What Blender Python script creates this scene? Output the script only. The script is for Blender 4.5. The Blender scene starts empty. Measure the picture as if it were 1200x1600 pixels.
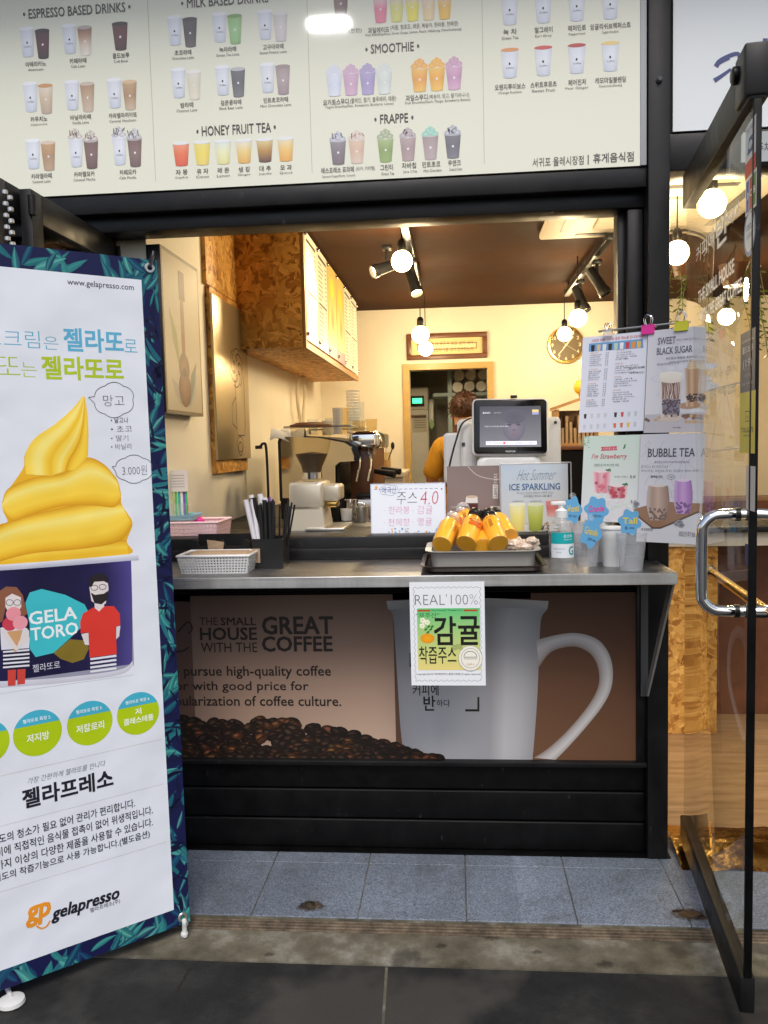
import bpy, bmesh, math, random
from mathutils import Vector as V, Matrix as M
R = math.radians
random.seed(7)
S = bpy.context.scene
COL = S.collection

# ------------------------------------------------------------------ camera
F = 1300.0; CX = 600.0; CY = 800.0; EYE = V((0, 0, 1.27))
_y = V((711 - CX, -(693 - CY), F)).normalized()
_x = V((15700, 275, -F)); _x = (_x - _x.dot(_y) * _y).normalized()
_z = _y.cross(_x)
if _z.y < 0: _z = -_z
cd = bpy.data.cameras.new('camera'); cam = bpy.data.objects.new('camera', cd); COL.objects.link(cam)
cd.sensor_fit = 'AUTO'; cd.sensor_width = 36; cd.lens = 36 * F / 1600
cd.clip_start = 0.05; cd.clip_end = 500
_r = V((_x.x, _y.x, _z.x)); _u = V((_x.y, _y.y, _z.y)); _f = V((_x.z, _y.z, _z.z))
cam.matrix_world = M(((_r.x, _u.x, -_f.x, EYE.x), (_r.y, _u.y, -_f.y, EYE.y), (_r.z, _u.z, -_f.z, EYE.z), (0, 0, 0, 1)))
S.camera = cam
S.render.resolution_x = 768; S.render.resolution_y = 1024

# ------------------------------------------------------------------ world, sun, exposure
W = bpy.data.worlds.new('World'); S.world = W; W.use_nodes = True
nt = W.node_tree; bg = nt.nodes['Background']
sk = nt.nodes.new('ShaderNodeTexSky'); sk.sky_type = 'NISHITA'; sk.sun_disc = False
SUN_EL, SUN_AZ = 54, 172
sk.sun_elevation = R(SUN_EL); sk.sun_rotation = R(SUN_AZ); sk.air_density = 1.0; sk.dust_density = 3.0; sk.ozone_density = 1.0
nt.links.new(sk.outputs[0], bg.inputs[0]); bg.inputs[1].default_value = 0.11
sd = bpy.data.lights.new('sun', 'SUN'); sun = bpy.data.objects.new('sun', sd); COL.objects.link(sun)
sd.energy = 1.45; sd.angle = R(28); sd.color = (1, 0.97, 0.93)
_d = V((math.sin(R(SUN_AZ)) * math.cos(R(SUN_EL)), math.cos(R(SUN_AZ)) * math.cos(R(SUN_EL)), math.sin(R(SUN_EL))))
sun.rotation_euler = (-_d).to_track_quat('-Z', 'Y').to_euler()
S.view_settings.view_transform = 'Standard'; S.view_settings.look = 'None'
S.view_settings.gamma = 1; S.view_settings.exposure = 0.42; S.view_settings.use_curve_mapping = False
cy = S.cycles
cy.use_denoising = True; cy.max_bounces = 7; cy.diffuse_bounces = 4; cy.glossy_bounces = 4
cy.transmission_bounces = 6; cy.transparent_max_bounces = 24; cy.sample_clamp_indirect = 4
cy.caustics_reflective = False; cy.caustics_refractive = False

# ------------------------------------------------------------------ pixel -> place helpers (photo pixels 1200x1600)
def ray(px, py):
    c = V((px - CX, -(py - CY), F))
    return _r * c.x + _u * c.y + _f * c.z
def at(px, py, y):
    d = ray(px, py); return EYE + d * (y / d.y)
def atZ(px, py, z):
    d = ray(px, py); return EYE + d * ((z - EYE.z) / d.z)
def atX(px, py, x):
    d = ray(px, py); return EYE + d * (x / d.x)

# ------------------------------------------------------------------ colours and materials
def lin(v):
    v = v / 255.0
    return v / 12.92 if v <= 0.04045 else ((v + 0.055) / 1.055) ** 2.4
def rgb(r, g, b): return (lin(r), lin(g), lin(b), 1)
MAT = {}
def mat(name, col=(.5, .5, .5), rough=.5, metal=0, spec=.5, noise=0, nscale=20, bump=0, bscale=80, coat=0, emit=0, ecol=None, sss=0):
    m = bpy.data.materials.new(name); m.use_nodes = True
    t = m.node_tree; p = t.nodes['Principled BSDF']
    c = tuple(col[:3]) + (1,)
    p.inputs['Base Color'].default_value = c
    p.inputs['Roughness'].default_value = rough
    p.inputs['Metallic'].default_value = metal
    p.inputs['Specular IOR Level'].default_value = spec
    p.inputs['Coat Weight'].default_value = coat
    p.inputs['Coat Roughness'].default_value = .05
    tc = t.nodes.new('ShaderNodeTexCoord')
    if noise:
        n = t.nodes.new('ShaderNodeTexNoise'); n.inputs['Scale'].default_value = nscale; n.inputs['Detail'].default_value = 6; n.inputs['Roughness'].default_value = .65
        t.links.new(tc.outputs['Object'], n.inputs['Vector'])
        mx = t.nodes.new('ShaderNodeMix'); mx.data_type = 'RGBA'
        mx.inputs['A'].default_value = tuple(x * (1 - noise) for x in c[:3]) + (1,)
        mx.inputs['B'].default_value = tuple(min(1, x * (1 + noise)) for x in c[:3]) + (1,)
        mr = t.nodes.new('ShaderNodeMapRange'); mr.inputs[1].default_value = .3; mr.inputs[2].default_value = .7
        t.links.new(n.outputs['Fac'], mr.inputs[0]); t.links.new(mr.outputs[0], mx.inputs['Factor'])
        t.links.new(mx.outputs['Result'], p.inputs['Base Color'])
        m2 = t.nodes.new('ShaderNodeMapRange'); m2.inputs[1].default_value = .3; m2.inputs[2].default_value = .7
        m2.inputs[3].default_value = max(0, rough - .12); m2.inputs[4].default_value = min(1, rough + .1)
        t.links.new(n.outputs['Fac'], m2.inputs[0]); t.links.new(m2.outputs[0], p.inputs['Roughness'])
    if bump:
        b = t.nodes.new('ShaderNodeBump'); b.inputs['Strength'].default_value = bump; b.inputs['Distance'].default_value = .004
        n2 = t.nodes.new('ShaderNodeTexNoise'); n2.inputs['Scale'].default_value = bscale; n2.inputs['Detail'].default_value = 4
        t.links.new(tc.outputs['Object'], n2.inputs['Vector'])
        t.links.new(n2.outputs['Fac'], b.inputs['Height']); t.links.new(b.outputs[0], p.inputs['Normal'])
    if emit:
        p.inputs['Emission Color'].default_value = tuple((ecol or col)[:3]) + (1,)
        p.inputs['Emission Strength'].default_value = emit
    MAT[name] = m
    return m
def nodes_of(m): return m.node_tree, m.node_tree.nodes['Principled BSDF']

mat('black_metal', (.0075, .007, .0075), .42, noise=.35, nscale=9, spec=.3)
mat('black_slat', (.003, .003, .0032), .5, noise=.5, nscale=14, spec=.16)
mat('black_plastic', (.012, .012, .013), .35, spec=.4)
mat('dark_grey', (.05, .05, .052), .5)
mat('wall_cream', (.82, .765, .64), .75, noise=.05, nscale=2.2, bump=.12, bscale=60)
mat('ceiling_brown', (.044, .019, .009), .75, noise=.2, nscale=2.5, spec=.06)
mat('cream_box', (.70, .62, .48), .5)
mat('trim_ochre', (.50, .33, .11), .45, noise=.1)
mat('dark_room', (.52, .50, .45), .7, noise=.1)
mat('steel_plain', (.62, .60, .56), .30, metal=.85)
mat('chrome', (.82, .82, .83), .08, metal=1)
mat('brass', (.85, .55, .16), .16, metal=1)
mat('white_plastic', (.78, .78, .77), .35, noise=.02)
mat('white_gloss', (.80, .80, .80), .2)
mat('grey_plastic', (.42, .43, .45), .4)
mat('appliance', (.66, .64, .57), .4, noise=.05)
mat('blue_shelf', (.42, .56, .60), .4)
mat('brown_tray', (.035, .02, .016), .35)
mat('kraft', (.42, .29, .18), .8, noise=.15, nscale=60, bump=.3)
mat('cup_white', (.90, .89, .86), .45)
mat('pink', (.88, .62, .64), .45)
mat('hot_pink', (.72, .03, .30), .35)
mat('lime', (.62, .60, .02), .35)
mat('sky_blue', (.30, .52, .62), .4)
mat('tag_blue', (.13, .40, .68), .5)
mat('beans', (.022, .010, .005), .4, noise=.6, nscale=90, bump=.8, bscale=140)
mat('wood', (.40, .22, .08), .5, noise=.3, nscale=12)
mat('wood_dark', (.14, .05, .02), .4, noise=.25, nscale=12)
mat('leaf', (.12, .20, .03), .5, noise=.4, nscale=30)
mat('yellow', (.75, .50, .03), .4)
mat('towel', (.75, .75, .74), .9, noise=.08, bump=.8, bscale=200)
mat('shirt', (.50, .25, .015), .85, noise=.15, nscale=18, bump=.5, bscale=30)
mat('trousers', (.03, .03, .04), .85)
mat('skin', (.55, .30, .18), .5)
mat('hair', (.055, .018, .008), .5, noise=.6, nscale=60, bump=.8, bscale=160)
mat('juice', (.98, .46, .010), .35)
mat('straw_white', (.72, .70, .74), .4)
mat('straw_black', (.012, .012, .012), .35)
mat('teal', (.02, .42, .36), .35)
mat('violet', (.20, .08, .42), .35)
mat('spoon_green', (.05, .50, .16), .35)
mat('rubber_white', (.62, .62, .60), .6)
mat('bulb', (1, .9, .7), .4, emit=26, ecol=(1, .72, .34))
mat('screen_green', (.05, .8, .3), .4, emit=1.6, ecol=(.05, .9, .35))
mat('tube_light', (1, .9, .7), .4, emit=6, ecol=(1, .75, .4))
mat('arcade_light', (1, 1, 1), .4, emit=70, ecol=(1, .98, .95))

def print_mat(name, rough, coat=0, spec=.4, bump=0, emit=0):
    m = mat(name, (.5, .5, .5), rough, coat=coat, spec=spec)
    t, p = nodes_of(m)
    a = t.nodes.new('ShaderNodeAttribute'); a.attribute_name = 'Col'
    t.links.new(a.outputs['Color'], p.inputs['Base Color'])
    if emit:
        t.links.new(a.outputs['Color'], p.inputs['Emission Color']); p.inputs['Emission Strength'].default_value = emit
    if bump:
        tc = t.nodes.new('ShaderNodeTexCoord'); n = t.nodes.new('ShaderNodeTexNoise'); n.inputs['Scale'].default_value = 5; n.inputs['Detail'].default_value = 2
        b = t.nodes.new('ShaderNodeBump'); b.inputs['Strength'].default_value = bump; b.inputs['Distance'].default_value = .03
        t.links.new(tc.outputs['Object'], n.inputs['Vector']); t.links.new(n.outputs['Fac'], b.inputs['Height']); t.links.new(b.outputs[0], p.inputs['Normal'])
    return m
def scuff(name, amount):
    t, p = nodes_of(MAT[name]); L = t.links; src = p.inputs['Base Color'].links[0].from_socket
    tc = t.nodes.new('ShaderNodeTexCoord'); mp = t.nodes.new('ShaderNodeMapping'); mp.inputs['Scale'].default_value = (7, 7, 2.2); L.new(tc.outputs['Object'], mp.inputs[0])
    n = t.nodes.new('ShaderNodeTexNoise'); n.inputs['Scale'].default_value = 6; n.inputs['Detail'].default_value = 12; n.inputs['Roughness'].default_value = .8; L.new(mp.outputs[0], n.inputs['Vector'])
    mr = t.nodes.new('ShaderNodeMapRange'); mr.inputs[1].default_value = .62; mr.inputs[2].default_value = .78; mr.inputs[4].default_value = amount; L.new(n.outputs['Fac'], mr.inputs[0])
    mx = t.nodes.new('ShaderNodeMix'); mx.data_type = 'RGBA'; mx.inputs['B'].default_value = (.16, .155, .15, 1); L.new(mr.outputs[0], mx.inputs['Factor']); L.new(src, mx.inputs['A']); L.new(mx.outputs['Result'], p.inputs['Base Color'])
scuff('black_slat', .8); scuff('black_metal', .8)
def tint(name, c2, sc, lo, hi, amt):
    t, p = nodes_of(MAT[name]); L = t.links; tc = t.nodes.new('ShaderNodeTexCoord'); mp = t.nodes.new('ShaderNodeMapping'); mp.inputs['Scale'].default_value = sc; L.new(tc.outputs['Object'], mp.inputs[0])
    n = t.nodes.new('ShaderNodeTexNoise'); n.inputs['Scale'].default_value = 1; n.inputs['Detail'].default_value = 7; n.inputs['Roughness'].default_value = .7; L.new(mp.outputs[0], n.inputs['Vector'])
    mr = t.nodes.new('ShaderNodeMapRange'); mr.inputs[1].default_value = lo; mr.inputs[2].default_value = hi; mr.inputs[4].default_value = amt; L.new(n.outputs['Fac'], mr.inputs[0])
    mx = t.nodes.new('ShaderNodeMix'); mx.data_type = 'RGBA'; mx.inputs['A'].default_value = p.inputs['Base Color'].default_value; mx.inputs['B'].default_value = tuple(c2) + (1,); L.new(mr.outputs[0], mx.inputs['Factor']); L.new(mx.outputs['Result'], p.inputs['Base Color'])
print_mat('print', .5)
print_mat('print_banner', .55, spec=.25, bump=.4)
print_mat('print_gloss', .35, coat=.6)
print_mat('print_board', .35, coat=1.0)
print_mat('print_lit', .4, emit=.12)
print_mat('screen', .15, emit=.55)

def clear_mat(name, tint=(1, 1, 1), ior=1.4, rough=.03, body=0, bodycol=(1, 1, 1)):
    m = bpy.data.materials.new(name); m.use_nodes = True; t = m.node_tree
    t.nodes.remove(t.nodes['Principled BSDF']); out = t.nodes['Material Output']
    tr = t.nodes.new('ShaderNodeBsdfTransparent'); tr.inputs[0].default_value = tuple(tint) + (1,)
    gl = t.nodes.new('ShaderNodeBsdfGlossy'); gl.inputs['Roughness'].default_value = rough
    fr = t.nodes.new('ShaderNodeFresnel'); fr.inputs['IOR'].default_value = ior
    mx = t.nodes.new('ShaderNodeMixShader')
    ge = t.nodes.new('ShaderNodeNewGeometry'); fm = t.nodes.new('ShaderNodeMath'); fm.operation = 'MULTIPLY'   # reflect once, at the outer face
    ng = t.nodes.new('ShaderNodeMath'); ng.operation = 'SUBTRACT'; ng.inputs[0].default_value = 1; t.links.new(ge.outputs['Backfacing'], ng.inputs[1])
    t.links.new(fr.outputs[0], fm.inputs[0]); t.links.new(ng.outputs[0], fm.inputs[1])
    t.links.new(fm.outputs[0], mx.inputs[0]); t.links.new(gl.outputs[0], mx.inputs[2])
    if body:
        df = t.nodes.new('ShaderNodeBsdfDiffuse'); df.inputs[0].default_value = tuple(bodycol) + (1,)
        m2 = t.nodes.new('ShaderNodeMixShader'); m2.inputs[0].default_value = body
        t.links.new(tr.outputs[0], m2.inputs[1]); t.links.new(df.outputs[0], m2.inputs[2]); t.links.new(m2.outputs[0], mx.inputs[1])
    else:
        t.links.new(tr.outputs[0], mx.inputs[1])
    t.links.new(mx.outputs[0], out.inputs[0]); MAT[name] = m
clear_mat('door_glass', (.96, .965, .93), 1.38, 0)
clear_mat('clear_plastic', (.97, .98, .98), 1.25, .08, .10, (.9, .92, .93))
clear_mat('cup_plastic', (.98, .98, .99), 1.45, .08, .16, (.95, .96, .97))
clear_mat('bottle_plastic', (.99, .99, .99), 1.4, .08, .02, (.95, .96, .97))
clear_mat('frosted_plastic', (.9, .9, .9), 1.45, .15, .35, (.85, .85, .86))
clear_mat('amber_glass', (.97, .92, .80), 1.35, .04, .05, (.8, .66, .42))
clear_mat('acrylic', (.97, .98, .98), 1.45, .03, .03)

def osb(name, k=1.0):
    m = mat(name, rough=.5, spec=.3); t, p = nodes_of(m); L = t.links
    tc = t.nodes.new('ShaderNodeTexCoord')
    n = t.nodes.new('ShaderNodeTexNoise'); n.inputs['Scale'].default_value = 9; n.inputs['Detail'].default_value = 3
    L.new(tc.outputs['Object'], n.inputs['Vector'])
    cols = []
    for rot, sc in (((.5, .4, .6), (22, 22, 60)), ((-.6, .5, -.8), (62, 25, 25)), ((.2, .9, .9), (30, 80, 36))):
        mp = t.nodes.new('ShaderNodeMapping'); mp.inputs['Rotation'].default_value = rot; mp.inputs['Scale'].default_value = sc
        ad = t.nodes.new('ShaderNodeVectorMath'); ad.operation = 'MULTIPLY_ADD'; ad.inputs[1].default_value = (.11,) * 3
        L.new(n.outputs['Color'], ad.inputs[0]); L.new(tc.outputs['Object'], ad.inputs[2])
        L.new(ad.outputs[0], mp.inputs[0])
        v = t.nodes.new('ShaderNodeTexVoronoi'); v.inputs['Scale'].default_value = 1
        L.new(mp.outputs[0], v.inputs['Vector']); cols.append(v)
    sel = t.nodes.new('ShaderNodeTexNoise'); sel.inputs['Scale'].default_value = 16; L.new(tc.outputs['Object'], sel.inputs['Vector'])
    g1 = t.nodes.new('ShaderNodeMath'); g1.operation = 'GREATER_THAN'; g1.inputs[1].default_value = .5; L.new(sel.outputs['Fac'], g1.inputs[0])
    mx = t.nodes.new('ShaderNodeMix'); mx.data_type = 'RGBA'
    L.new(g1.outputs[0], mx.inputs['Factor']); L.new(cols[0].outputs['Color'], mx.inputs['A']); L.new(cols[1].outputs['Color'], mx.inputs['B'])
    sx = t.nodes.new('ShaderNodeSeparateColor'); L.new(mx.outputs['Result'], sx.inputs[0])
    g2 = t.nodes.new('ShaderNodeMath'); g2.operation = 'GREATER_THAN'; g2.inputs[1].default_value = .62; L.new(sx.outputs[1], g2.inputs[0])
    sy = t.nodes.new('ShaderNodeSeparateColor'); L.new(cols[2].outputs['Color'], sy.inputs[0])
    m3 = t.nodes.new('ShaderNodeMix'); L.new(g2.outputs[0], m3.inputs['Factor']); L.new(sx.outputs[0], m3.inputs['A']); L.new(sy.outputs[0], m3.inputs['B'])
    rp = t.nodes.new('ShaderNodeValToRGB'); e = rp.color_ramp.elements
    e[0].position = 0; e[0].color = (.20 * k, .075 * k, .014 * k, 1); e[1].position = 1; e[1].color = (.64 * k, .37 * k, .10 * k, 1)
    for pos, c in ((.14, (.32, .135, .025)), (.5, (.46, .23, .05)), (.85, (.55, .30, .075))):
        q = rp.color_ramp.elements.new(pos); q.color = tuple(x * k for x in c) + (1,)
    L.new(m3.outputs['Result'], rp.inputs[0]); L.new(rp.outputs[0], p.inputs['Base Color'])
    b = t.nodes.new('ShaderNodeBump'); b.inputs['Strength'].default_value = .25; b.inputs['Distance'].default_value = .003
    L.new(m3.outputs['Result'], b.inputs['Height']); L.new(b.outputs[0], p.inputs['Normal'])
osb('osb', 1.35); osb('osb_dark', 1.55); mat('grinder_metal', (.70, .63, .50), .32, metal=.45)

def brushed(name, col, rough, sc):
    m = mat(name, col, rough, metal=1); t, p = nodes_of(m); L = t.links
    tc = t.nodes.new('ShaderNodeTexCoord'); mp = t.nodes.new('ShaderNodeMapping'); mp.inputs['Scale'].default_value = sc
    n = t.nodes.new('ShaderNodeTexNoise'); n.inputs['Scale'].default_value = 1; n.inputs['Detail'].default_value = 5
    L.new(tc.outputs['Object'], mp.inputs[0]); L.new(mp.outputs[0], n.inputs['Vector'])
    mr = t.nodes.new('ShaderNodeMapRange'); mr.inputs[1].default_value = .3; mr.inputs[2].default_value = .7; mr.inputs[3].default_value = rough - .1; mr.inputs[4].default_value = rough + .12
    L.new(n.outputs['Fac'], mr.inputs[0]); L.new(mr.outputs[0], p.inputs['Roughness'])
    b = t.nodes.new('ShaderNodeBump'); b.inputs['Strength'].default_value = .12; b.inputs['Distance'].default_value = .001
    L.new(n.outputs['Fac'], b.inputs['Height']); L.new(b.outputs[0], p.inputs['Normal'])
brushed('steel', (.70, .70, .69), .36, (3, 160, 160)); nodes_of(MAT['steel'])[1].inputs['Metallic'].default_value = .8
brushed('steel_top', (.36, .355, .35), .40, (3, 160, 160))
brushed('steel_pan', (.50, .48, .44), .42, (60, 60, 60)); nodes_of(MAT['steel_pan'])[1].inputs['Metallic'].default_value = .5; mat('plaque_metal', (.50, .40, .24), .32, metal=.8)
brushed('gold_foil', (.80, .52, .17), .20, (7, 12, 7))
t_, p_ = nodes_of(MAT['gold_foil'])
for nd in t_.nodes:
    if nd.type == 'BUMP': nd.inputs['Strength'].default_value = .7; nd.inputs['Distance'].default_value = .018

tint('steel_top', (.16, .14, .11), (9, 14, 9), .52, .72, .7); tint('steel', (.30, .29, .28), (5, 5, 1), .42, .66, .55)  # steel_top gets stains; steel gets darker streaks painted in as uneven reflections

def floor_tile():
    m = mat('granite_tile', rough=.55, spec=.35); t, p = nodes_of(m); L = t.links
    tc = t.nodes.new('ShaderNodeTexCoord')
    n = t.nodes.new('ShaderNodeTexNoise'); n.inputs['Scale'].default_value = 210; n.inputs['Detail'].default_value = 3; n.inputs['Roughness'].default_value = .8
    L.new(tc.outputs['Object'], n.inputs['Vector'])
    rp = t.nodes.new('ShaderNodeValToRGB'); e = rp.color_ramp.elements
    e[0].position = .33; e[0].color = (.065, .078, .102, 1); e[1].position = .66; e[1].color = (.30, .345, .42, 1)
    L.new(n.outputs['Fac'], rp.inputs[0])
    big = t.nodes.new('ShaderNodeTexNoise'); big.inputs['Scale'].default_value = 3.5; big.inputs['Detail'].default_value = 5; L.new(tc.outputs['Object'], big.inputs['Vector'])
    mm = t.nodes.new('ShaderNodeMapRange'); mm.inputs[1].default_value = .3; mm.inputs[2].default_value = .7; mm.inputs[3].default_value = .75; mm.inputs[4].default_value = 1.1
    L.new(big.outputs['Fac'], mm.inputs[0])
    mu = t.nodes.new('ShaderNodeVectorMath'); mu.operation = 'SCALE'; L.new(rp.outputs[0], mu.inputs[0]); L.new(mm.outputs[0], mu.inputs['Scale'])
    sp = t.nodes.new('ShaderNodeSeparateXYZ'); L.new(tc.outputs['Object'], sp.inputs[0])
    dv = t.nodes.new('ShaderNodeMath'); dv.operation = 'MULTIPLY_ADD'; dv.inputs[1].default_value = 1 / .302; dv.inputs[2].default_value = .5; L.new(sp.outputs[0], dv.inputs[0])
    fl = t.nodes.new('ShaderNodeMath'); fl.operation = 'FLOOR'; L.new(dv.outputs[0], fl.inputs[0]); wn = t.nodes.new('ShaderNodeTexWhiteNoise'); wn.noise_dimensions = '1D'; L.new(fl.outputs[0], wn.inputs['W'])
    m2 = t.nodes.new('ShaderNodeMapRange'); m2.inputs[3].default_value = .78; m2.inputs[4].default_value = 1.02; L.new(wn.outputs['Value'], m2.inputs[0])
    mu2 = t.nodes.new('ShaderNodeVectorMath'); mu2.operation = 'SCALE'; L.new(mu.outputs[0], mu2.inputs[0]); L.new(m2.outputs[0], mu2.inputs['Scale'])
    g = t.nodes.new('ShaderNodeTexNoise'); g.inputs['Scale'].default_value = 11; g.inputs['Detail'].default_value = 8; g.inputs['Roughness'].default_value = .75; L.new(tc.outputs['Object'], g.inputs['Vector'])
    gm = t.nodes.new('ShaderNodeMapRange'); gm.inputs[1].default_value = .50; gm.inputs[2].default_value = .74; gm.inputs[4].default_value = .6; L.new(g.outputs['Fac'], gm.inputs[0])
    mx = t.nodes.new('ShaderNodeMix'); mx.data_type = 'RGBA'; mx.inputs['B'].default_value = (.07, .065, .055, 1); L.new(gm.outputs[0], mx.inputs['Factor']); L.new(mu2.outputs[0], mx.inputs['A'])
    L.new(mx.outputs['Result'], p.inputs['Base Color'])
floor_tile()

def mottled(name, c1, c2, c3, sc, rough=.8, streak=None, stain=None, bump=.3, bsc=90):
    m = mat(name, rough=rough, spec=.3); t, p = nodes_of(m); L = t.links
    tc = t.nodes.new('ShaderNodeTexCoord'); mp = t.nodes.new('ShaderNodeMapping')
    if streak: mp.inputs['Scale'].default_value = streak[0]; mp.inputs['Rotation'].default_value = streak[1]
    L.new(tc.outputs['Object'], mp.inputs[0])
    n = t.nodes.new('ShaderNodeTexNoise'); n.inputs['Scale'].default_value = sc; n.inputs['Detail'].default_value = 9; n.inputs['Roughness'].default_value = .68
    L.new(mp.outputs[0], n.inputs['Vector'])
    rp = t.nodes.new('ShaderNodeValToRGB'); e = rp.color_ramp.elements
    e[0].position = .3; e[0].color = tuple(c1) + (1,); e[1].position = .72; e[1].color = tuple(c3) + (1,); q = e.new(.5); q.color = tuple(c2) + (1,)
    L.new(n.outputs['Fac'], rp.inputs[0]); last = rp.outputs[0]
    if stain:
        n2 = t.nodes.new('ShaderNodeTexNoise'); n2.inputs['Scale'].default_value = stain[0]; n2.inputs['Detail'].default_value = 4; L.new(tc.outputs['Object'], n2.inputs['Vector'])
        mr = t.nodes.new('ShaderNodeMapRange'); mr.inputs[1].default_value = stain[1]; mr.inputs[2].default_value = stain[1] + .08; mr.inputs[4].default_value = stain[3]; L.new(n2.outputs['Fac'], mr.inputs[0])
        mx = t.nodes.new('ShaderNodeMix'); mx.data_type = 'RGBA'; mx.inputs['B'].default_value = tuple(stain[2]) + (1,)
        L.new(mr.outputs[0], mx.inputs['Factor']); L.new(last, mx.inputs['A']); last = mx.outputs['Result']
    L.new(last, p.inputs['Base Color'])
    b = t.nodes.new('ShaderNodeBump'); b.inputs['Strength'].default_value = bump; b.inputs['Distance'].default_value = .003
    n3 = t.nodes.new('ShaderNodeTexNoise'); n3.inputs['Scale'].default_value = bsc; n3.inputs['Detail'].default_value = 5; L.new(tc.outputs['Object'], n3.inputs['Vector'])
    L.new(n3.outputs['Fac'], b.inputs['Height']); L.new(b.outputs[0], p.inputs['Normal'])
mottled('concrete', (.050, .043, .027), (.135, .12, .085), (.34, .325, .28), 5.5, stain=(6, .54, (.04, .034, .024), .75))
mottled('pavement', (.008, .008, .0083), (.017, .017, .0165), (.042, .040, .036), 5, .72, stain=(2.6, .52, (.060, .055, .046), .65), bump=.5, bsc=160)
mottled('wood_floor', (.20, .115, .05), (.31, .19, .09), (.42, .27, .14), 3, .38, streak=((1, 9, 1), (0, 0, R(40))), bump=.05)
mottled('dirt', (.006, .005, .004), (.02, .014, .009), (.06, .035, .015), 60, .7)
mottled('rust', (.04, .03, .02), (.12, .09, .06), (.22, .17, .12), 30, .8)
def stain(name, c1, c2, edge):
    m = bpy.data.materials.new(name); m.use_nodes = True; t = m.node_tree; L = t.links; p = t.nodes['Principled BSDF']; p.inputs['Roughness'].default_value = .75
    tc = t.nodes.new('ShaderNodeTexCoord'); sb_ = t.nodes.new('ShaderNodeVectorMath'); sb_.operation = 'SUBTRACT'; sb_.inputs[1].default_value = (.5, .5, .5)
    mu = t.nodes.new('ShaderNodeVectorMath'); mu.operation = 'MULTIPLY'; mu.inputs[1].default_value = (1, 1, 0); ln = t.nodes.new('ShaderNodeVectorMath'); ln.operation = 'LENGTH'
    L.new(tc.outputs['Generated'], sb_.inputs[0]); L.new(sb_.outputs[0], mu.inputs[0]); L.new(mu.outputs[0], ln.inputs[0])
    n = t.nodes.new('ShaderNodeTexNoise'); n.inputs['Scale'].default_value = 70; n.inputs['Detail'].default_value = 6; L.new(tc.outputs['Object'], n.inputs['Vector'])
    ma = t.nodes.new('ShaderNodeMath'); ma.operation = 'MULTIPLY_ADD'; ma.inputs[1].default_value = .55; L.new(n.outputs['Fac'], ma.inputs[0]); L.new(ln.outputs['Value'], ma.inputs[2])
    mr = t.nodes.new('ShaderNodeMapRange'); mr.inputs[1].default_value = .66; mr.inputs[2].default_value = .42; L.new(ma.outputs[0], mr.inputs[0])
    m4 = t.nodes.new('ShaderNodeMath'); m4.operation = 'MULTIPLY'; m4.inputs[1].default_value = edge; L.new(mr.outputs[0], m4.inputs[0])
    rp = t.nodes.new('ShaderNodeValToRGB'); rp.color_ramp.elements[0].position = .35; rp.color_ramp.elements[1].position = .65; rp.color_ramp.elements[0].color = tuple(c1) + (1,); rp.color_ramp.elements[1].color = tuple(c2) + (1,); L.new(n.outputs['Fac'], rp.inputs[0]); L.new(rp.outputs[0], p.inputs['Base Color'])
    tr = t.nodes.new('ShaderNodeBsdfTransparent'); mx = t.nodes.new('ShaderNodeMixShader'); L.new(m4.outputs[0], mx.inputs[0]); L.new(tr.outputs[0], mx.inputs[1]); L.new(p.outputs[0], mx.inputs[2]); L.new(mx.outputs[0], t.nodes['Material Output'].inputs[0]); MAT[name] = m
stain('dark_stain', (.014, .012, .009), (.05, .043, .033), .45); stain('rust_stain', (.035, .018, .008), (.13, .075, .03), .9)
# ------------------------------------------------------------------ things, parts, meshes
ORG = {}
def tag(o, label=None, cat=None, group=None, kind=None):
    if label: o['label'] = label
    if cat: o['category'] = cat
    if group: o['group'] = group
    if kind: o['kind'] = kind
    return o
def thing(name, label, cat, loc=(0, 0, 0), group=None):
    o = bpy.data.objects.new(name, None); COL.objects.link(o)
    o.location = loc; o.empty_display_size = .05; ORG[o.name] = V(loc)
    return tag(o, label, cat, group, 'thing')
def link_mesh(name, me, m, parent=None, smooth=40):
    me.materials.append(MAT[m] if isinstance(m, str) else m)
    if parent is not None:
        org = ORG[parent.name]
    else:
        xs = [v.co for v in me.vertices]
        org = V(((min(c.x for c in xs) + max(c.x for c in xs)) / 2, (min(c.y for c in xs) + max(c.y for c in xs)) / 2, min(c.z for c in xs)))
    me.transform(M.Translation(-org))
    if smooth: me.set_sharp_from_angle(angle=R(smooth))
    o = bpy.data.objects.new(name, me); COL.objects.link(o)
    if parent is not None:
        o.parent = parent; ORG[o.name] = org
    else:
        o.location = org; ORG[o.name] = org
    return o
def dup(root, loc, rotz=None, label=None, group=None, rot=None):
    r = root.copy(); COL.objects.link(r); r.location = loc
    if rotz is not None: r.rotation_euler = (0, 0, rotz)
    if rot is not None: r.rotation_euler = rot
    if label: r['label'] = label
    if group: r['group'] = group
    def rec(a, b):
        for ch in list(a.children):
            c = ch.copy(); COL.objects.link(c); c.parent = b; rec(ch, c)
    rec(root, r)
    return r

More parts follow.
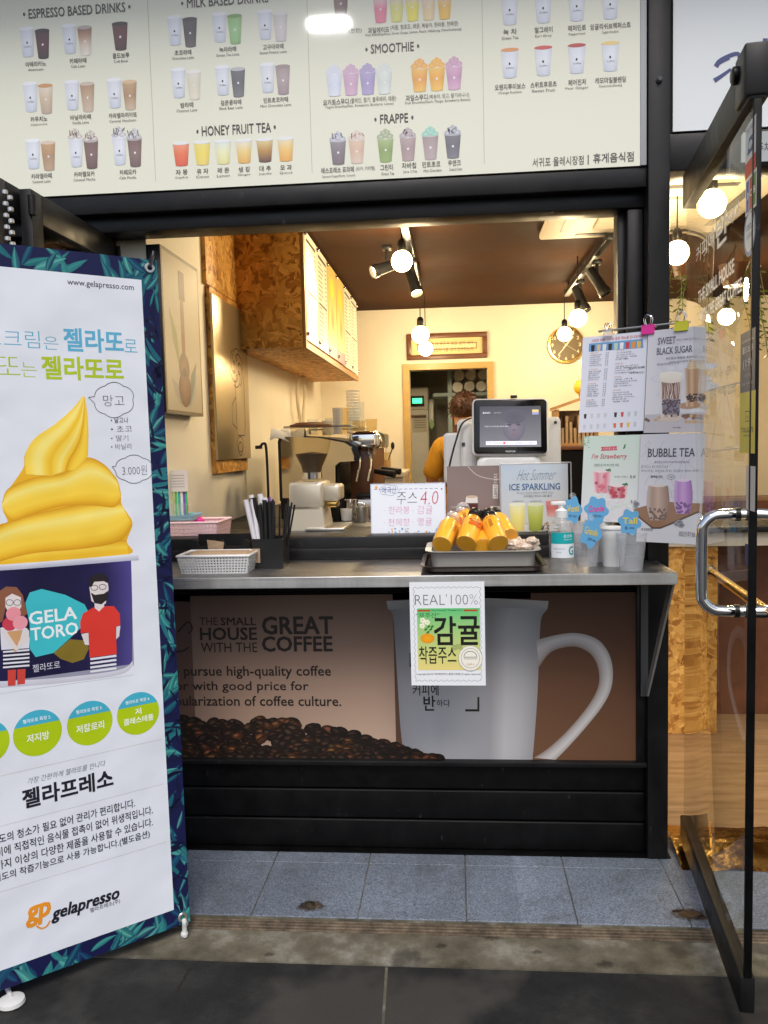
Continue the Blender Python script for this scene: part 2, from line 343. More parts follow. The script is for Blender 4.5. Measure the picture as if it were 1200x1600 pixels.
class MB:
    def __init__(s): s.bm = bmesh.new()
    def box(s, lo, hi, bev=0, seg=2, mtx=None):
        lo, hi = V(lo), V(hi)
        r = bmesh.ops.create_cube(s.bm, size=1)
        vs = r['verts']; c = (lo + hi) / 2; d = hi - lo
        for v in vs: v.co = V((v.co.x * d.x + c.x, v.co.y * d.y + c.y, v.co.z * d.z + c.z))
        if bev:
            es = list({e for v in vs for e in v.link_edges})
            rr = bmesh.ops.bevel(s.bm, geom=es, offset=bev, segments=seg, affect='EDGES', profile=.5)
            vs = list({v for f in rr['faces'] for v in f.verts} | {v for v in vs if v.is_valid})
        if mtx is not None: bmesh.ops.transform(s.bm, matrix=mtx, verts=vs)
        return s
    def rbox(s, lo, hi, r, axis=2, seg=5, bev=0, mtx=None):
        """box with rounded corners in the plane across axis"""
        lo, hi = V(lo), V(hi); a = [i for i in range(3) if i != axis]
        pts = []
        for cx, cyy, a0 in ((hi[a[0]] - r, hi[a[1]] - r, 0), (lo[a[0]] + r, hi[a[1]] - r, 90), (lo[a[0]] + r, lo[a[1]] + r, 180), (hi[a[0]] - r, lo[a[1]] + r, 270)):
            for k in range(seg + 1):
                t = R(a0 + 90 * k / seg); pts.append((cx + r * math.cos(t), cyy + r * math.sin(t)))
        def mk(p, h):
            q = [0, 0, 0]; q[a[0]] = p[0]; q[a[1]] = p[1]; q[axis] = h; return V(q)
        rings = []
        c = ((lo[a[0]] + hi[a[0]]) / 2, (lo[a[1]] + hi[a[1]]) / 2)
        def ins(p, d): return (p[0] + (d if p[0] < c[0] else -d), p[1] + (d if p[1] < c[1] else -d))
        if bev: rings.append([mk(ins(p, bev), lo[axis]) for p in pts]); rings.append([mk(p, lo[axis] + bev) for p in pts]); rings.append([mk(p, hi[axis] - bev) for p in pts]); rings.append([mk(ins(p, bev), hi[axis]) for p in pts])
        else: rings = [[mk(p, lo[axis]) for p in pts], [mk(p, hi[axis]) for p in pts]]
        return s.loft(rings, mtx=mtx, smooth=False)
    def loft(s, rings, closed=True, cap=True, mtx=None, smooth=True):
        rv = [[s.bm.verts.new(mtx @ V(p) if mtx is not None else V(p)) for p in r] for r in rings]
        n = len(rv[0])
        for i in range(len(rv) - 1):
            for k in range(n if closed else n - 1):
                k2 = (k + 1) % n
                try: s.bm.faces.new((rv[i][k], rv[i][k2], rv[i + 1][k2], rv[i + 1][k])).smooth = smooth
                except ValueError: pass
        if cap and closed:
            s.bm.faces.new(list(reversed(rv[0]))); s.bm.faces.new(rv[-1])
        return s
    def tube(s, pts, r, seg=10, cap=True):
        pts = [V(p) for p in pts]; rad = r if isinstance(r, (list, tuple)) else [r] * len(pts)
        rings = []; up = None
        for i, p in enumerate(pts):
            d = (pts[min(i + 1, len(pts) - 1)] - pts[max(i - 1, 0)]).normalized()
            if up is None:
                up = V((0, 0, 1)) if abs(d.z) < .9 else V((1, 0, 0))
            a = (up - up.dot(d) * d).normalized(); up = a; b = d.cross(a)
            rings.append([p + (a * math.cos(2 * math.pi * k / seg) + b * math.sin(2 * math.pi * k / seg)) * rad[i] for k in range(seg)])
        return s.loft(rings, cap=cap)
    def lathe(s, prof, c=(0, 0, 0), seg=24, mtx=None, cap=True):
        c = V(c)
        rings = [[c + V((r * math.cos(2 * math.pi * k / seg), r * math.sin(2 * math.pi * k / seg), z)) for k in range(seg)] for r, z in prof]
        return s.loft(rings, cap=cap, mtx=mtx)
    def sphere(s, c, r, seg=16, sc=(1, 1, 1), mtx=None):
        rr = bmesh.ops.create_uvsphere(s.bm, u_segments=seg, v_segments=max(6, seg // 2 + 2), radius=1)
        c = V(c)
        for v in rr['verts']:
            v.co = V((v.co.x * r * sc[0], v.co.y * r * sc[1], v.co.z * r * sc[2])) + c
            for f_ in v.link_faces: f_.smooth = True
            if mtx is not None: v.co = mtx @ v.co
        return s
    def quad(s, a, b, c, d):
        s.bm.faces.new([s.bm.verts.new(V(p)) for p in (a, b, c, d)]); return s
    def prism(s, poly, vec):
        vec = V(vec); a = [V(p) for p in poly]
        return s.loft([a, [p + vec for p in a]], smooth=False)
    def build(s, name, m, parent=None, smooth=40):
        bmesh.ops.recalc_face_normals(s.bm, faces=s.bm.faces[:])
        me = bpy.data.meshes.new(name); s.bm.to_mesh(me); s.bm.free()
        return link_mesh(name, me, m, parent, smooth)

# ------------------------------------------------------------------ flat printed matter (all real sheets with ink on them)
# load every glyph once
_cu = bpy.data.curves.new('t', 'FONT'); _cu.body = '가간감강같거검게결고곡과관구국귀귤그글금기깃깊께끼나남내너노녹뉴는늘능니닐다달당대더데도독두드디딩딸떼또라란랙러럽레렉렌로롤료루르를름리린림링마만맛망메멜모몬몽무문물뮤민밀바반밤방버범베벤별보복봉부브블비사산상생서선세션소손수순숭쉬슈스습시식신심쏘아안앤양어얼업없에여영오올옵와요용우운원위유으은을음의이인일임입있잉자잔장저적전점접제젤조종주즙지직진징쫄차착천청초촉추출츠치칩카칼캐커코콜콤콩쿠크클타탄테톡톨트특티파퍼펄페편포푸품프플피필하한할함합해향혜호혹혼홍화확후휴흑힘“”·•'; _to = bpy.data.objects.new('t', _cu); bpy.data.meshes.new_from_object(_to)
TXT = {}
def text_geo(body, bold=0.0, res=2):
    key = (body, bold, res)
    if key not in TXT:
        cu = bpy.data.curves.new('t', 'FONT'); cu.body = body; cu.resolution_u = res; cu.offset = bold
        o = bpy.data.objects.new('t', cu); me = bpy.data.meshes.new_from_object(o)
        vs = [(v.co.x, v.co.y) for v in me.vertices]; fs = [tuple(p.vertices) for p in me.polygons]
        bpy.data.objects.remove(o); bpy.data.curves.remove(cu); bpy.data.meshes.remove(me)
        TXT[key] = (vs, fs)
    return TXT[key]
class Canvas:
    """a sheet with origin o, in-plane axes ux, uy (metres); inks lie in layers .25 mm apart"""
    DL = .00025
    def __init__(s, o, ux, uy=(0, 0, 1), warp=None):
        s.o = V(o); s.ux = V(ux).normalized(); s.uy = V(uy); s.uy = (s.uy - s.uy.dot(s.ux) * s.ux).normalized()
        s.n = s.ux.cross(s.uy); s.warp = warp
        s.v = []; s.f = []; s.c = []
    def p(s, px, py):
        d = ray(px, py); t = (s.o - EYE).dot(s.n) / d.dot(s.n); q = EYE + d * t - s.o
        return (q.dot(s.ux), q.dot(s.uy))
    def w(s, u, v, L):
        k = s.warp(u, v) if s.warp else 0
        return s.o + s.ux * u + s.uy * v + s.n * (L * s.DL + k)
    def add(s, uv, faces, cols, L):
        b = len(s.v)
        single = not isinstance(cols, list)
        for i, (u, v) in enumerate(uv):
            s.v.append(s.w(u, v, L)); s.c.append(cols if single else cols[i])
        s.f += [tuple(b + k for k in f) for f in faces]
    # uv-space primitives (metres)
    def poly(s, uv, col, L=1): s.add(uv, [tuple(range(len(uv)))], col, L)
    def grid(s, u0, v0, u1, v1, col, L=1, n=1, m=1):
        """col: one colour or four corner colours (bl, br, tr, tl)"""
        uv = []; cs = []
        for j in range(m + 1):
            for i in range(n + 1):
                a, b = i / n, j / m; uv.append((u0 + (u1 - u0) * a, v0 + (v1 - v0) * b))
                if isinstance(col, list):
                    cs.append(tuple((col[0][k] * (1 - a) + col[1][k] * a) * (1 - b) + (col[3][k] * (1 - a) + col[2][k] * a) * b for k in range(4)))
                else: cs.append(col)
        fs = [(j * (n + 1) + i, j * (n + 1) + i + 1, (j + 1) * (n + 1) + i + 1, (j + 1) * (n + 1) + i) for j in range(m) for i in range(n)]
        s.add(uv, fs, cs, L)
    def ell(s, u, v, ru, rv, col, L=1, seg=18, a0=0, a1=360, rot=0, edge=None):
        full = a1 - a0 >= 360; n = seg if full else seg + 1
        ca, sa = math.cos(rot), math.sin(rot)
        pts = []
        for k in range(n):
            t = R(a0 + (a1 - a0) * k / seg); x, y = ru * math.cos(t), rv * math.sin(t); pts.append((u + x * ca - y * sa, v + x * sa + y * ca))
        if edge: s.add([(u, v)] + pts, [(0, k + 1, (k + 1) % n + 1) for k in range(n)], [col] + [edge] * n, L)
        else: s.poly(pts, col, L)
    def line(s, uv, w, col, L=2, w1=None):
        w1 = w if w1 is None else w1
        n = len(uv); l = []; r = []
        for i, (u, v) in enumerate(uv):
            a = uv[max(0, i - 1)]; b = uv[min(n - 1, i + 1)]; dx, dy = b[0] - a[0], b[1] - a[1]; q = math.hypot(dx, dy) or 1
            h = (w + (w1 - w) * i / max(1, n - 1)) / 2
            l.append((u - dy / q * h, v + dx / q * h)); r.append((u + dy / q * h, v - dx / q * h))
        s.add(l + r, [(i, n + i, n + i + 1, i + 1) for i in range(n - 1)], col, L)
    def band(s, top, bot, cols, L=1):
        """loft of colour rows between two equally long polylines"""
        m = len(cols); n = len(top); uv = []; cs = []
        for j in range(m):
            t = j / (m - 1)
            for i in range(n):
                uv.append((top[i][0] * (1 - t) + bot[i][0] * t, top[i][1] * (1 - t) + bot[i][1] * t)); cs.append(cols[j])
        fs = [(j * n + i, (j + 1) * n + i, (j + 1) * n + i + 1, j * n + i + 1) for j in range(m - 1) for i in range(n - 1)]
        s.add(uv, fs, cs, L)
    def text_uv(s, body, u, v, w, h, col, L=3, bold=0, rot=0, res=2, shear=0):
        fat = max(0, bold) * .9; vs, fs = text_geo(body, min(0, bold), res)
        if not vs: return
        x0 = min(a for a, b in vs); x1 = max(a for a, b in vs); y0 = min(b for a, b in vs); y1 = max(b for a, b in vs)
        kx = w / max(1e-6, x1 - x0); ky = h / max(1e-6, y1 - y0) if h else kx
        ca, sa = math.cos(rot), math.sin(rot); uv = []
        for a, b in vs:
            x = (a - (x0 + x1) / 2) * kx; y = (b - (y0 + y1) / 2) * ky; x += shear * y
            uv.append((u + x * ca - y * sa, v + x * sa + y * ca))
        if fat:
            d = fat * min(kx, ky)
            for i, (ax, ay) in enumerate(((.7, .7), (-.7, .7), (.7, -.7), (-.7, -.7))): s.add([(a + ax * d, b + ay * d) for a, b in uv], fs, col, L + i * .02)
        else: s.add(uv, fs, col, L)
    # photo-pixel wrappers: place ink where the photograph shows it, at the sheet's own scale
    def ps(s, *pts): return [s.p(*q) for q in pts]
    def P(s, pts, col, L=1): s.poly(s.ps(*pts), col, L)
    def Ln(s, pts, w, col, L=2, w1=None, smooth=0):
        uv = s.ps(*pts)
        if smooth: uv = spline(uv, smooth)
        k = s.px(*pts[0]); s.line(uv, w * k, col, L, None if w1 is None else w1 * k)
    def px(s, x, y):
        a = s.p(x, y - 10); b = s.p(x, y + 10); return math.hypot(a[0] - b[0], a[1] - b[1]) / 20
    def El(s, x, y, rx, ry, col, L=1, seg=18, **k):
        u, v = s.p(x, y); a = s.p(x - rx, y); b = s.p(x + rx, y); c = s.p(x, y - ry); d = s.p(x, y + ry)
        s.ell(u, v, math.hypot(a[0] - b[0], a[1] - b[1]) / 2, math.hypot(c[0] - d[0], c[1] - d[1]) / 2, col, L, seg, **k)
    def T(s, body, x0, y0, x1, y1, col, L=4, bold=0, dy=0, res=2, along=False, shear=0):
        ym = (y0 + y1) / 2; a = s.p(x0, ym); b = s.p(x1, ym + dy); xm = (x0 + x1) / 2
        c = s.p(xm, y0 + dy / 2); d = s.p(xm, y1 + dy / 2)
        s.text_uv(body, (a[0] + b[0]) / 2, (a[1] + b[1]) / 2, math.hypot(a[0] - b[0], a[1] - b[1]), math.hypot(c[0] - d[0], c[1] - d[1]), col, L, bold,
                  math.atan2(b[1] - a[1], b[0] - a[0]) if along else 0, res, shear)
    def panel(s, u0, v0, u1, v1, col, th=.003, n=1, m=1):
        s.grid(u0, v0, u1, v1, col, 0, n, m)
        back = col[0] if isinstance(col, list) else col
        b = len(s.v); nf = (n + 1) * (m + 1); f0 = b - nf
        for i in range(nf): s.v.append(s.v[f0 + i] - s.n * th); s.c.append(back)
        for j in range(m):
            for i in range(n):
                a = b + j * (n + 1) + i; s.f.append((a, a + n + 1, a + n + 2, a + 1))
        rim = [i for i in range(n)] + [j * (n + 1) + n for j in range(m)] + [m * (n + 1) + i for i in range(n, 0, -1)] + [j * (n + 1) for j in range(m, 0, -1)]
        for k in range(len(rim)):
            a, c = rim[k], rim[(k + 1) % len(rim)]; s.f.append((f0 + c, f0 + a, b + a, b + c))
    def build(s, name, m, parent=None, smooth=0):
        me = bpy.data.meshes.new(name); me.from_pydata(s.v, [], s.f)
        at_ = me.color_attributes.new('Col', 'FLOAT_COLOR', 'POINT')
        at_.data.foreach_set('color', [x for c in s.c for x in c])
        return link_mesh(name, me, m, parent, smooth)
def spline(p, n=6):
    out = []
    for i in range(len(p) - 1):
        a = p[max(0, i - 1)]; b = p[i]; c = p[i + 1]; d = p[min(len(p) - 1, i + 2)]
        for k in range(n):
            t = k / n
            out.append(tuple(.5 * (2 * b[j] + (c[j] - a[j]) * t + (2 * a[j] - 5 * b[j] + 4 * c[j] - d[j]) * t * t + (3 * b[j] - a[j] - 3 * c[j] + d[j]) * t ** 3) for j in range(len(b))))
    out.append(tuple(p[-1])); return out
def mixc(a, b, t): return tuple(a[i] * (1 - t) + b[i] * t for i in range(4))
INK = rgb(38, 34, 36); WHITE = rgb(232, 232, 232)
# ================================================================== SETTING
FY = 2.6
m = MB(); m.box((-40, -40, -.30), (40, 2.03, -.066)); tag(m.build('pavement', 'pavement', smooth=0), kind='structure')
# joints of the paving slabs
for k, (pa, pb) in enumerate((((604, 1512), (596, 1640)), ((298, 1510), (272, 1552)))):
    a = atZ(*pa, -.0655); b = atZ(*pb, -.0655); d = (b - a).normalized() * .003; nrm = V((d.y, -d.x, 0))
    m = MB(); w = .0035 if k == 0 else .0022
    pts = [a.lerp(b, i / 12) + nrm.normalized() * (0 if k == 0 else random.uniform(-.006, .006)) for i in range(13)]
    nn = nrm.normalized() * w
    for i in range(12): m.quad(pts[i] + nn, pts[i] - nn, pts[i + 1] - nn, pts[i + 1] + nn)
    o = m.build('pavement_joint', 'concrete' if k == 0 else 'dirt', smooth=0); o.location.z += .0008; tag(o, kind='structure')
m = MB(); m.box((-8, 2.03, -.30), (8, 2.165, -.062)); tag(m.build('concrete_strip', 'concrete', smooth=0), kind='structure')
# grooved nosing below the tiles
m = MB()
for k in range(4): m.box((-8, 2.165 + k * .0095, -.30), (8, 2.1715 + k * .0095, -.058 + k * .003), .0012, 1)
m.box((-8, 2.166, -.3), (8, 2.203, -.062))
tag(m.build('step_nosing', 'rust', smooth=0), kind='structure')
# granite tiles, each a slab with open joints
m = MB()
x0 = -.595
for i in range(-24, 26):
    xa = x0 + i * .302
    m.box((xa + .0015, 2.203, -.10), (xa + .3005, 2.503, -.040 + random.uniform(-.0006, .0006)), .0012, 1)
    m.box((xa + .0015, 2.506, -.10), (xa + .3005, 2.70, -.040), .0012, 1)
tag(m.build('step_tiles', 'granite_tile', smooth=0), kind='structure')
m = MB(); m.box((-8, 2.2, -.30), (8, 2.71, -.0435)); tag(m.build('tile_grout', 'concrete', smooth=0), kind='structure')

def blotch(name, px, py, r, z, mt, label, n=26, flat=.4, lump=0):
    c = atZ(px, py, z); m = MB(); ring = []
    for k in range(n):
        t = 2 * math.pi * k / n; q = r * (1 + .28 * math.sin(3 * t + px) + random.uniform(-.16, .16)); ring.append(V((c.x + q * math.cos(t), c.y + q * .62 * math.sin(t), z + .0006)))
    if lump:
        rings = [ring, [c.lerp(p, .75) + V((0, 0, lump * random.uniform(.3, .6))) for p in ring], [c.lerp(p, .4) + V((0, 0, lump * random.uniform(.7, 1))) for p in ring], [c.lerp(p, .1) + V((0, 0, lump)) for p in ring]]
        m.loft(rings, cap=False); m.bm.faces.new([v for v in m.bm.verts[:]][-n:])
    else:
        m.bm.faces.new([m.bm.verts.new(p) for p in ring])
    o = m.build(name, mt, smooth=60 if lump else 0)
    return o
for px, py, r in ((421, 1491, .017), (945, 1508, .028), (598, 1458, .010), (770, 1465, .03), (690, 1478, .02), (838, 1488, .016)):
    tag(blotch('concrete_strip_stain', px, py, r * 1.25, -.0615, 'dark_stain', None), kind='structure')
for px, py, r in ((1075, 1428, .045), (1095, 1434, .02), (1060, 1424, .014)):
    tag(blotch('step_tiles_stain', px, py, r * 1.4, -.0392, 'rust_stain', None), kind='structure')
tag(blotch('step_tiles_stain', 487, 1418, .055, -.0392, 'rust_stain', None), kind='structure')
o = blotch('dirt_lump', 482, 1416, .022, -.0385, 'dirt', None, lump=.014); tag(o, 'dark lump of dirt stuck on the grey granite step tile', 'dirt lump')

# ================================================================== THE SHOP BUILDING
shop = thing('coffee_shop', 'small coffee shop with a black framed serving window and cream interior', 'shop', (0, FY, -.04))
XL, XR, BY, CZ = -1.0, 2.7, 6.25, 2.27
m = MB(); m.box((XL - .2, 2.71, -.2), (XR + .2, 9.2, -.04)); m.build('floor', 'wood_floor', shop, 0)
m = MB(); m.box((XL - .12, 2.72, -.04), (XL, BY + .1, CZ + .5)); m.build('side_wall', 'wall_cream', shop, 0)
m = MB(); m.box((XR, 2.72, -.04), (XR + .12, BY + .1, CZ + .5)); m.build('side_wall', 'wall_cream', shop, 0)
# back wall with the doorway opening
dl = at(641, 640, BY).x; dr = at(762, 640, BY).x; dtop = at(700, 577, BY).z
m = MB(); m.box((XL, BY, -.04), (dl, BY + .1, CZ + .3)); m.box((dr, BY, -.04), (XR, BY + .1, CZ + .3)); m.box((dl, BY, dtop), (dr, BY + .1, CZ + .3))
m.build('back_wall', 'wall_cream', shop, 0)
m = MB()
m.box((dl - .048, BY - .025, -.04), (dl, BY + .1, dtop)); m.box((dr, BY - .025, -.04), (dr + .045, BY + .1, dtop)); m.box((dl - .048, BY - .025, dtop), (dr + .045, BY + .1, dtop + .045))
m.build('doorway_trim', 'trim_ochre', shop, 0)
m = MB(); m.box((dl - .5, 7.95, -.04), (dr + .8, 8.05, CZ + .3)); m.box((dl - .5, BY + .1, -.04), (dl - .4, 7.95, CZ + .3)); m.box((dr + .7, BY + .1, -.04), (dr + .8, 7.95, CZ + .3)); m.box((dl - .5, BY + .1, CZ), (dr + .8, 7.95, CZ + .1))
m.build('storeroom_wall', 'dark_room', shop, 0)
m = MB(); m.box((XL, 2.72, CZ), (XR, BY, CZ + .1)); m.build('ceiling', 'ceiling_brown', shop, 0)
# steel front: posts, header, sill, kick boards
m = MB(); m.box((.577, FY - .035, -.04), (.640, FY + .14, 3.2), .004); m.build('post', 'black_metal', shop)
m = MB(); m.box((.527, FY + .02, .97), (.577, FY + .13, 1.962), .008); m.box((.505, FY + .05, .97), (.53, FY + .12, 1.962), .004); m.build('window_jamb', 'black_metal', shop)
m = MB(); m.box((-1.60, FY - .03, -.04), (-1.52, FY + .14, 3.2), .004); m.build('post', 'black_metal', shop)
m = MB(); m.box((-1.52, FY - .02, 2.01), (.577, FY + .14, 2.068), .004); m.box((-1.52, FY + .015, 1.962), (.577, FY + .12, 2.01), .003); m.box((-1.52, FY + .03, 2.068), (.577, FY + .14, 3.2)); m.build('header_beam', 'black_metal', shop)
m = MB(); m.box((.64, FY - .01, 2.055), (2.6, FY + .1, 2.162), .004); m.box((.64, FY + .03, 2.162), (2.6, FY + .1, 3.2)); m.build('header_beam', 'black_metal', shop)
m = MB(); m.box((-1.52, FY + .10, .86), (.577, FY + .20, .974), .006); m.box((-1.52, FY + .075, .90), (.577, FY + .105, .938), .006); m.build('window_sill', 'black_metal', shop)
for k in range(3):
    z0 = -.035 + k * .1; m = MB(); m.box((-1.52, FY - .004, z0), (.577, FY + .03, z0 + .096), .006, 3); m.build('kick_board', 'black_slat', shop)
m = MB(); m.box((-1.52, FY + .03, -.04), (.577, FY + .06, .88)); m.build('front_panel', 'black_slat', shop, 0)
m = MB(); m.box((-1.6, FY - .03, -.045), (.65, FY + .02, -.036)); m.build('base_strip', 'black_slat', shop, 0)
m = MB(); m.box((-2.2, FY - .30, 2.84), (2.8, FY + .14, 3.0), .01); m.build('unseen_shade_canopy', 'black_metal', shop)  # unseen overhang, added to shade the top of the menu board
m = MB()
t = at(1030, 125, FY - .035); m.lathe([(.010, 0), (.010, .004), (.006, .007), (.006, .012)], mtx=M.Translation((t.x, t.y, t.z)) @ M.Rotation(R(90), 4, 'X'), seg=12)
m.build('bolt', 'dark_grey', shop)
m = MB(); m.box((-1.9, 2.6, -.04), (-1.6, 2.9, 3.2)); m.build('side_pier', 'black_metal', shop, 0)
m = MB(); m.box((2.6, 2.55, -.04), (2.9, 2.9, 3.2)); m.build('side_pier', 'black_metal', shop, 0)
m = MB(); m.box((-1.9, 2.9, -.2), (XL - .12, 3.0, 3.2)); m.build('side_pier', 'black_metal', shop, 0)
# gold threshold plate of the entrance
m = MB(); n = 26
rows = []
for j, (yy, zz) in enumerate(((2.50, -.038), (2.53, -.030), (2.57, -.012), (2.62, .004), (2.70, .006))):
    rows.append([V((.665 + 2.0 * i / n, yy + random.uniform(-.004, .004), zz + random.uniform(-.004, .004))) for i in range(n + 1)])
m.loft(rows, closed=False, cap=False)
m.build('threshold_plate', 'gold_foil', shop, 60)
# worktop inside the window
m = MB(); m.box((XL, FY + .20, .90), (-.05, FY + .62, .955), .004); m.box((XL, 3.2, .90), (-.30, 5.3, .955), .004); m.box((-.05, FY + .20, .90), (.57, 3.35, .955), .004); m.build('worktop', 'black_metal', shop)
m = MB(); m.box((XL, FY + .22, -.04), (.55, 3.3, .90)); m.build('worktop_base', 'black_slat', shop, 0)

# OSB clad inner counter beside the entrance
ic = thing('inner_counter', 'OSB clad inner counter with black top beside the entrance', 'counter', (.9, 3.7, -.04))
m = MB(); m.box((.645, 3.70, -.038), (1.13, 4.4, .80)); m.build('front', 'osb', ic, 0)
m = MB(); m.box((.645, 3.72, -.04), (1.11, 4.38, 0)); m.build('plinth', 'black_slat', ic, 0)
m = MB(); m.box((.60, 3.66, .86), (1.9, 4.42, .885), .004); m.build('top', 'black_metal', ic)
m = MB(); m.box((.645, 3.69, .80), (1.9, 4.40, .86)); m.build('apron', 'cream_box', ic, 0)
m = MB(); m.box((1.15, 3.98, -.04), (1.9, 4.38, .80)); m.build('cupboard', 'wood_dark', ic, 0)

# ================================================================== MENU BOARD
def facade(y, x=0, z=0): return Canvas((x, y, z), (1, 0, 0))
board = thing('menu_board', 'large cream drinks menu board above the serving window', 'menu board', (-.4, FY, 2.07))
c = facade(FY - .024)
BD = rgb(232, 232, 212)
zb = 2.071
c.panel(-1.41, zb, .556, 2.86, BD, .03)
c.build('panel', 'print_board', board)
c = board_c = facade(FY - .0245)
TX = rgb(70, 58, 52); TX2 = rgb(96, 84, 76)
for x, y0, y1 in ((239, 40, 292), (484, 0, 283), (753, 0, 268)):
    a = c.p(x + 4, 280); c.line([(a[0], 2.10), (a[0], 2.84)], .0012, rgb(170, 168, 152), 1)
def icon(x, y, w, h, cols, dot=None, foam=None, whip=None, lidc=None, taper=.72):
    """a printed cup: x,y = middle of its foot; cols = colours from top to foot"""
    if c is board_c: cols = [mixc(q, BD, .05) for q in cols]; foam = mixc(foam, BD, .05) if foam else None; whip = [mixc(q, BD, .1) for q in whip] if whip else None
    u, v = c.p(x, y); k = c.px(x, y); w *= k; h *= k; n = len(cols)
    for i in range(n - 1):
        a, b = i / (n - 1), (i + 1) / (n - 1)
        wa = w / 2 * (1 - (1 - taper) * a); wb = w / 2 * (1 - (1 - taper) * b); ya = v + h * (1 - a); yb = v + h * (1 - b)
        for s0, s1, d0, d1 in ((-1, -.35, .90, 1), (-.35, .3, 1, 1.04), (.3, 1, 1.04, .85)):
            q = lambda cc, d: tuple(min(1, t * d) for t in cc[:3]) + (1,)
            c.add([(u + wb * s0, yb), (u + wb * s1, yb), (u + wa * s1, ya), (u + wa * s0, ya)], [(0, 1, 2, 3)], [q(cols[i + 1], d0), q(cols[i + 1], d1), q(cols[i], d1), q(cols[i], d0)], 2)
    c.ell(u, v, w / 2 * taper, h * .05, cols[-1], 1.5)
    c.ell(u, v + h, w / 2 * 1.04, h * .075, foam or mixc(cols[0], rgb(255, 255, 255), .35), 3, edge=lidc)
    if whip:
        for kx, ky, r, cc in ((-.26, .07, .26, 0), (.24, .08, .25, 1), (0, .16, .27, 0), (-.12, .24, .2, 1), (.12, .27, .17, 0), (0, .36, .11, 0)):
            c.ell(u + kx * w, v + h * (1 + ky), r * w, r * w * .62, whip[0], 3 + ky * 4, edge=whip[1])
        if len(whip) > 2:
            for i in range(7):
                uu = u + w * random.uniform(-.35, .35); c.line([(uu, v + h * random.uniform(1.02, 1.3)), (uu + w * random.uniform(-.15, .15), v + h * random.uniform(1.05, 1.35))], w * .05, whip[2], 6)
    if dot == 'paper':
        c.ell(u - w * .02, v + h * .48, w * .06, w * .075, INK, 4, 8)
        c.text_uv('Coffee', u, v + h * .33, w * .46, h * .06, rgb(120, 120, 130), 4)
    elif dot: c.ell(u, v + h * .48, w * .07, w * .08, rgb(240, 240, 240), 4, 8)
PAPER = [rgb(222, 226, 236), rgb(230, 233, 242), rgb(206, 212, 226)]
def paper(x, y, w=24, h=42, top=None): icon(x, y, w, h, PAPER, 'paper', top or rgb(240, 242, 248), taper=.74)
DK = rgb(52, 24, 20); MK = rgb(225, 210, 190); CA = rgb(178, 140, 104); CH = rgb(120, 88, 80)
def duo(x, y, kor, eng, cols, kw, ew, foam=None, whip=None, top=None):
    if whip: icon(x - 12, y, 24, 42, PAPER, 'paper', None, whip)
    else: paper(x - 12, y, top=top)
    icon(x + 12, y + 3, 24, 42, cols, 1, foam, whip)
    c.T(kor, x - kw / 2, y + 9, x + kw / 2, y + 17, TX, bold=.012); c.T(eng, x - ew / 2, y + 19.5, x + ew / 2, y + 23.5, TX2)
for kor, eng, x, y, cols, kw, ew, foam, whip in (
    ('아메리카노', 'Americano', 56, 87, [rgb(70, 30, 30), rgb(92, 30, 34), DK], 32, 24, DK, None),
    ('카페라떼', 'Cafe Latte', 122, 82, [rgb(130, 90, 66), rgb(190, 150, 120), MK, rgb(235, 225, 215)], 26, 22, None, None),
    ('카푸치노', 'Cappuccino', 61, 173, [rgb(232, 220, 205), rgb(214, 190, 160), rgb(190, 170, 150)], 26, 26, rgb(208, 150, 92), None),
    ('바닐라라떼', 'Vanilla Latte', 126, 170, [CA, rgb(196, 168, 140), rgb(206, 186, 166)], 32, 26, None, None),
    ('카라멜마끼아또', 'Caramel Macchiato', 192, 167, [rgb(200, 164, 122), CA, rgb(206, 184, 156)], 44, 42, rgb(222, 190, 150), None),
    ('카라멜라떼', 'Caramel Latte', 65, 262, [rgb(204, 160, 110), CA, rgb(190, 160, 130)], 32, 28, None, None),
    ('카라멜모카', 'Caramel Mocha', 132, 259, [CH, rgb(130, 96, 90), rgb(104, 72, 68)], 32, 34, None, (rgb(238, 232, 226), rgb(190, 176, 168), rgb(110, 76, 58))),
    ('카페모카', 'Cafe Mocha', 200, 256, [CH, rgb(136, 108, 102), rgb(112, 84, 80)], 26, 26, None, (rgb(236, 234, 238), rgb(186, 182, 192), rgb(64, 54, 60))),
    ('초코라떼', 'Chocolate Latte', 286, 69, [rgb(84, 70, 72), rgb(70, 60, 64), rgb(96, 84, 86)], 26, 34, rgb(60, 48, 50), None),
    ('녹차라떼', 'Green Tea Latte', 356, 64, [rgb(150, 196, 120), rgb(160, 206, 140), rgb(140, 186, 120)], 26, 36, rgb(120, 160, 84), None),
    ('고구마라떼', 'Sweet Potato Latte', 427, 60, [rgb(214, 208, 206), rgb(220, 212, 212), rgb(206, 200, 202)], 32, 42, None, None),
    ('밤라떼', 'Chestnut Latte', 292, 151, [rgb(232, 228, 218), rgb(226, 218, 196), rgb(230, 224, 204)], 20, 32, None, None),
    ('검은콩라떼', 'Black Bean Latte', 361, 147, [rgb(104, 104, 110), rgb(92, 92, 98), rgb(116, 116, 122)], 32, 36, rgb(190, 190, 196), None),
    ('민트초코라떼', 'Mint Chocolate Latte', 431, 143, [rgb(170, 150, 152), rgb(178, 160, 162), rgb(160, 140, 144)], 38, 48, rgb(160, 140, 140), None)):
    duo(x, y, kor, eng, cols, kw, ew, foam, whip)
icon(189, 77, 26, 40, [rgb(88, 40, 30), rgb(100, 36, 30), rgb(60, 24, 20)], 1, DK); c.T('콜드브루', 176, 83, 202, 91, TX, bold=.012); c.T('Cold Brew', 178, 93.5, 200, 97.5, TX2)
c.T('• ESPRESSO BASED DRINKS •', 36, 12, 204, 27, TX, bold=.014, dy=-6)
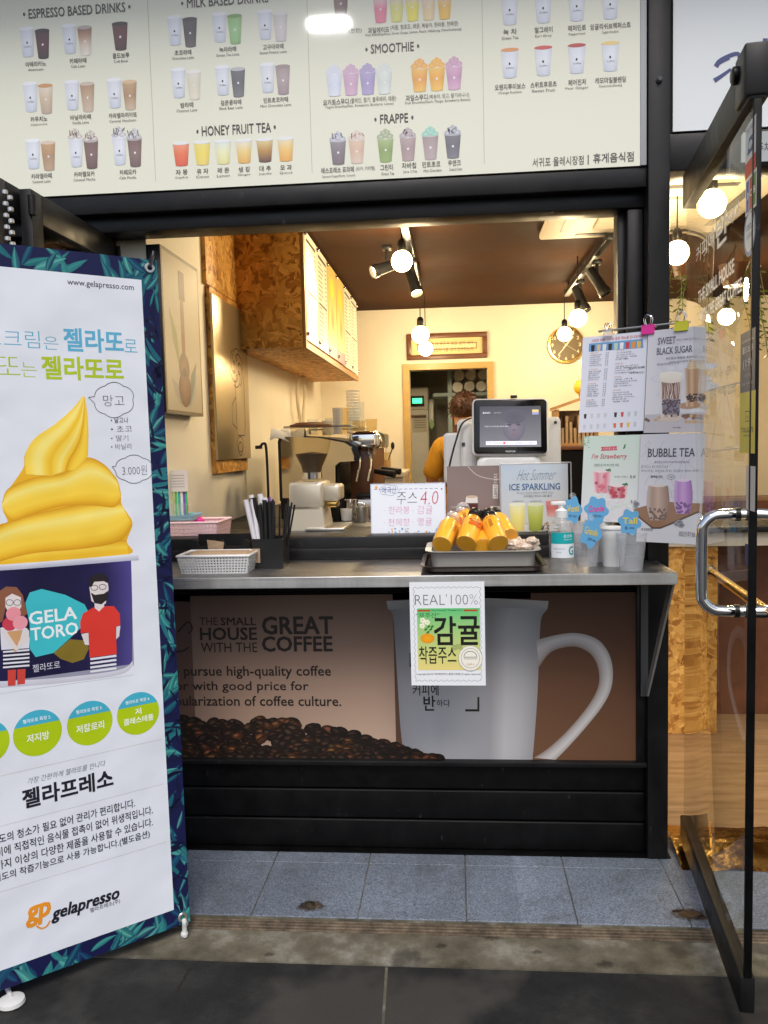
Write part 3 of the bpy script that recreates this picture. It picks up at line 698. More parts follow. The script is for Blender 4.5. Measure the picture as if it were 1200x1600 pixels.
c.T('• MILK BASED DRINKS •', 283, -4, 428, 11, TX, bold=.014, dy=-6)
c.T('• HONEY FRUIT TEA •', 307, 197, 431, 212, TX, bold=.014, dy=-5)
for i, (kor, eng, cc) in enumerate((('자 몽', 'Grapefruit', [rgb(240, 160, 120), rgb(236, 110, 60), rgb(226, 84, 44)]), ('유 자', 'Citron', [rgb(240, 224, 130), rgb(244, 222, 90), rgb(240, 214, 110)]), ('레 몬', 'Lemon', [rgb(226, 236, 226), rgb(238, 238, 190), rgb(232, 226, 150)]),
        ('생 강', 'Ginger', [rgb(236, 232, 214), rgb(240, 210, 130), rgb(232, 178, 80)]), ('대 추', 'Jujube', [rgb(230, 210, 150), rgb(190, 140, 60), rgb(96, 52, 30)]), ('모 과', 'Quince', [rgb(238, 226, 190), rgb(244, 200, 110), rgb(236, 170, 70)]))):
    x = 284 + i * 32.6; y = 258 - i * 1.5
    icon(x, y, 27, 34, cc, None, rgb(236, 238, 240), taper=.74); c.T(kor, x - 9, y + 7, x + 9, y + 15, TX, bold=.015); c.T(eng, x - 10, y + 17.5, x + 10, y + 21.5, TX2)
c.T('과일에이드', 575, 43, 608, 52, TX, bold=.012, dy=-1); c.T('(자몽, 청포도, 레몬, 복숭아, 한라봉, 천혜향)', 610, 38, 716, 47, TX2, dy=-4); c.T('Fruit Ade(Grapefruit, Green Grape, Lemon, Peach, Hallabong, Cheonhyehyang)', 571, 51, 721, 56, TX2, dy=-6)
icon(533, 26, 26, 42, [rgb(120, 70, 60), rgb(100, 50, 44), rgb(60, 30, 28)], 1); c.T('더치커피', 505, 44, 535, 52, TX); c.T('(한잔)', 545, 44, 565, 52, TX2)
for i, cc in enumerate((rgb(232, 120, 150), rgb(226, 222, 120), rgb(238, 226, 70), rgb(236, 210, 160), rgb(240, 190, 60))):
    icon(595 + i * 25, 34 - i * 1.4, 24, 40, [rgb(240, 220, 220), cc, cc], 1)
c.T('• SMOOTHIE •', 571, 69, 655, 83, TX, bold=.014, dy=-3)
for i, (a, b) in enumerate(((rgb(226, 230, 242), rgb(214, 220, 238)), (rgb(214, 176, 204), rgb(206, 166, 196)), (rgb(178, 164, 208), rgb(168, 152, 200)), (rgb(226, 234, 228), rgb(214, 222, 218)))):
    icon(523 + i * 26, 149 - i * 1.2, 26, 34, [a, b, a], 1, None, (a, mixc(a, b, .8)))
for i, (a, b) in enumerate(((rgb(246, 196, 96), rgb(236, 160, 50)), (rgb(248, 200, 90), rgb(240, 170, 50)), (rgb(222, 176, 206), rgb(200, 150, 184)))):
    icon(656 + i * 27, 142 - i * 1.6, 27, 36, [a, b, a], 1, None, (a, b))
c.T('요거트스무디', 505, 155, 545, 164, TX, bold=.012); c.T('(플레인, 딸기, 블루베리, 레몬)', 547, 152, 619, 161, TX2, dy=-1); c.T('Yogurt Smoothie(Plain, Strawberry, Blueberry, Lemon)', 508, 164, 615, 169, TX2, dy=-3)
c.T('과일스무디', 634, 148, 668, 157, TX, bold=.012); c.T('(복숭아, 망고, 딸기바나나)', 670, 147, 733, 155, TX2, dy=-2); c.T('Fruit Smoothie(Peach, Mango, Strawberry Banana)', 633, 158, 735, 163, TX2, dy=-4)
c.T('• FRAPPE •', 585, 179, 646, 193, TX, bold=.014, dy=-2)
for x, y, cols, wp in ((529, 256, [rgb(150, 140, 148), rgb(130, 116, 124), rgb(120, 104, 110)], (rgb(226, 226, 236), rgb(176, 178, 196), rgb(70, 66, 84))), (558, 254, [rgb(226, 200, 176), rgb(220, 186, 160), rgb(226, 204, 186)], (rgb(240, 232, 226), rgb(216, 196, 180), rgb(190, 130, 80))),
        (603, 252, [rgb(180, 196, 140), rgb(140, 166, 90), rgb(150, 176, 104)], (rgb(208, 214, 190), rgb(150, 164, 120))), (638, 250, [rgb(188, 166, 166), rgb(170, 146, 148), rgb(180, 156, 156)], (rgb(214, 200, 206), rgb(170, 156, 164), rgb(90, 70, 76))),
        (673, 248, [rgb(170, 150, 150), rgb(180, 160, 162), rgb(186, 170, 170)], (rgb(190, 232, 218), rgb(140, 204, 186))), (708, 246, [rgb(120, 116, 126), rgb(104, 100, 110), rgb(124, 120, 130)], (rgb(220, 222, 232), rgb(160, 162, 178), rgb(60, 58, 70)))):
    icon(x, y, 26, 36, cols, 1, None, wp)
for kor, eng, x0, x1, y in (('에스프레소 프라페', 'Espresso Frappe(Mocha, Caramel)', 502, 553, 262), ('그린티', 'Green Tea', 594, 614, 258), ('자바칩', 'Java Chip', 628, 650, 255), ('민트초코', 'Mint Chocolate', 660, 688, 253), ('쿠앤크', 'Cookie & Cream', 700, 720, 251)):
    c.T(kor, x0, y - 1, x1, y + 8, TX, bold=.012); c.T(eng, x0 + 2, y + 11, x1 + 2, y + 15.5, TX2)
c.T('(모카, 카라멜)', 556, 260, 586, 267, TX2)
for i, (k1, e1, k2, e2, cc) in enumerate((('녹 차', 'Green Tea', '오렌지루이보스', 'Orange Rooibos', rgb(226, 150, 84)), ('얼그레이', 'Earl Grey', '스위트후르츠', 'Sweet Fruit', rgb(206, 70, 66)), ('페퍼민트', 'Peppermint', '페어진저', 'Pear Ginger', rgb(186, 40, 44)), ('잉글리쉬브렉퍼스트', 'English Breakfast', '캐모마일블렌딩', 'Chamomile Blending', rgb(236, 206, 130)))):
    x = 797 + i * 52.3; y = 37 - i * 3
    paper(x, y, 28, 44, cc); w = len(k1) * 3.5
    c.T(k1, x - w, y + 8, x + w, y + 17, TX, bold=.012); c.T(e1, x - 13, y + 20, x + 13, y + 24.5, TX2)
    y = 120 - i * 3.5; paper(x, y, 28, 42, cc); w = len(k2) * 3.4
    c.T(k2, x - w, y + 11, x + w, y + 20, TX, bold=.012); c.T(e2, x - 18, y + 22.5, x + 18, y + 27, TX2)
c.T('서귀포 올레시장점', 832, 247, 912, 261, TX, dy=-4); c.P([(918.3, 242), (919.8, 242), (919.8, 257), (918.3, 257)], TX, 3); c.T('휴게음식점', 927, 240, 990, 255, TX, bold=.01, dy=-3)
c.build('print', 'print_board', board)
m = MB(); m.box((.556, FY - .028, 2.071), (.574, FY - .0, 2.86), .002); m.build('edge_trim', 'grey_plastic', board)

# white shop sign over the entrance
sign = thing('shop_sign', 'white shop sign with navy brush lettering over the entrance', 'sign', (1.6, FY, 2.165))
c = facade(FY - .014); c.panel(.652, 2.166, 2.55, 2.86, rgb(226, 230, 230), .03); c.build('panel', 'print_board', sign)
c = facade(FY - .0145); NV = rgb(42, 50, 112)
c.Ln([(1119, 104), (1124, 96), (1138, 88), (1150, 84), (1155, 87), (1154, 100), (1149, 120), (1142, 138)], 8, NV, 2, 4, smooth=5)
c.Ln([(1118, 103), (1126, 97), (1140, 91)], 7, NV, 2.5, 4, smooth=4)
c.Ln([(1116, 126), (1124, 121), (1134, 114), (1142, 108)], 7.5, NV, 3, 4, smooth=4)
c.Ln([(1196, 60), (1194, 95), (1192, 150)], 8, NV, 2, 6, smooth=4); c.Ln([(1172, 106), (1194, 100)], 7, NV, 3, 5)
c.build('print', 'print_board', sign)

# market lamp up in the arcade behind the photographer (its reflection shows in the menu board)
P0 = at(514, 40, FY - .024); dd = (P0 - EYE); lc = P0 + V((dd.x, -dd.y, dd.z)) * 1.0
lamp = thing('arcade_lamp', 'bright white market lamp panel reflected in the menu board', 'ceiling lamp', lc)
m = MB(); m.rbox((lc.x - .13, lc.y - .06, lc.z), (lc.x + .13, lc.y + .06, lc.z + .02), .05); m.build('diffuser', 'arcade_light', lamp)
m = MB(); m.rbox((lc.x - .15, lc.y - .08, lc.z + .02), (lc.x + .15, lc.y + .08, lc.z + .08), .05, bev=.01); m.build('housing', 'white_plastic', lamp)

# ================================================================== COUNTER SHELF WITH BRACKET
cs = thing('counter_shelf', 'stainless steel serving shelf below the window', 'counter', (0, FY, .9))
m = MB(); m.box((-1.45, 2.33, .893), (.60, 2.70, .90), .001, 1); m.build('top', 'steel_top', cs)
m = MB(); m.box((-1.45, 2.326, .868), (.604, 2.331, .9005), .0015, 1); m.box((.598, 2.331, .868), (.604, 2.70, .9005), .0015, 1); m.build('front_lip', 'steel', cs)
a = V((.594, 2.36, .868)); b = V((.572, 2.565, .485)); m = MB()
w = V((0, .022, 0)); m.prism([a - w, a + w, b + w * .6, b - w * .6], (.006, 0, 0)); m.build('bracket_strut', 'steel_plain', cs)
m = MB(); m.box((.557, 2.566, .48), (.583, 2.572, .868)); m.build('bracket_plate', 'dark_grey', cs, 0)

# ================================================================== MUG POSTER UNDER THE SHELF
mp = thing('advert_panel', 'brown advertising panel of a white mug and coffee beans under the shelf', 'poster', (-.3, FY, .27))
c = facade(FY - .006)
B1 = rgb(116, 92, 84); B2 = rgb(104, 72, 52); B3 = rgb(120, 92, 78)
XB = .572
c.panel(-1.5, .262, XB, .805, [rgb(110, 86, 74), rgb(96, 66, 46), rgb(82, 52, 38), rgb(100, 80, 74)], .02, 12, 8)
u = lambda x, y: c.p(x, y)
c.grid(u(300, 1000)[0], .30, u(615, 1000)[0], .80, [rgb(164, 136, 118), rgb(206, 178, 160), rgb(130, 102, 90), rgb(120, 98, 90)], 1, 8, 8)
c.grid(u(830, 1000)[0], .262, XB - .02, .80, [rgb(116, 82, 60), rgb(112, 78, 56), rgb(84, 52, 38), rgb(100, 68, 52)], 1, 8, 8)
c.panel(-1.5, .782, XB, .806, rgb(12, 12, 13), .001)
# mug body, rows of colour from its left edge to its right edge
L_ = spline(c.ps((604, 940), (606, 950), (614, 962), (617, 1000), (622, 1080), (626, 1140), (632, 1187)), 4); R_ = spline(c.ps((857, 940), (855, 952), (846, 965), (843, 1000), (840, 1080), (836, 1140), (832, 1187)), 4)
c.band(L_, R_, [rgb(150, 152, 162), rgb(172, 174, 184), rgb(190, 192, 202), rgb(196, 198, 206), rgb(190, 192, 200), rgb(180, 182, 190), rgb(172, 172, 180), rgb(196, 198, 206), rgb(184, 186, 194), rgb(160, 160, 168)], 2)
T_ = c.ps((604, 939), (730, 934), (857, 939)); c.band(spline(T_, 6), spline(c.ps((606, 952), (730, 948), (855, 952)), 6), [rgb(210, 210, 216), rgb(178, 180, 188)], 3)
# handle
out_ = spline(c.ps((838, 1000), (870, 992), (900, 989), (930, 997), (948, 1015), (957, 1042), (955, 1075), (940, 1105), (912, 1140), (885, 1170), (868, 1187)), 5)
inn_ = spline(c.ps((842, 1042), (862, 1018), (895, 1010), (918, 1018), (930, 1032), (936, 1052), (934, 1075), (918, 1104), (888, 1140), (858, 1168), (834, 1184)), 5)
c.band(out_, inn_, [rgb(176, 172, 172), rgb(212, 210, 214), rgb(190, 186, 190), rgb(150, 136, 130)], 3)
# lettering
IK = rgb(44, 36, 34)
c.T('THE', 312, 965, 340, 977, IK, dy=-.5); c.T('SMALL', 345, 965, 400, 977, IK, bold=.022, dy=-.5)
c.T('HOUSE', 313, 981, 401, 1000, IK, bold=.03, dy=-.5); c.T('WITH THE', 314, 1004, 402, 1019, IK, bold=.004)
c.T('GREAT', 410, 964, 520, 991, IK, bold=.035, dy=-1); c.T('COFFEE', 410, 995, 519, 1018, IK, bold=.035, dy=-1)
c.T('We pursue high-quality coffee', 247, 1041, 517, 1061, IK, bold=.018, dy=-1)
c.T('flavor with good price for', 243, 1065, 482, 1083, IK, bold=.018, dy=-1)
c.T('popularization of coffee culture.', 252, 1088, 533, 1108, IK, bold=.018, dy=-1)
c.Ln([(278, 988), (286, 978), (294, 972), (299, 976), (300, 984), (294, 990)], 2.5, IK, 4, 2, smooth=5); c.Ln([(276, 1018), (286, 1017), (296, 1011)], 3, IK, 4, 2, smooth=4)
c.T('커피에', 645, 1067, 685, 1085, IK, bold=.02, dy=3); c.T('반', 662, 1087, 680, 1110, IK, bold=.03); c.T('하다', 682, 1093, 703, 1104, IK, bold=.01)
c.P([(727, 1108), (746, 1108), (746, 1089), (749, 1089), (749, 1111.5), (727, 1111.5)], IK, 4); c.P([(640, 1020), (644, 1020), (644, 1042), (640, 1042)], IK, 4)
# beans
rb = random.Random(4)
def top_of(x):
    for (xa, ya), (xb, yb) in zip(((250, 1116), (330, 1122), (420, 1120), (480, 1124), (540, 1138), (590, 1152), (640, 1170), (690, 1186)), ((330, 1122), (420, 1120), (480, 1124), (540, 1138), (590, 1152), (640, 1170), (690, 1186), (740, 1200))):
        if xa <= x <= xb: return ya + (yb - ya) * (x - xa) / (xb - xa)
    return 1116
bz = []
for i in range(560):
    x = rb.uniform(200, 690); t = top_of(x)
    if t + 6 < 1190: bz.append((rb.uniform(t + 6, 1192), x))
bz.sort()
for i, (y, x) in enumerate(bz):
    r = rb.uniform(9, 14); q = rb.random(); k = .6 + .7 * q
    base = (.030 * k, .016 * k, .010 * k, 1) if q < .82 else (.09, .034, .014, 1)
    hi = tuple(min(1, b * rb.uniform(2.4, 4.2)) for b in base[:3]) + (1,)
    uu, vv = c.p(x, min(y, 1186)); kk = c.px(x, y); ro = rb.uniform(-.6, .6)
    LL = 5 + i * .012
    c.ell(uu, vv, r * kk, r * .66 * kk, base, LL, 14, rot=ro, edge=tuple(b * .35 for b in base[:3]) + (1,))
    c.ell(uu - r * .15 * kk, vv + r * .22 * kk, r * .5 * kk, r * .26 * kk, hi, LL + .004, 10, rot=ro, edge=base)
    if rb.random() < .55: c.line([(uu - r * .8 * kk * math.cos(ro), vv - r * .8 * kk * math.sin(ro)), (uu, vv + r * .1 * kk), (uu + r * .8 * kk * math.cos(ro), vv + r * .8 * kk * math.sin(ro))], r * .14 * kk, tuple(b * .25 for b in base[:3]) + (1,), LL + .008)
c.c = [(q[0] * .92, q[1] * .885, q[2] * .83, 1) for q in c.c]
# keep everything inside the sheet's own rectangle
for i, q in enumerate(c.v):
    if q.z < .262: q.z = .262
c.build('print', 'print', mp)
m = MB(); m.box((-1.5, FY - .03, .250), (.577, FY + .02, .266), .003); m.build('lower_rail', 'black_metal', mp)
m = MB(); m.box((.548, FY - .016, .266), (.577, FY + .02, .866), .003); m.build('side_rail', 'black_metal', mp)
# ================================================================== ON THE LEFT WALL
def wallX(x, y=0, z=0): return Canvas((x, y, z), (0, 1, 0))
pf = thing('ukulele_picture', 'tall picture of a ukulele in a thin frame with a deep black side', 'picture', (XL, 2.9, 1.38))
px0 = -.952
ya, yb_ = 2.715, 3.115; za, zb2 = 1.395, 1.945
m = MB(); m.box((XL, ya, za), (px0 - .003, yb_, zb2), .002); m.build('frame', 'black_plastic', pf)
c = wallX(px0)
c.panel(ya, za, yb_, zb2, rgb(120, 96, 62), .003)
c.grid(ya + .012, za + .012, yb_ - .012, zb2 - .012, [rgb(206, 190, 158), rgb(196, 180, 148), rgb(214, 198, 164), rgb(186, 170, 138)], 1)
UW = rgb(150, 96, 44); UD = rgb(110, 66, 30)
uy0 = (ya + yb_) / 2 - .0
c.grid(uy0 - .022, za + .16, uy0 + .016, za + .40, UW, 2); c.grid(uy0 - .03, za + .40, uy0 + .03, za + .50, UD, 3)
for (r1, r2, zz) in ((.056, .052, .165), (.066, .064, .090)): c.ell(uy0 - .003, za + zz, r1, r2, UW, 2.5 + r1 * 8, 22, edge=UD)
c.ell(uy0 - .003, za + .15, .018, .018, rgb(60, 36, 20), 4)
for s_, z1, z2, cc in ((-1, .14, .36, rgb(150, 150, 70)), (1, .03, .2, rgb(120, 130, 110)), (1, .02, .15, rgb(170, 174, 176)), (-1, .02, .12, rgb(180, 170, 150))):
    c.poly([(uy0 + s_ * .04, za + z1), (uy0 + s_ * .11, za + (z1 + z2) / 2), (uy0 + s_ * .14, za + z2), (uy0 + s_ * .07, za + (z1 + z2) / 2 + .03)], cc, 1.6 + z2)
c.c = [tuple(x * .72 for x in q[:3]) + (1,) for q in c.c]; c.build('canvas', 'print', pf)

pq = thing('coffee_plaque', 'brushed metal wall plaque with an engraved latte cup outline', 'plaque', (XL, 3.6, 1.2))
y0_, y1_ = 3.36, 3.90
m = MB(); m.box((XL, y0_, 1.17), (XL + .02, y1_ - .02, 1.93)); m.build('backing', 'osb', pq)
m = MB(); m.box((XL + .02, y0_ - .01, 1.225), (XL + .032, y1_, 1.90), .002); m.build('plate', 'plaque_metal', pq)
c = wallX(XL + .0325); EN = rgb(84, 66, 40); yc = (y0_ + y1_) / 2 + .06
for k in range(6):
    a = k * 60
    c.line([(yc + .07 * math.cos(R(a + t)) + .04 * math.cos(R(a + t * 3)), 1.63 + .06 * math.sin(R(a + t)) + .03 * math.sin(R(a + t * 3))) for t in range(0, 121, 12)], .006, EN, 1)
c.line([(yc - .03, 1.58), (yc - .03, 1.38), (yc - .02, 1.33), (yc + .10, 1.33), (yc + .12, 1.38), (yc + .12, 1.6)], .006, EN, 1)
c.line([(yc - .03, 1.5), (yc - .1, 1.46), (yc - .1, 1.38), (yc - .03, 1.36)], .006, EN, 1)
c.line([(yc + .02 + .035 * math.cos(R(t)), 1.27 + .03 * math.sin(R(t))) for t in range(0, 361, 20)], .006, EN, 1)
c.line([(yc + .02 + .055 * math.cos(R(t)), 1.29 + .035 * math.sin(R(t))) for t in range(0, 361, 20)], .005, EN, 1)
c.build('engraving', 'print', pq)

cab = thing('wall_cabinet', 'OSB box high on the left wall carrying backlit menu sheets', 'cabinet', (XL, 4.8, 1.72))
xf, cy0, cy1, cz0 = -.682, 3.79, 5.85, 1.725
m = MB(); m.box((XL, cy0, cz0), (xf, cy1, CZ), .002); m.build('body', 'osb_dark', cab)
m = MB(); m.box((XL, 3.33, 1.935), (XL + .018, 3.79, CZ)); m.build('side_board', 'osb', cab, 0)
m = MB(); m.box((xf, cy0, cz0 - .004), (xf + .016, cy1, cz0 + .026)); m.box((xf, cy0, cz0 + .026), (xf + .016, cy0 + .022, CZ)); m.build('edge_strip', 'wood', cab, 0)
nsh = 6; wsh = (cy1 - cy0 - .05) / nsh
for k in range(nsh):
    c = wallX(xf + .018); yA = cy0 + .03 + k * wsh; yB = yA + wsh - .02; z0, z1 = cz0 + .035, 2.255
    c.panel(yA, z0, yB, z1, rgb(236, 226, 196) if k not in (2, 3) else rgb(230, 190, 110), .006)
    rr = random.Random(k)
    if k in (2, 3):
        c.ell((yA + yB) / 2, z0 + .2, .09, .12, rgb(206, 120, 60), 1, edge=rgb(240, 200, 120)); c.ell((yA + yB) / 2, z0 + .38, .07, .06, rgb(250, 210, 60), 1); c.grid(yA, z0, yB, z0 + .07, rgb(150, 110, 120), 1)
    else:
        c.grid(yA + .03, z1 - .045, yB - .03, z1 - .03, rgb(70, 56, 44), 1); c.grid(yA + .03, z0 + .22, yB - .03, z0 + .232, rgb(70, 56, 44), 1)
        zz = z1 - .07
        while zz > z0 + .05:
            if abs(zz - z0 - .226) > .02:
                c.grid(yA + .03, zz, yA + .03 + rr.uniform(.09, .16), zz + .007, rgb(130, 116, 96), 1); c.grid(yB - .075, zz, yB - .03, zz + .007, rgb(130, 116, 96), 1)
            zz -= .022
    c.build('menu_sheet', 'print_lit', cab)
for k in range(nsh + 1):
    for zz in (cz0 + .06, 2.235): MB().lathe([(.009, 0), (.009, .008), (.006, .012)], mtx=M.Translation((xf + .018, cy0 + .02 + k * wsh, zz)) @ M.Rotation(R(90), 4, 'Y'), seg=10).build('standoff', 'chrome', cab)

# cables hanging below the cabinet
for k, (y_, pts) in enumerate(((0, [(3.84, 1.72), (3.84, 1.5), (3.86, 1.2), (3.85, .96)]), (1, [(5.1, 1.72), (5.08, 1.55), (5.16, 1.42), (5.10, 1.25)]), (2, [(5.3, 1.72), (5.34, 1.6), (5.26, 1.45), (5.3, 1.28)]))):
    m = MB(); m.tube(spline([(XL + .012 + (.03 if k else 0), a, b) for a, b in pts], 6), .006 if k == 0 else .011, 8)
    tag(m.build('wall_cable', 'cream_box'), ('thin straight white cable running down beside the metal plaque', 'thicker cream hose hanging below the middle of the OSB cabinet', 'curled cream hose hanging below the far end of the OSB cabinet')[k], 'cable')

# ================================================================== BACK WALL
fr = thing('calligraphy_frame', 'framed line of calligraphy above the storeroom doorway', 'picture', at(699, 568, BY - .02))
q0 = at(636, 568, BY - .03); q1 = at(761, 518, BY - .03); fx0, fx1, fz0, fz1 = q0.x, q1.x, q0.z + .025, q1.z
m = MB()
for a, b in (((fx0, fz0), (fx1, fz0 + .035)), ((fx0, fz1 - .035), (fx1, fz1)), ((fx0, fz0 + .035), (fx0 + .035, fz1 - .035)), ((fx1 - .035, fz0 + .035), (fx1, fz1 - .035))): m.box((a[0], BY - .03, a[1]), (b[0], BY - .001, b[1]), .004)
m.build('frame', 'wood_dark', fr)
c = facade(BY - .012); c.panel(fx0 + .03, fz0 + .03, fx1 - .03, fz1 - .03, rgb(232, 206, 150), .004)
c.grid(fx0 + .075, fz0 + .07, fx1 - .075, fz1 - .07, rgb(150, 110, 60), 1); c.grid(fx0 + .082, fz0 + .077, fx1 - .082, fz1 - .077, rgb(238, 222, 180), 2)
zm = (fz0 + fz1) / 2; xm = (fx0 + fx1) / 2
c.text_uv('여호와여 내 영혼의 힘을 같이 내가', xm, zm + .022, fx1 - fx0 - .2, .028, rgb(80, 62, 40), 3); c.text_uv('주를 그 안전하기를 내가 간구하노라', xm, zm - .024, fx1 - fx0 - .2, .028, rgb(80, 62, 40), 3)
c.build('paper', 'print', fr)

ck = thing('wall_clock', 'round gold faced wall clock with white numerals', 'clock', at(884.5, 566, BY - .02))
cc_ = at(884.5, 538.7, BY - .03); cr = .132
mt = M.Translation((cc_.x, BY - .001, cc_.z)) @ M.Rotation(R(90), 4, 'X')
m = MB(); m.lathe([(cr, 0), (cr, .028), (cr - .004, .036), (cr - .014, .036), (cr - .018, .028)], mtx=mt, seg=40, cap=False); m.build('rim', 'brass', ck)
m = MB(); m.lathe([(cr - .002, .0), (cr - .002, .026)], mtx=mt, seg=40); m.build('dial', mat('clock_gold', (.13, .09, .035), .45), ck)
c = Canvas((cc_.x, BY - .0285, cc_.z), (1, 0, 0)); CW = rgb(245, 232, 200)
for k in range(1, 13):
    t = R(90 - 30 * k); c.text_uv(str(k), .098 * math.cos(t), .098 * math.sin(t), .016 if k < 10 else .024, .024, CW, 1, bold=.02)
c.build('numerals', 'print', ck)
c = Canvas((cc_.x, BY - .0295, cc_.z), (1, 0, 0))
c.line([(-.02, -.024), (.052, .058)], .009, CW, 1); c.line([(.02, .018), (-.055, -.07)], .006, CW, 2); c.line([(-.03, .02), (.07, -.045)], .002, CW, 3); c.ell(0, 0, .009, .009, CW, 4)
c.build('hands', 'print', ck)

# storeroom: cabinet-like appliance, shelf with rolls of cups
ap = thing('fridge', 'tall grey refrigerator with a green display in the storeroom', 'refrigerator', at(655, 900, 7.4))
ax0, ax1 = at(628, 700, 7.2).x, at(671, 700, 7.2).x; az = at(655, 605, 7.2).z
m = MB(); m.box((ax0 - .15, 7.22, -.04), (ax1, 7.9, az), .012); m.build('cabinet', 'appliance', ap)
dzz = at(655, 641, 7.2).z
m = MB(); m.box((ax0 - .14, 7.195, dzz + .005), (ax1 - .005, 7.22, az - .01), .006); m.build('control_panel', 'appliance', ap)
m = MB(); m.box((ax0 - .14, 7.195, .05), (ax1 - .005, 7.22, dzz - .015), .006); fdoor = m.build('door', 'appliance', ap)
m = MB(); m.box((ax0 - .1, 7.17, dzz - .06), (ax1 - .02, 7.195, dzz - .04), .004); m.build('handle', 'wood_dark', fdoor)
g0, g1 = at(643, 632, 7.19), at(660, 621, 7.19)
m = MB(); m.box((g0.x - .015, 7.185, g0.z - .02), (g1.x + .015, 7.196, g1.z + .015), .003); fdis = m.build('display', 'black_plastic', ap)
m = MB(); m.box((g0.x + .008, 7.181, g0.z + .008), (g1.x - .004, 7.186, g1.z - .006)); m.build('readout', 'screen_green', fdis, 0)
c = facade(7.193); a, b = c.p(645, 676), c.p(668, 648); c.panel(a[0], a[1], b[0], b[1], rgb(206, 200, 184), .002)
for i in range(5): c.grid(a[0] + .015, b[1] - .03 - i * .02, b[0] - .02, b[1] - .022 - i * .02, rgb(150, 144, 130), 1)
c.build('notice', 'print', fdoor)
m = MB(); m.box((ax1, 7.3, az - .35), (ax1 + .04, 7.6, az - .1), .008); m.build('hinge_cover', 'white_plastic', ap)
k_ = at(674, 663, 7.2); m = MB(); m.prism([(k_.x - .02, 7.20, k_.z), (k_.x, 7.20, k_.z - .05), (k_.x + .03, 7.20, k_.z), (k_.x, 7.20, k_.z + .05)], (0, .004, 0)); m.build('tag', mat('tag_green', (.35, .55, .25), .6), ap, 0)

sh = thing('cup_shelf', 'pale blue storeroom rack stacked with rolls of paper cups', 'shelf', at(735, 900, 7.0))
sx0, sx1 = at(700, 640, 7.0).x, at(790, 640, 7.0).x; szz = at(735, 613, 7.0).z
for xx in (sx0, sx1):
    m = MB(); m.box((xx, 6.98, -.04), (xx + .035, 7.015, CZ)); m.build('upright', 'blue_shelf', sh, 0)
for zz in (szz, szz - .5, szz - 1.0):
    m = MB(); m.box((sx0 - (.12 if zz == szz else 0), 6.975, zz - .03), (sx1 + .03, 7.4, zz), .004); m.build('board', 'blue_shelf', sh)
cup0 = None; rr = .046; cnt = 0
for row in range(4):
    for k in range(6):
        x_ = sx0 + .085 + k * .098 + (.012 if row % 2 else -.004); z_ = szz + rr + row * .092 + (.004 * (k % 2))
        if x_ > sx1 - .02: continue
        if cup0 is None:
            cup0 = thing('paper_cup_roll', 'round white end of a paper cup roll on the pale blue storeroom rack', 'paper cups', (x_, 7.0, z_), 'rolls of paper cups on the storeroom rack')
            mt = M.Translation((x_, 6.97, z_)) @ M.Rotation(R(-90), 4, 'X')
            m = MB(); m.lathe([(rr * .82, .012), (rr * .9, .012), (rr * .96, 0), (rr, .006), (rr * .97, .02), (rr * .93, .4)], mtx=mt, seg=20); m.build('cups', 'cup_white', cup0)
        else: dup(cup0, (x_, 7.0 + random.uniform(-.02, .03), z_))

# ================================================================== BARISTA (seen from behind)
def skin_mesh(name, verts, edges, radii, m, parent, sub=2):
    me = bpy.data.meshes.new(name + '_s'); me.from_pydata([V(v) for v in verts], edges, [])
    o = bpy.data.objects.new(name + '_s', me); COL.objects.link(o)
    sk_ = o.modifiers.new('s', 'SKIN'); sk_.use_smooth_shade = True
    for i, r in enumerate(radii):
        r = r if isinstance(r, tuple) else (r, r)
        me.skin_vertices[0].data[i].radius = r; me.skin_vertices[0].data[i].use_root = (i == 0)
    sb = o.modifiers.new('u', 'SUBSURF'); sb.levels = sub; sb.render_levels = sub
    dg = bpy.context.evaluated_depsgraph_get(); dg.update()
    out = bpy.data.meshes.new_from_object(o.evaluated_get(dg)); out.name = name
    bpy.data.objects.remove(o); bpy.data.meshes.remove(me)
    return link_mesh(name, out, m, parent, 180)
hx = at(724, 640, 5.0).x; PYY = 5.0
pr = thing('person', 'person with short reddish brown hair in a mustard shirt, back turned behind the till', 'person', (hx, PYY, -.04))
H0 = 1.56
def bp(x, y, z): return (hx + x, PYY + y, z)
bv = [bp(.02, 0, .86), bp(.01, .01, 1.02), bp(0, .01, 1.18), bp(0, 0, 1.27), bp(.005, .015, 1.325), bp(.01, .035, 1.375), bp(.012, .04, 1.44), bp(.014, .03, 1.51),
      bp(-.13, .0, 1.245), bp(-.20, .03, 1.07), bp(-.16, .22, .98), bp(-.12, .30, .99), bp(-.10, .36, .985),
      bp(.14, .0, 1.245), bp(.22, .03, 1.07), bp(.18, .22, .98), bp(.14, .30, .99), bp(.12, .36, .985),
      bp(-.08, 0, .80), bp(-.09, .01, .43), bp(-.09, -.01, .04), bp(-.09, .10, .0), bp(.12, 0, .80), bp(.12, .01, .43), bp(.12, -.01, .04), bp(.12, .10, .0)]
be = [(0, 1), (1, 2), (2, 3), (3, 4), (4, 5), (5, 6), (6, 7), (3, 8), (8, 9), (9, 10), (10, 11), (11, 12), (3, 13), (13, 14), (14, 15), (15, 16), (16, 17), (0, 18), (18, 19), (19, 20), (20, 21), (0, 22), (22, 23), (23, 24), (24, 25)]
br = [.13, .12, .13, .11, .055, .062, .085, .060, .062, .045, .036, .026, .030, .062, .045, .036, .026, .030, .085, .058, .042, .036, .085, .058, .042, .036]
skin_mesh('body', bv, be, br, 'skin', pr)
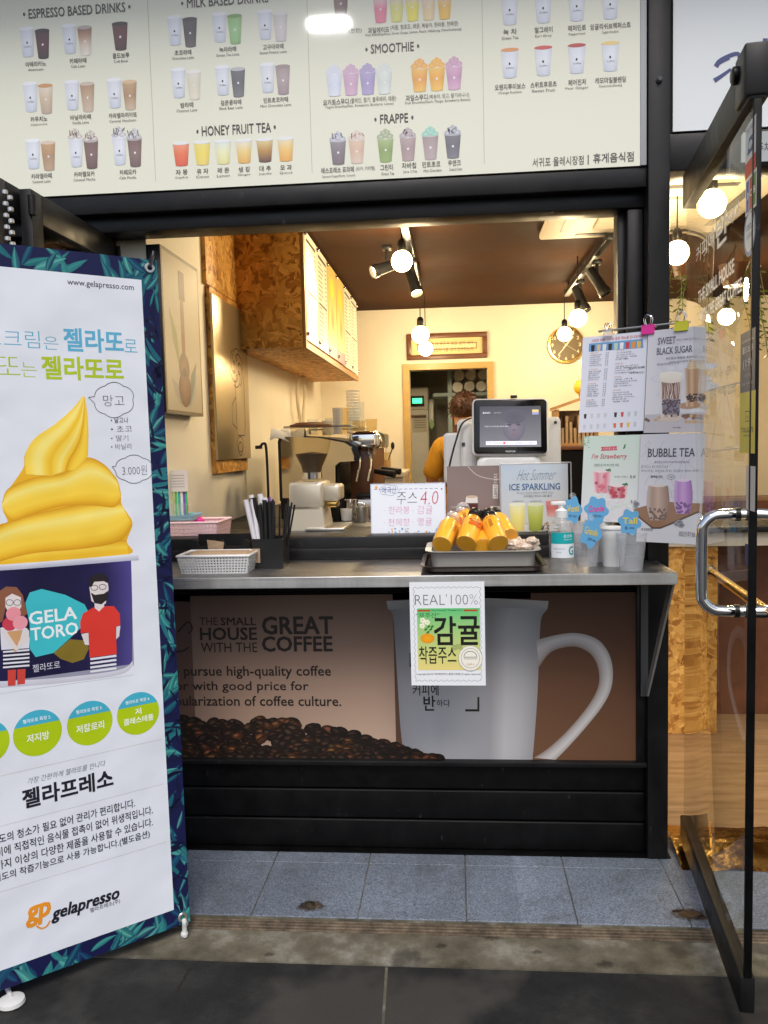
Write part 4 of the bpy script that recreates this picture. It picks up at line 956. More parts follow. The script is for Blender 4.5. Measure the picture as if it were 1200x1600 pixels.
sv = [bp(.02, 0, .84), bp(.01, .01, 1.02), bp(0, .01, 1.18), bp(0, 0, 1.265), bp(.003, .01, 1.315), bp(-.135, .0, 1.24), bp(-.185, .02, 1.11), bp(-.20, .03, 1.06), bp(.145, .0, 1.24), bp(.205, .02, 1.11), bp(.22, .03, 1.06)]
skin_mesh('shirt', sv, [(0, 1), (1, 2), (2, 3), (3, 4), (3, 5), (5, 6), (6, 7), (3, 8), (8, 9), (9, 10)], [.155, .145, .15, .13, .072, .082, .068, .066, .082, .068, .066], 'shirt', pr)
skin_mesh('trousers', [bp(.02, 0, .88), bp(-.08, 0, .78), bp(-.09, .01, .43), bp(-.09, -.01, .08), bp(.12, 0, .78), bp(.12, .01, .43), bp(.12, -.01, .08)], [(0, 1), (1, 2), (2, 3), (0, 4), (4, 5), (5, 6)], [.15, .105, .078, .062, .105, .078, .062], 'trousers', pr)
m = MB()
hm = M.Translation(bp(.012, .03, 1.478)) @ M.Rotation(R(-8), 4, 'X') @ M.Rotation(R(-20), 4, 'Z')
m.sphere((0, 0, 0), .1, 24, (.86, 1.0, .98))
for v in m.bm.verts:
    q = v.co
    if q.y > .02 and q.z < .045: v.co.y = .02 + (q.y - .02) * .35     # face side open
    if q.z < -.045: v.co.z = -.045 + (q.z + .045) * .55; v.co.x *= .9; v.co.y *= .92
bmesh.ops.transform(m.bm, matrix=hm, verts=m.bm.verts[:])
for k in range(900):
    a = random.uniform(0, 2 * math.pi); e = random.uniform(-.3, 1.4)
    d = V((math.cos(a) * math.cos(e) * .86, math.sin(a) * math.cos(e), math.sin(e) * .98))
    if d.y > .3 and e < .5: continue
    p0 = hm @ (d * .096); p1 = hm @ (d * .107 + V((random.uniform(-.02, .02), random.uniform(-.02, .01), random.uniform(-.03, .006))))
    m.tube([p0, p0.lerp(p1, .5) + d * .003, p1], [.0028, .0022, .0006], 4, cap=False)
m.build('hair', 'hair', pr, 180)
m = MB()
for s_ in (-1, 1): m.sphere(hm @ V((s_ * .088, .015, -.03)), .018, 10, (.5, .8, 1.4))
m.build('ear', 'skin', pr)
m = MB(); m.sphere(hm @ V((0, .105, -.03)), .014, 10, (.9, 1.2, 1.2))
m.build('nose', 'skin', pr)
m = MB(); m.tube(spline([bp(-.10, -.10, 1.02), bp(-.085, -.135, 1.18), bp(-.06, -.10, 1.30), bp(-.05, .02, 1.33)], 5), .014, 8); m.tube(spline([bp(.11, -.10, 1.02), bp(.085, -.135, 1.18), bp(.06, -.10, 1.30), bp(.05, .02, 1.33)], 5), .014, 8); m.build('apron_strap', 'wood_dark', pr)

# ================================================================== CEILING: LAMPS, TRACKS, AIR CONDITIONER
def bulb(px, py, y, label, watts, r=.048, cord=True, grp='round filament bulbs hanging from the ceiling'):
    p = at(px, py, y); b = thing('hanging_bulb', label, 'light bulb', (p.x, p.y, CZ), grp)
    m = MB(); m.lathe([(.004, r * 1.02)] + [(r * math.cos(t), r * math.sin(t)) for t in [R(80 - 16 * k) for k in range(11)]] + [(.002, -r)], c=p, seg=20); m.build('globe', 'bulb', b)
    m = MB(); m.lathe([(.016, r * .9), (.019, r * 1.0), (.019, r * 1.75), (.012, r * 2.0)], c=p, seg=14); m.build('socket', 'black_plastic', b)
    if p.z + r * 2 < CZ: m = MB(); m.tube([(p.x, p.y, p.z + r * 2), (p.x, p.y, CZ)], .003, 6); m.build('cord', 'black_plastic', b)
    ld = bpy.data.lights.new('bulb_light', 'POINT'); lo = bpy.data.objects.new('bulb_light', ld); COL.objects.link(lo); lo.parent = b; lo.location = p - V((p.x, p.y, CZ)) + V((0, 0, -.0))
    ld.energy = watts; ld.color = (1, .775, .46); ld.shadow_soft_size = r * 1.3
    return b
BW = 24.0
bulb(628, 408, 3.86, 'big glowing bulb close under the brown ceiling next to the OSB cabinet', BW)
bulb(657, 523, 4.7, 'glowing bulb with black socket hanging over the corner of the calligraphy frame', BW)
bulb(665, 545, 5.7, 'smaller glowing bulb just below another one in front of the calligraphy', BW)
bulb(903, 497, 4.7, 'glowing bulb with black socket hanging above the wall clock', BW)
bulb(882, 522, 5.7, 'glowing bulb right in front of the wall clock face', BW)
bulb(1058, 395, 3.5, 'glowing bulb beside the black post at the entrance', BW)
bulb(1112, 318, 3.0, 'big glowing bulb seen high through the glass door', BW)
bulb(1135, 495, 5.0, 'glowing bulb low behind the glass door near the posters', BW)

tr1 = at(612, 372, 3.95)
def track(x, y0, y1, z, label):
    t = thing('light_track', label, 'track', (x, (y0 + y1) / 2, CZ)); m = MB(); m.box((x - .017, y0, z), (x + .017, y1, z + .03), .003); m.build('rail', 'black_plastic', t)
    m = MB()
    for yy in (y0 + .1, y1 - .1): m.tube([(x, yy, z + .03), (x, yy, CZ)], .006, 8)
    m.build('hanger', 'black_plastic', t)
    return t
def spot(x, y, z, aim, label, lit=0):
    s_ = thing('spotlight', label, 'spotlight', (x, y, z), 'black track spotlights'); aim = V(aim).normalized()
    q = aim.to_track_quat('Z', 'Y').to_matrix().to_4x4()
    p = V((x, y, z - .10)); mt = M.Translation(p) @ q
    m = MB(); m.lathe([(.018, -.075), (.026, -.07), (.028, .05), (.033, .058), (.033, .085), (.029, .085), (.028, .065)], mtx=mt, seg=20, cap=False); m.build('can', 'black_plastic', s_)
    m = MB(); m.lathe([(.001, .064), (.028, .065)], mtx=mt, seg=20, cap=False); m.build('lens', 'bulb' if lit else 'cream_box', s_)
    if lit:
        ld = bpy.data.lights.new('spot_light', 'SPOT'); lo = bpy.data.objects.new('spot_light', ld); COL.objects.link(lo); lo.parent = s_; lo.location = p + aim * .12 - V((x, y, z)); lo.rotation_euler = (-aim).to_track_quat('Z', 'Y').to_euler(); ld.energy = lit; ld.spot_size = R(95); ld.spot_blend = .7; ld.color = (1, .80, .50); ld.shadow_soft_size = .03
    m = MB(); m.tube([(x, y, z), (x, y, z - .05), p], .009, 8); m.box((x - .022, y - .03, z - .02), (x + .022, y + .03, z), .003); m.build('bracket', 'black_plastic', s_)
t1 = at(640, 385, 4.0); track(t1.x, 3.5, 5.2, 2.19, 'black light track on the ceiling beside the cabinet')
s1 = at(650, 425, 4.2); spot(t1.x, 4.25, 2.19, (.25, -.45, -.85), 'black spotlight tilted down below the left ceiling track', 24)
spot(at(604, 376, 4.12).x, 4.12, 2.235, (-.80, -.45, -.35), 'black spotlight with glowing lens right behind the biggest bulb', 16)
t2 = at(925, 415, 4.5); track(t2.x, 4.0, 5.5, 2.19, 'black light track on the ceiling right of the air conditioner')
spot(t2.x, 4.35, 2.17, (.5, -.2, -.85), 'large black spotlight hanging under the right ceiling track'); spot(t2.x - .01, 4.85, 2.17, (.3, -.3, -.9), 'black spotlight further back on the right ceiling track')

ac = thing('air_conditioner', 'cream ceiling cassette air conditioner', 'air conditioner', (.85, 3.75, CZ))
m = MB(); m.box((.42, 3.30, CZ - .035), (1.27, 4.15, CZ), .012, 3); m.build('panel', 'cream_box', ac)
m = MB()
for k in range(15): m.box((.64, 3.52 + k * .029, CZ - .047), (1.06, 3.52 + k * .029 + .016, CZ - .035), .002, 1)
m.build('grille', 'cream_box', ac)
for a, b in (((.50, 3.45), (.535, 4.0)), ((1.15, 3.45), (1.185, 4.0)), ((.58, 3.36), (1.1, 3.395)), ((.58, 4.055), (1.1, 4.09))):
    m = MB(); m.box((a[0], a[1], CZ - .038), (b[0], b[1], CZ - .033)); m.build('air_slot', 'dark_grey', ac, 0)

# ================================================================== WORK AREA: MACHINE, GRINDER, JARS
gz = .955
em = thing('espresso_machine', 'espresso machine with mirrored side panel and black edging', 'espresso machine', (-.62, 4.0, gz))
# side panel faces the window; silhouette from the photograph's outline (x, z) at y=3.62
pa = [at(x, y, 3.62) for x, y in ((437, 778), (434, 690), (437, 682), (444, 680), (500, 682), (545, 690), (556, 697), (562, 712), (561, 720), (536, 722), (530, 728), (530, 775))]
pol = [(p.x, 3.62, p.z) for p in pa]; pol[0] = (pol[0][0], 3.62, gz + .08); pol[-1] = (pol[-1][0], 3.62, gz + .08)
cx_ = sum(p[0] for p in pol) / len(pol); cz_ = sum(p[2] for p in pol) / len(pol)
m = MB(); m.prism(pol, (0, .75, 0)); m.build('body', 'black_plastic', em)
m = MB(); fp = [(cx_ + (p[0] - cx_) * .93, 3.614 - (p[0] - pol[0][0]) * .30, cz_ + (p[2] - cz_) * .93) for p in pol]; m.loft([fp, [(a, 3.6195, b) for a, _q, b in fp]]); m.build('side_panel', mat('mirror_panel', (.62, .55, .42), .1, metal=1), em)
bx0, bx1 = pol[0][0], pol[8][0]
m = MB(); m.box((bx0 + .02, 3.66, gz), (bx1 + .10, 4.33, gz + .08), .006); m.build('drip_tray', 'steel_plain', em)
m = MB(); m.box((bx0, 3.64, gz - .0), (bx1 - .06, 4.36, gz + .085)); m.build('base', 'black_plastic', em, 0)
zt = pol[3][2]
m = MB(); m.lathe([(.030, 0), (.036, .02), (.036, .10), (.030, .12)], mtx=M.Translation((bx1 + .06, 3.68, zt - .035)) @ M.Rotation(R(-90), 4, 'X'), seg=20); m.box((bx1 - .05, 3.66, zt - .07), (bx1 + .08, 4.30, zt + .01), .02, 3); m.build('group_hood', 'chrome', em)
m = MB(); m.box((bx1 - .05, 3.70, gz + .08), (bx1 + .055, 4.28, zt - .055), .006); m.build('front_panel', 'wood_dark', em)
m = MB(); m.box((bx1 - .02, 3.64, gz + .085), (bx1 + .12, 4.30, gz + .105), .004); m.build('cup_grid', 'black_plastic', em)
for yy in (3.76, 4.12):
    m = MB(); m.lathe([(.03, 0), (.036, .01), (.036, .045), (.028, .06)], c=(bx1 + .015, yy, zt - .15), seg=16); m.build('group_head', 'chrome', em)
    m = MB(); m.tube([(bx1 + .015, yy, zt - .165), (bx1 + .07, yy - .03, zt - .172), (bx1 + .15, yy - .07, zt - .185)], [.012, .012, .016], 10); m.lathe([(.03, -.03), (.034, 0)], c=(bx1 + .015, yy, zt - .155), seg=16); m.build('portafilter', 'black_plastic', em)
for k, xx in enumerate((.0, .05)):
    m = MB(); m.tube(spline([(bx1 - .02 + xx, 3.66, zt - .06), (bx1 + .0 + xx, 3.65, zt - .12), (bx1 - .015 + xx, 3.645, zt - .21)], 5), .006, 8); m.build('steam_wand', 'chrome', em)
m = MB()
for a, b in (((bx0 + .02, 3.66), (bx1 - .04, 3.66)), ((bx0 + .02, 4.30), (bx1 - .04, 4.30)), ((bx1 - .04, 3.66), (bx1 - .04, 4.30))): m.tube([(a[0], a[1], zt + .035), (b[0], b[1], zt + .035)], .005, 8)
m.build('top_rail', 'steel_plain', em)

# small cups and glasses on the machine
def glass(name, x, y, z, r, h, mt, label, cat, taper=.85, grp=None):
    m = MB(); m.lathe([(.001, .004), (r * taper - .003, .004), (r - .002, h), (r, h), (r * taper, 0), (.001, 0)], c=(x, y, z), seg=18, cap=False)
    return tag(m.build(name, mt), label, cat, grp)
gg = 'glasses on top of the espresso machine'
for k, (dx, dy, r, h, mt, lb) in enumerate(((.06, .22, .026, .07, 'clear_plastic', 'small clear glass at the near end of the machine top'), (.14, .26, .030, .075, 'clear_plastic', 'clear glass beside the violet tumblers'), (.18, .20, .024, .12, 'frosted_plastic', 'tall pale violet tumbler stack on the espresso machine'), (.27, .24, .034, .06, 'amber_glass', 'amber tinted glass at the front of the machine top'), (.24, .34, .032, .12, 'clear_plastic', 'tall clear jug at the back of the machine top'), (.32, .36, .028, .07, 'amber_glass', 'amber tinted glass at the far edge of the machine top'))):
    glass('drinking_glass', bx0 + dx + .06, 3.62 + dy, zt + .002, r, h, mt, lb, 'glass', grp=gg)
tw = at(456, 672, 3.75); m = MB(); rows = []
for j in range(9):
    a = j / 8; rows.append([V((bx0 - .03 + .15 * i / 8, 3.60 + .20 * a, zt + .008 + .022 * math.sin(i * .9 + j) * .5 + .012 * math.sin(j * 1.3) + (.0 if a > .12 else -.03))) for i in range(9)])
m.loft(rows, closed=False, cap=False); o = m.build('towel', 'towel', None, 180); tag(o, 'white folded towel lying on the espresso machine', 'towel')

gr = thing('coffee_grinder', 'white coffee grinder with clear bean hopper', 'coffee grinder', (at(490, 815, 3.2).x, 3.2, gz))
gx = gr.location.x; gk = 3.2 / F
ph = [(y, w) for y, w in ((741, 19), (728, 22), (712, 32), (690, 40), (666, 41))]
m = MB(); m.lathe([(.04, gz + 0.0), (.04, gz + .01)], c=(gx, 3.2, 0), seg=8)
m.bm.clear()
gzf = lambda y: at(490, y, 3.2).z
m.lathe([(w * gk * (.72 if False else .78), gzf(y)) for y, w in ph], c=(gx, 3.2, 0), seg=28, cap=False); m.build('hopper', 'amber_glass', gr)
m = MB(); m.lathe([(18 * gk * .75, gzf(740)), (22 * gk * .75, gzf(728)), (31 * gk * .75, gzf(714)), (34 * gk * .75, gzf(709)), (.001, gzf(706))], c=(gx, 3.2, 0), seg=28); m.build('beans', 'beans', gr)
m = MB(); m.lathe([(41 * gk * .8, gzf(667)), (41.5 * gk * .8, gzf(664)), (26 * gk * .8, gzf(660)), (.001, gzf(659))], c=(gx, 3.2, 0), seg=28); m.build('lid', 'wood_dark', gr)
m = MB(); m.lathe([(20 * gk * .8, gzf(748)), (20 * gk * .8, gzf(738))], c=(gx, 3.2, 0), seg=20); m.build('collar', 'chrome', gr)
m = MB()
bz_ = gzf(752); m.rbox((gx - .075, 3.10, bz_ - .10), (gx + .055, 3.31, bz_), .012, axis=1, bev=.008)
m.rbox((gx + .03, 3.14, bz_ - .075), (gx + .115, 3.27, bz_ - .012), .014, axis=1, bev=.006)
m.loft([[(gx - .085, 3.10, gz), (gx + .06, 3.10, gz), (gx + .06, 3.31, gz), (gx - .085, 3.31, gz)], [(gx - .068, 3.11, bz_ - .09), (gx + .05, 3.11, bz_ - .09), (gx + .05, 3.30, bz_ - .09), (gx - .068, 3.30, bz_ - .09)]])
m.build('body', 'grinder_metal', gr)
m = MB(); m.box((gx + .055, 3.16, bz_ - .10), (gx + .10, 3.25, bz_ - .075), .006); m.build('spout', 'brass', gr)
m = MB(); m.box((gx - .01, 3.06, gz), (gx + .14, 3.30, gz + .012), .004); m.build('grounds_tray', 'steel_plain', gr)

# metal milk jugs beside the machine
for k, (px, py, y, r, lb) in enumerate(((548, 775, 3.55, .036, 'squat steel milk jug under the espresso machine front'), (575, 770, 3.7, .03, 'smaller steel milk jug beside the sketchbook'))):
    p = at(px, py, y); j = thing('milk_jug', lb, 'milk jug', (p.x, y, gz)); m = MB(); m.lathe([(.001, .003), (r * .95, .003), (r, .02), (r * .86, .07), (r * .9, .085), (r * .94, .085), (r * .9, .07), (r * 1.04, .02), (r, 0), (.001, 0)], c=(p.x, y, gz), seg=20, cap=False); m.build('body', 'chrome', j)
    m = MB(); m.tube(spline([(p.x + r * .9, y, gz + .07), (p.x + r * 1.6, y, gz + .065), (p.x + r * 1.6, y, gz + .03), (p.x + r, y, gz + .022)], 5), .004, 8); m.build('handle', 'chrome', j)

# small things crowded round the machine front
for k, (px, py, y, r, h, mt, lb) in enumerate(((541, 797, 3.50, .026, .05, 'cup_white', 'small white cup right of the grinder on the black worktop'), (553, 786, 3.58, .022, .045, 'brass', 'little brass measuring cup beside the milk jugs'), (566, 800, 3.46, .03, .06, 'steel_plain', 'steel tamper cup just left of the sketchbook'), (527, 800, 3.52, .022, .085, 'black_plastic', 'slim black canister between grinder and machine'))):
    p = at(px, py, y); glass('small_cup', p.x, y, gz, r, h, mt, lb, 'cup', .8)
for k, (dx, dy, r, h, mt, lb) in enumerate(((.05, .50, .034, .07, 'cup_white', 'white cup at the far end of the machine top'), (.13, .44, .034, .13, 'amber_glass', 'amber tinted carafe standing on the machine top'), (.20, .52, .03, .16, 'clear_plastic', 'tallest clear tumbler stack on the machine top'))):
    glass('drinking_glass', bx0 + dx + .10, 3.62 + dy, zt + .002, r, h, mt, lb, 'glass', grp=gg)
# bent lamp-like black water pipe by the wall
m = MB(); a = at(412, 700, 3.7); m.tube(spline([(a.x - .02, 3.7, a.z), (a.x + .0, 3.7, a.z + .02), (a.x + .012, 3.7, a.z - .02), (a.x + .014, 3.7, gz)], 6), .006, 8); m.box((a.x - .035, 3.68, a.z - .004), (a.x - .01, 3.72, a.z + .012), .003)
tag(m.build('tap', 'black_plastic'), 'thin black tap pipe with bent end against the left wall', 'tap')

# tall stack of takeaway cups behind the machine
s_ = at(553, 690, 4.6); st = thing('cup_stack', 'tall leaning stack of translucent takeaway cups behind the espresso machine', 'cup stack', (s_.x, 4.6, gz))
m = MB(); prof = []
zz = gz; top = at(553, 612, 4.6).z
while zz < top: prof += [(.034, zz), (.040, zz + .010), (.036, zz + .012)]; zz += .016
m.lathe(prof, c=(s_.x, 4.6, 0), seg=18); m.build('cups', 'frosted_plastic', st)

# cream cupboard with utensil jar at the back
b0 = at(573, 745, 4.6); b1 = at(632, 745, 4.6)
cbd = thing('back_cupboard', 'low cream cupboard behind the white sketchbook', 'cupboard', ((b0.x + b1.x) / 2, 4.8, -.04))
zt2 = at(600, 738, 4.6).z
m = MB(); m.box((b0.x, 4.62, -.04), (b1.x - .01, 5.2, zt2 - .03)); m.build('body', 'cream_box', cbd, 0)
m = MB(); m.box((b0.x - .02, 4.60, zt2 - .03), (b1.x, 5.2, zt2), .005); m.build('top', 'cream_box', cbd)
jp = at(600, 737, 4.75); jz = zt2; jr = 15 * 4.75 / F * .75; jh = 30 * 4.75 / F
jar = thing('utensil_jar', 'glass jar on the cream cupboard', 'jar', (jp.x, 4.75, jz))
m = MB(); m.lathe([(.001, .004), (jr - .003, .004), (jr - .003, jh), (jr, jh), (jr, 0), (.001, 0)], c=(jp.x, 4.75, jz), seg=18, cap=False); m.build('body', 'amber_glass', jar)
m = MB(); m.lathe([(.001, .005), (jr * .85, .005), (jr * .85, jh * .6), (.001, jh * .6)], c=(jp.x, 4.75, jz), seg=16, cap=False); m.build('contents', 'kraft', jar)
for k, (dx, tz, mt, lb) in enumerate(((-.03, .19, 'cream_box', 'pale wooden stick standing in the jar on the cupboard'), (.015, .17, 'steel_plain', 'steel spoon standing in the jar on the cupboard'), (.05, .16, 'black_plastic', 'dark spatula leaning out of the jar on the cupboard'))):
    m = MB(); m.tube([(jp.x + dx * .2, 4.75, jz + .02), (jp.x + dx, 4.76, jz + tz - .03)], .004, 8); m.sphere((jp.x + dx * 1.05, 4.76, jz + tz - .015), .014, 10, (.8, .3, 1.6)); tag(m.build('utensil', mt), lb, 'utensil', 'utensils in the jar')
# ================================================================== THINGS AT THE WINDOW
SZ = .974           # window sill top
CT = .9005          # steel shelf top
# sketchbook easel with hand lettering
def easel(name, label, cat, quad, y, th=.006, lean=.10):
    """quad: TL TR BR BL photo pixels; a sheet leaning back from y"""
    bl = at(*quad[3], y); br_ = at(*quad[2], y)
    ux = V((br_.x - bl.x, br_.y - bl.y, 0)); uy = V((0, lean, 1))
    return Canvas((bl.x, y, bl.z), ux, uy)
sb = thing('spiral_sketchbook', 'white spiral sketchbook propped up with a handwritten juice price', 'sketchbook', at(640, 838, 2.80))
c = easel('', '', '', ((583, 757), (697, 752), (697, 836), (580, 838)), 2.78)
w = c.p(697, 800)[0] - c.p(580, 800)[0]; h = c.p(640, 755)[1]
c.panel(0, 0, w, h, rgb(214, 222, 240), .012); c.grid(.004, .004, w - .004, h - .004, rgb(238, 242, 250), 1)
BLU = rgb(60, 84, 150); RED = rgb(206, 60, 90); PNK = rgb(224, 120, 170)
for i in range(13): c.grid(.012 + i * (w - .03) / 13, h - .02, .012 + i * (w - .03) / 13 + .010, h - .0185, BLU, 2)
c.T('주스', 620, 769, 652, 788, rgb(50, 60, 66), bold=-.018, shear=.1); c.T('4.0', 657, 767, 685, 788, RED, bold=-.018, shear=.1)
c.T('메국산', 597, 761, 619, 771, BLU, bold=-.004)
cl = [(c.p(608 + 15 * math.cos(R(t)) * (1 + .08 * math.sin(R(t * 6))), 766 + 8 * math.sin(R(t)) * (1 + .1 * math.sin(R(t * 6))))) for t in range(0, 361, 8)]; c.line(cl, .0008, BLU, 3)
c.T('· 한라봉', 601, 791, 640, 803, PNK, bold=-.018); c.T('· 감귤', 645, 790, 676, 803, PNK, bold=-.018); c.T('· 천혜향', 600, 810, 640, 822, PNK, bold=-.018); c.T('· 영귤', 645, 809, 675, 821, PNK, bold=-.018)
rr = random.Random(3)
for i in range(22): c.El(rr.uniform(604, 690), rr.uniform(826, 833), rr.uniform(.8, 2), rr.uniform(.8, 2), rr.choice([rgb(120, 170, 220), rgb(240, 190, 120), rgb(150, 190, 230)]), 2, 8)
c.El(588, 762, 2.5, 2.5, rgb(240, 180, 90), 2, 10); c.El(690, 764, 1.2, 1.2, INK, 2, 8)
c.build('page', 'print', sb)
m = MB(); o_ = c
for i in range(24):
    u_ = .008 + i * (w - .016) / 23
    m.tube([c.w(u_ + .0012, h + .004 * math.sin(t) - .001, 0) + c.n * (.008 * math.cos(t) - .004) for t in [k * math.pi / 4 for k in range(8)]], .0006, 5)
m.build('spiral_wire', 'steel_plain', sb)
m = MB(); a = c.w(0, h - .004, -40); b = c.w(w, h - .004, -40); m.prism([a, b, b + V((0, .075, -h + .004)), a + V((0, .075, -h + .004))], (0, .002, 0)); m.build('back_cover', 'kraft', sb, 0)

# brown latte card
bc = thing('coffee_leaflet', 'brown coffee leaflet with glass of layered coffee standing behind the juice bottles', 'leaflet', at(742, 838, 2.84))
c = easel('', '', '', ((698, 729), (786, 726), (786, 838), (700, 838)), 2.83, lean=.06)
w = c.p(786, 790)[0]; h = c.p(740, 728)[1]
c.panel(0, 0, w + .03, h, [rgb(150, 128, 124), rgb(146, 124, 120), rgb(126, 106, 104), rgb(132, 112, 108)], .002)
c.Ln([(731, 729), (745, 742), (765, 748), (786, 749)], 1.2, rgb(200, 186, 180), 2, smooth=5)
c.P([(770, 757), (778, 757), (778, 779), (770, 779)], rgb(226, 222, 220), 2)
for i, ch in enumerate('커피메뉴'): c.T(ch, 771.5, 740 + i * 4, 776.5, 743.5 + i * 4, rgb(226, 222, 220), bold=.02)
for i, ch in enumerate('아인슈페너'): c.T(ch, 771.5, 758 + i * 4, 776.5, 761.5 + i * 4, rgb(110, 90, 86), bold=.02)
c.P([(716, 804), (754, 798), (754, 830), (716, 830)], rgb(90, 80, 84), 1)
c.P([(727, 776), (746, 776), (747, 792), (744, 800), (729, 800), (726, 792)], rgb(84, 34, 30), 3); c.P([(728, 776), (746, 776), (746.5, 786), (727, 786)], rgb(232, 222, 216), 4); c.El(737, 776, 9, 2, rgb(206, 180, 150), 5)
c.P([(766, 791), (782, 791), (780, 806), (768, 806)], rgb(170, 130, 110), 3); c.P([(766, 791), (782, 791), (781.5, 797), (767, 797)], rgb(226, 214, 206), 4)
c.P([(717, 805), (734, 805), (732, 815), (719, 815)], rgb(206, 198, 196), 3); c.T('카페라떼', 704, 791, 722, 794, rgb(220, 210, 206))
c.build('sheet', 'print_gloss', bc)

# ice sparkling card in an acrylic stand
ic2 = thing('sparkling_drinks_card', 'pale blue iced sparkling drinks card in a clear acrylic holder', 'menu card', at(836, 835, 2.78))
c = easel('', '', '', ((785, 725), (890, 724), (888, 834), (784, 834)), 2.77, lean=.05)
w = c.p(888, 790)[0]; h = c.p(836, 725)[1]
c.panel(0, 0, w, h, [rgb(206, 202, 196), rgb(214, 208, 200), rgb(196, 208, 220), rgb(184, 200, 216)], .002, 4, 4)
c.T('Hot Summer', 810, 733, 868, 750, rgb(120, 140, 160), bold=-.012, shear=.35)
c.T('ICE SPARKLING', 796, 755, 875, 765, rgb(66, 104, 150), bold=.03, dy=1)
c.T('톡 쏘는 탄산과 얼음의 시원한 만남', 808, 768, 864, 772, rgb(130, 140, 150)); c.T('스파클링 에이드 3종 출시', 818, 773, 862, 777, rgb(90, 100, 110))
for x, cc, lb in ((809, [rgb(238, 232, 180), rgb(238, 224, 130), rgb(232, 210, 110)], '스파클링유자'), (837, [rgb(210, 216, 140), rgb(186, 190, 80), rgb(150, 160, 60)], '스파클링라임'), (863, [rgb(226, 150, 140), rgb(214, 110, 106), rgb(226, 170, 160)], '스파클링자몽')):
    yb2 = 828 if x < 860 else 806
    icon.__globals__['c'] = c; icon(x, yb2, 25 if x < 860 else 20, 40 if x < 860 else 24, cc, None, mixc(cc[0], WHITE, .5), taper=.8); c.T(lb, x - 9, 782, x + 9, 785, rgb(110, 120, 130))
for i in range(60): c.El(rr.uniform(788, 884), rr.uniform(815, 831), rr.uniform(1.5, 4), rr.uniform(1, 2), rr.choice([rgb(196, 176, 150), rgb(226, 214, 196), rgb(170, 150, 130), rgb(214, 222, 228)]), 1.2, 8)
c.T('4.5', 845, 821, 858, 830, INK, L=6, bold=-.004, shear=.3)
c.build('sheet', 'print_gloss', ic2)
m = MB(); a, b, d, e = [c.w(u_, v_, 4) for u_, v_ in ((-.003, 0), (w + .010, 0), (w + .010, h + .003), (-.003, h + .003))]; m.tube([a, e], .0022, 8); m.tube([e, d], .0022, 8); m.tube([d, b], .0022, 8); m.build('acrylic_edge', 'frosted_plastic', ic2, 40)
m = MB(); a, b = c.w(-.004, 0, 14), c.w(w + .012, 0, 14); m.prism([a, b, b + V((0, .09, 0)), a + V((0, .09, 0))], (0, 0, -.003)); m.build('acrylic_foot', 'acrylic', ic2, 0)

# ------------------------------------------------------------------ till with customer display
dp = at(797, 667, 3.02); till = thing('till', 'white cash till with tilted black customer display', 'cash till', (dp.x, 3.1, gz))
q = lambda x, y, d=3.02: at(x, y, d)
hw = (q(856, 667).x - q(737, 667).x) / 2; hh = (q(797, 622).z - q(797, 712).z) / 2
tm = M.Translation(dp) @ M.Rotation(R(-12), 4, 'X') @ M.Rotation(R(1.0), 4, 'Y')
hh /= math.cos(R(10))
m = MB(); m.rbox((-hw, -.004, -hh), (hw, .028, hh), .018, axis=1, bev=.005, mtx=tm); dsh = m.build('display_shell', 'white_plastic', till)
m = MB(); m.rbox((-hw + .006, -.0085, -hh + .006), (hw - .006, -.004, hh - .006), .014, axis=1, bev=.001, mtx=tm); m.build('display_glass', mat('bezel', (.006, .006, .007), .12, spec=.5), dsh)
ux_ = (tm.to_3x3() @ V((1, 0, 0))); uz_ = (tm.to_3x3() @ V((0, 0, 1)))
c = Canvas(tm @ V((0, -.0090, 0)), ux_, uz_)
sx_, sz_ = hw * .80, hh * .72; sc_ = .006
c.grid(-sx_, -sz_, sx_, sz_ * .98, [rgb(104, 104, 112), rgb(112, 112, 118), rgb(72, 72, 80), rgb(66, 66, 74)], 0, 4, 4)
fx = sx_ * .12; FG = rgb(112, 104, 116); FE = rgb(88, 86, 98)
c.ell(fx, -.004, .040, .052, FG, 1, 24, edge=FE); c.ell(fx, .036, .043, .028, rgb(74, 72, 82), 1.4, 24, edge=rgb(80, 80, 90))
for s_ in (-1, 1): c.ell(fx + s_ * .016, .006, .008, .0035, rgb(66, 60, 74), 2); c.line([(fx + s_ * .007, .014), (fx + s_ * .025, .015)], .002, rgb(70, 64, 76), 2)
c.ell(fx, -.014, .007, .004, rgb(92, 84, 98), 2); c.ell(fx, -.030, .011, .003, rgb(116, 84, 96), 2)
c.text_uv('플레이뮤직', -sx_ * .78, sz_ * .66, .026, .006, rgb(230, 230, 235), 3, bold=.02); c.text_uv('오늘의추천곡', -sx_ * .42, sz_ * .66, .026, .004, rgb(190, 190, 196), 3)
c.text_uv('지금 이 순간을 함께 해요', -sx_ * .45, 0, .085, .0045, rgb(220, 220, 226), 3)
c.grid(sx_ * .72, sz_ * .68, sx_ * .93, sz_ * .80, rgb(214, 190, 130), 3); c.grid(sx_ * .72, sz_ * .56, sx_ * .93, sz_ * .67, rgb(150, 150, 190), 3)
c.grid(-sx_ * .80, -sz_ * .90, sx_ * .86, -sz_ * .72, rgb(214, 216, 226), 3); c.text_uv('주문하신 메뉴를 확인해 주세요', -sx_ * .42, -sz_ * .81, .075, .006, rgb(90, 90, 130), 4); c.text_uv('감사합니다 또 오세요', sx_ * .45, -sz_ * .81, .06, .006, rgb(90, 90, 130), 4); c.ell(-sx_ * .2, -sz_ * .81, .004, .004, rgb(220, 60, 70), 4)
c.build('display_screen', 'screen', dsh)
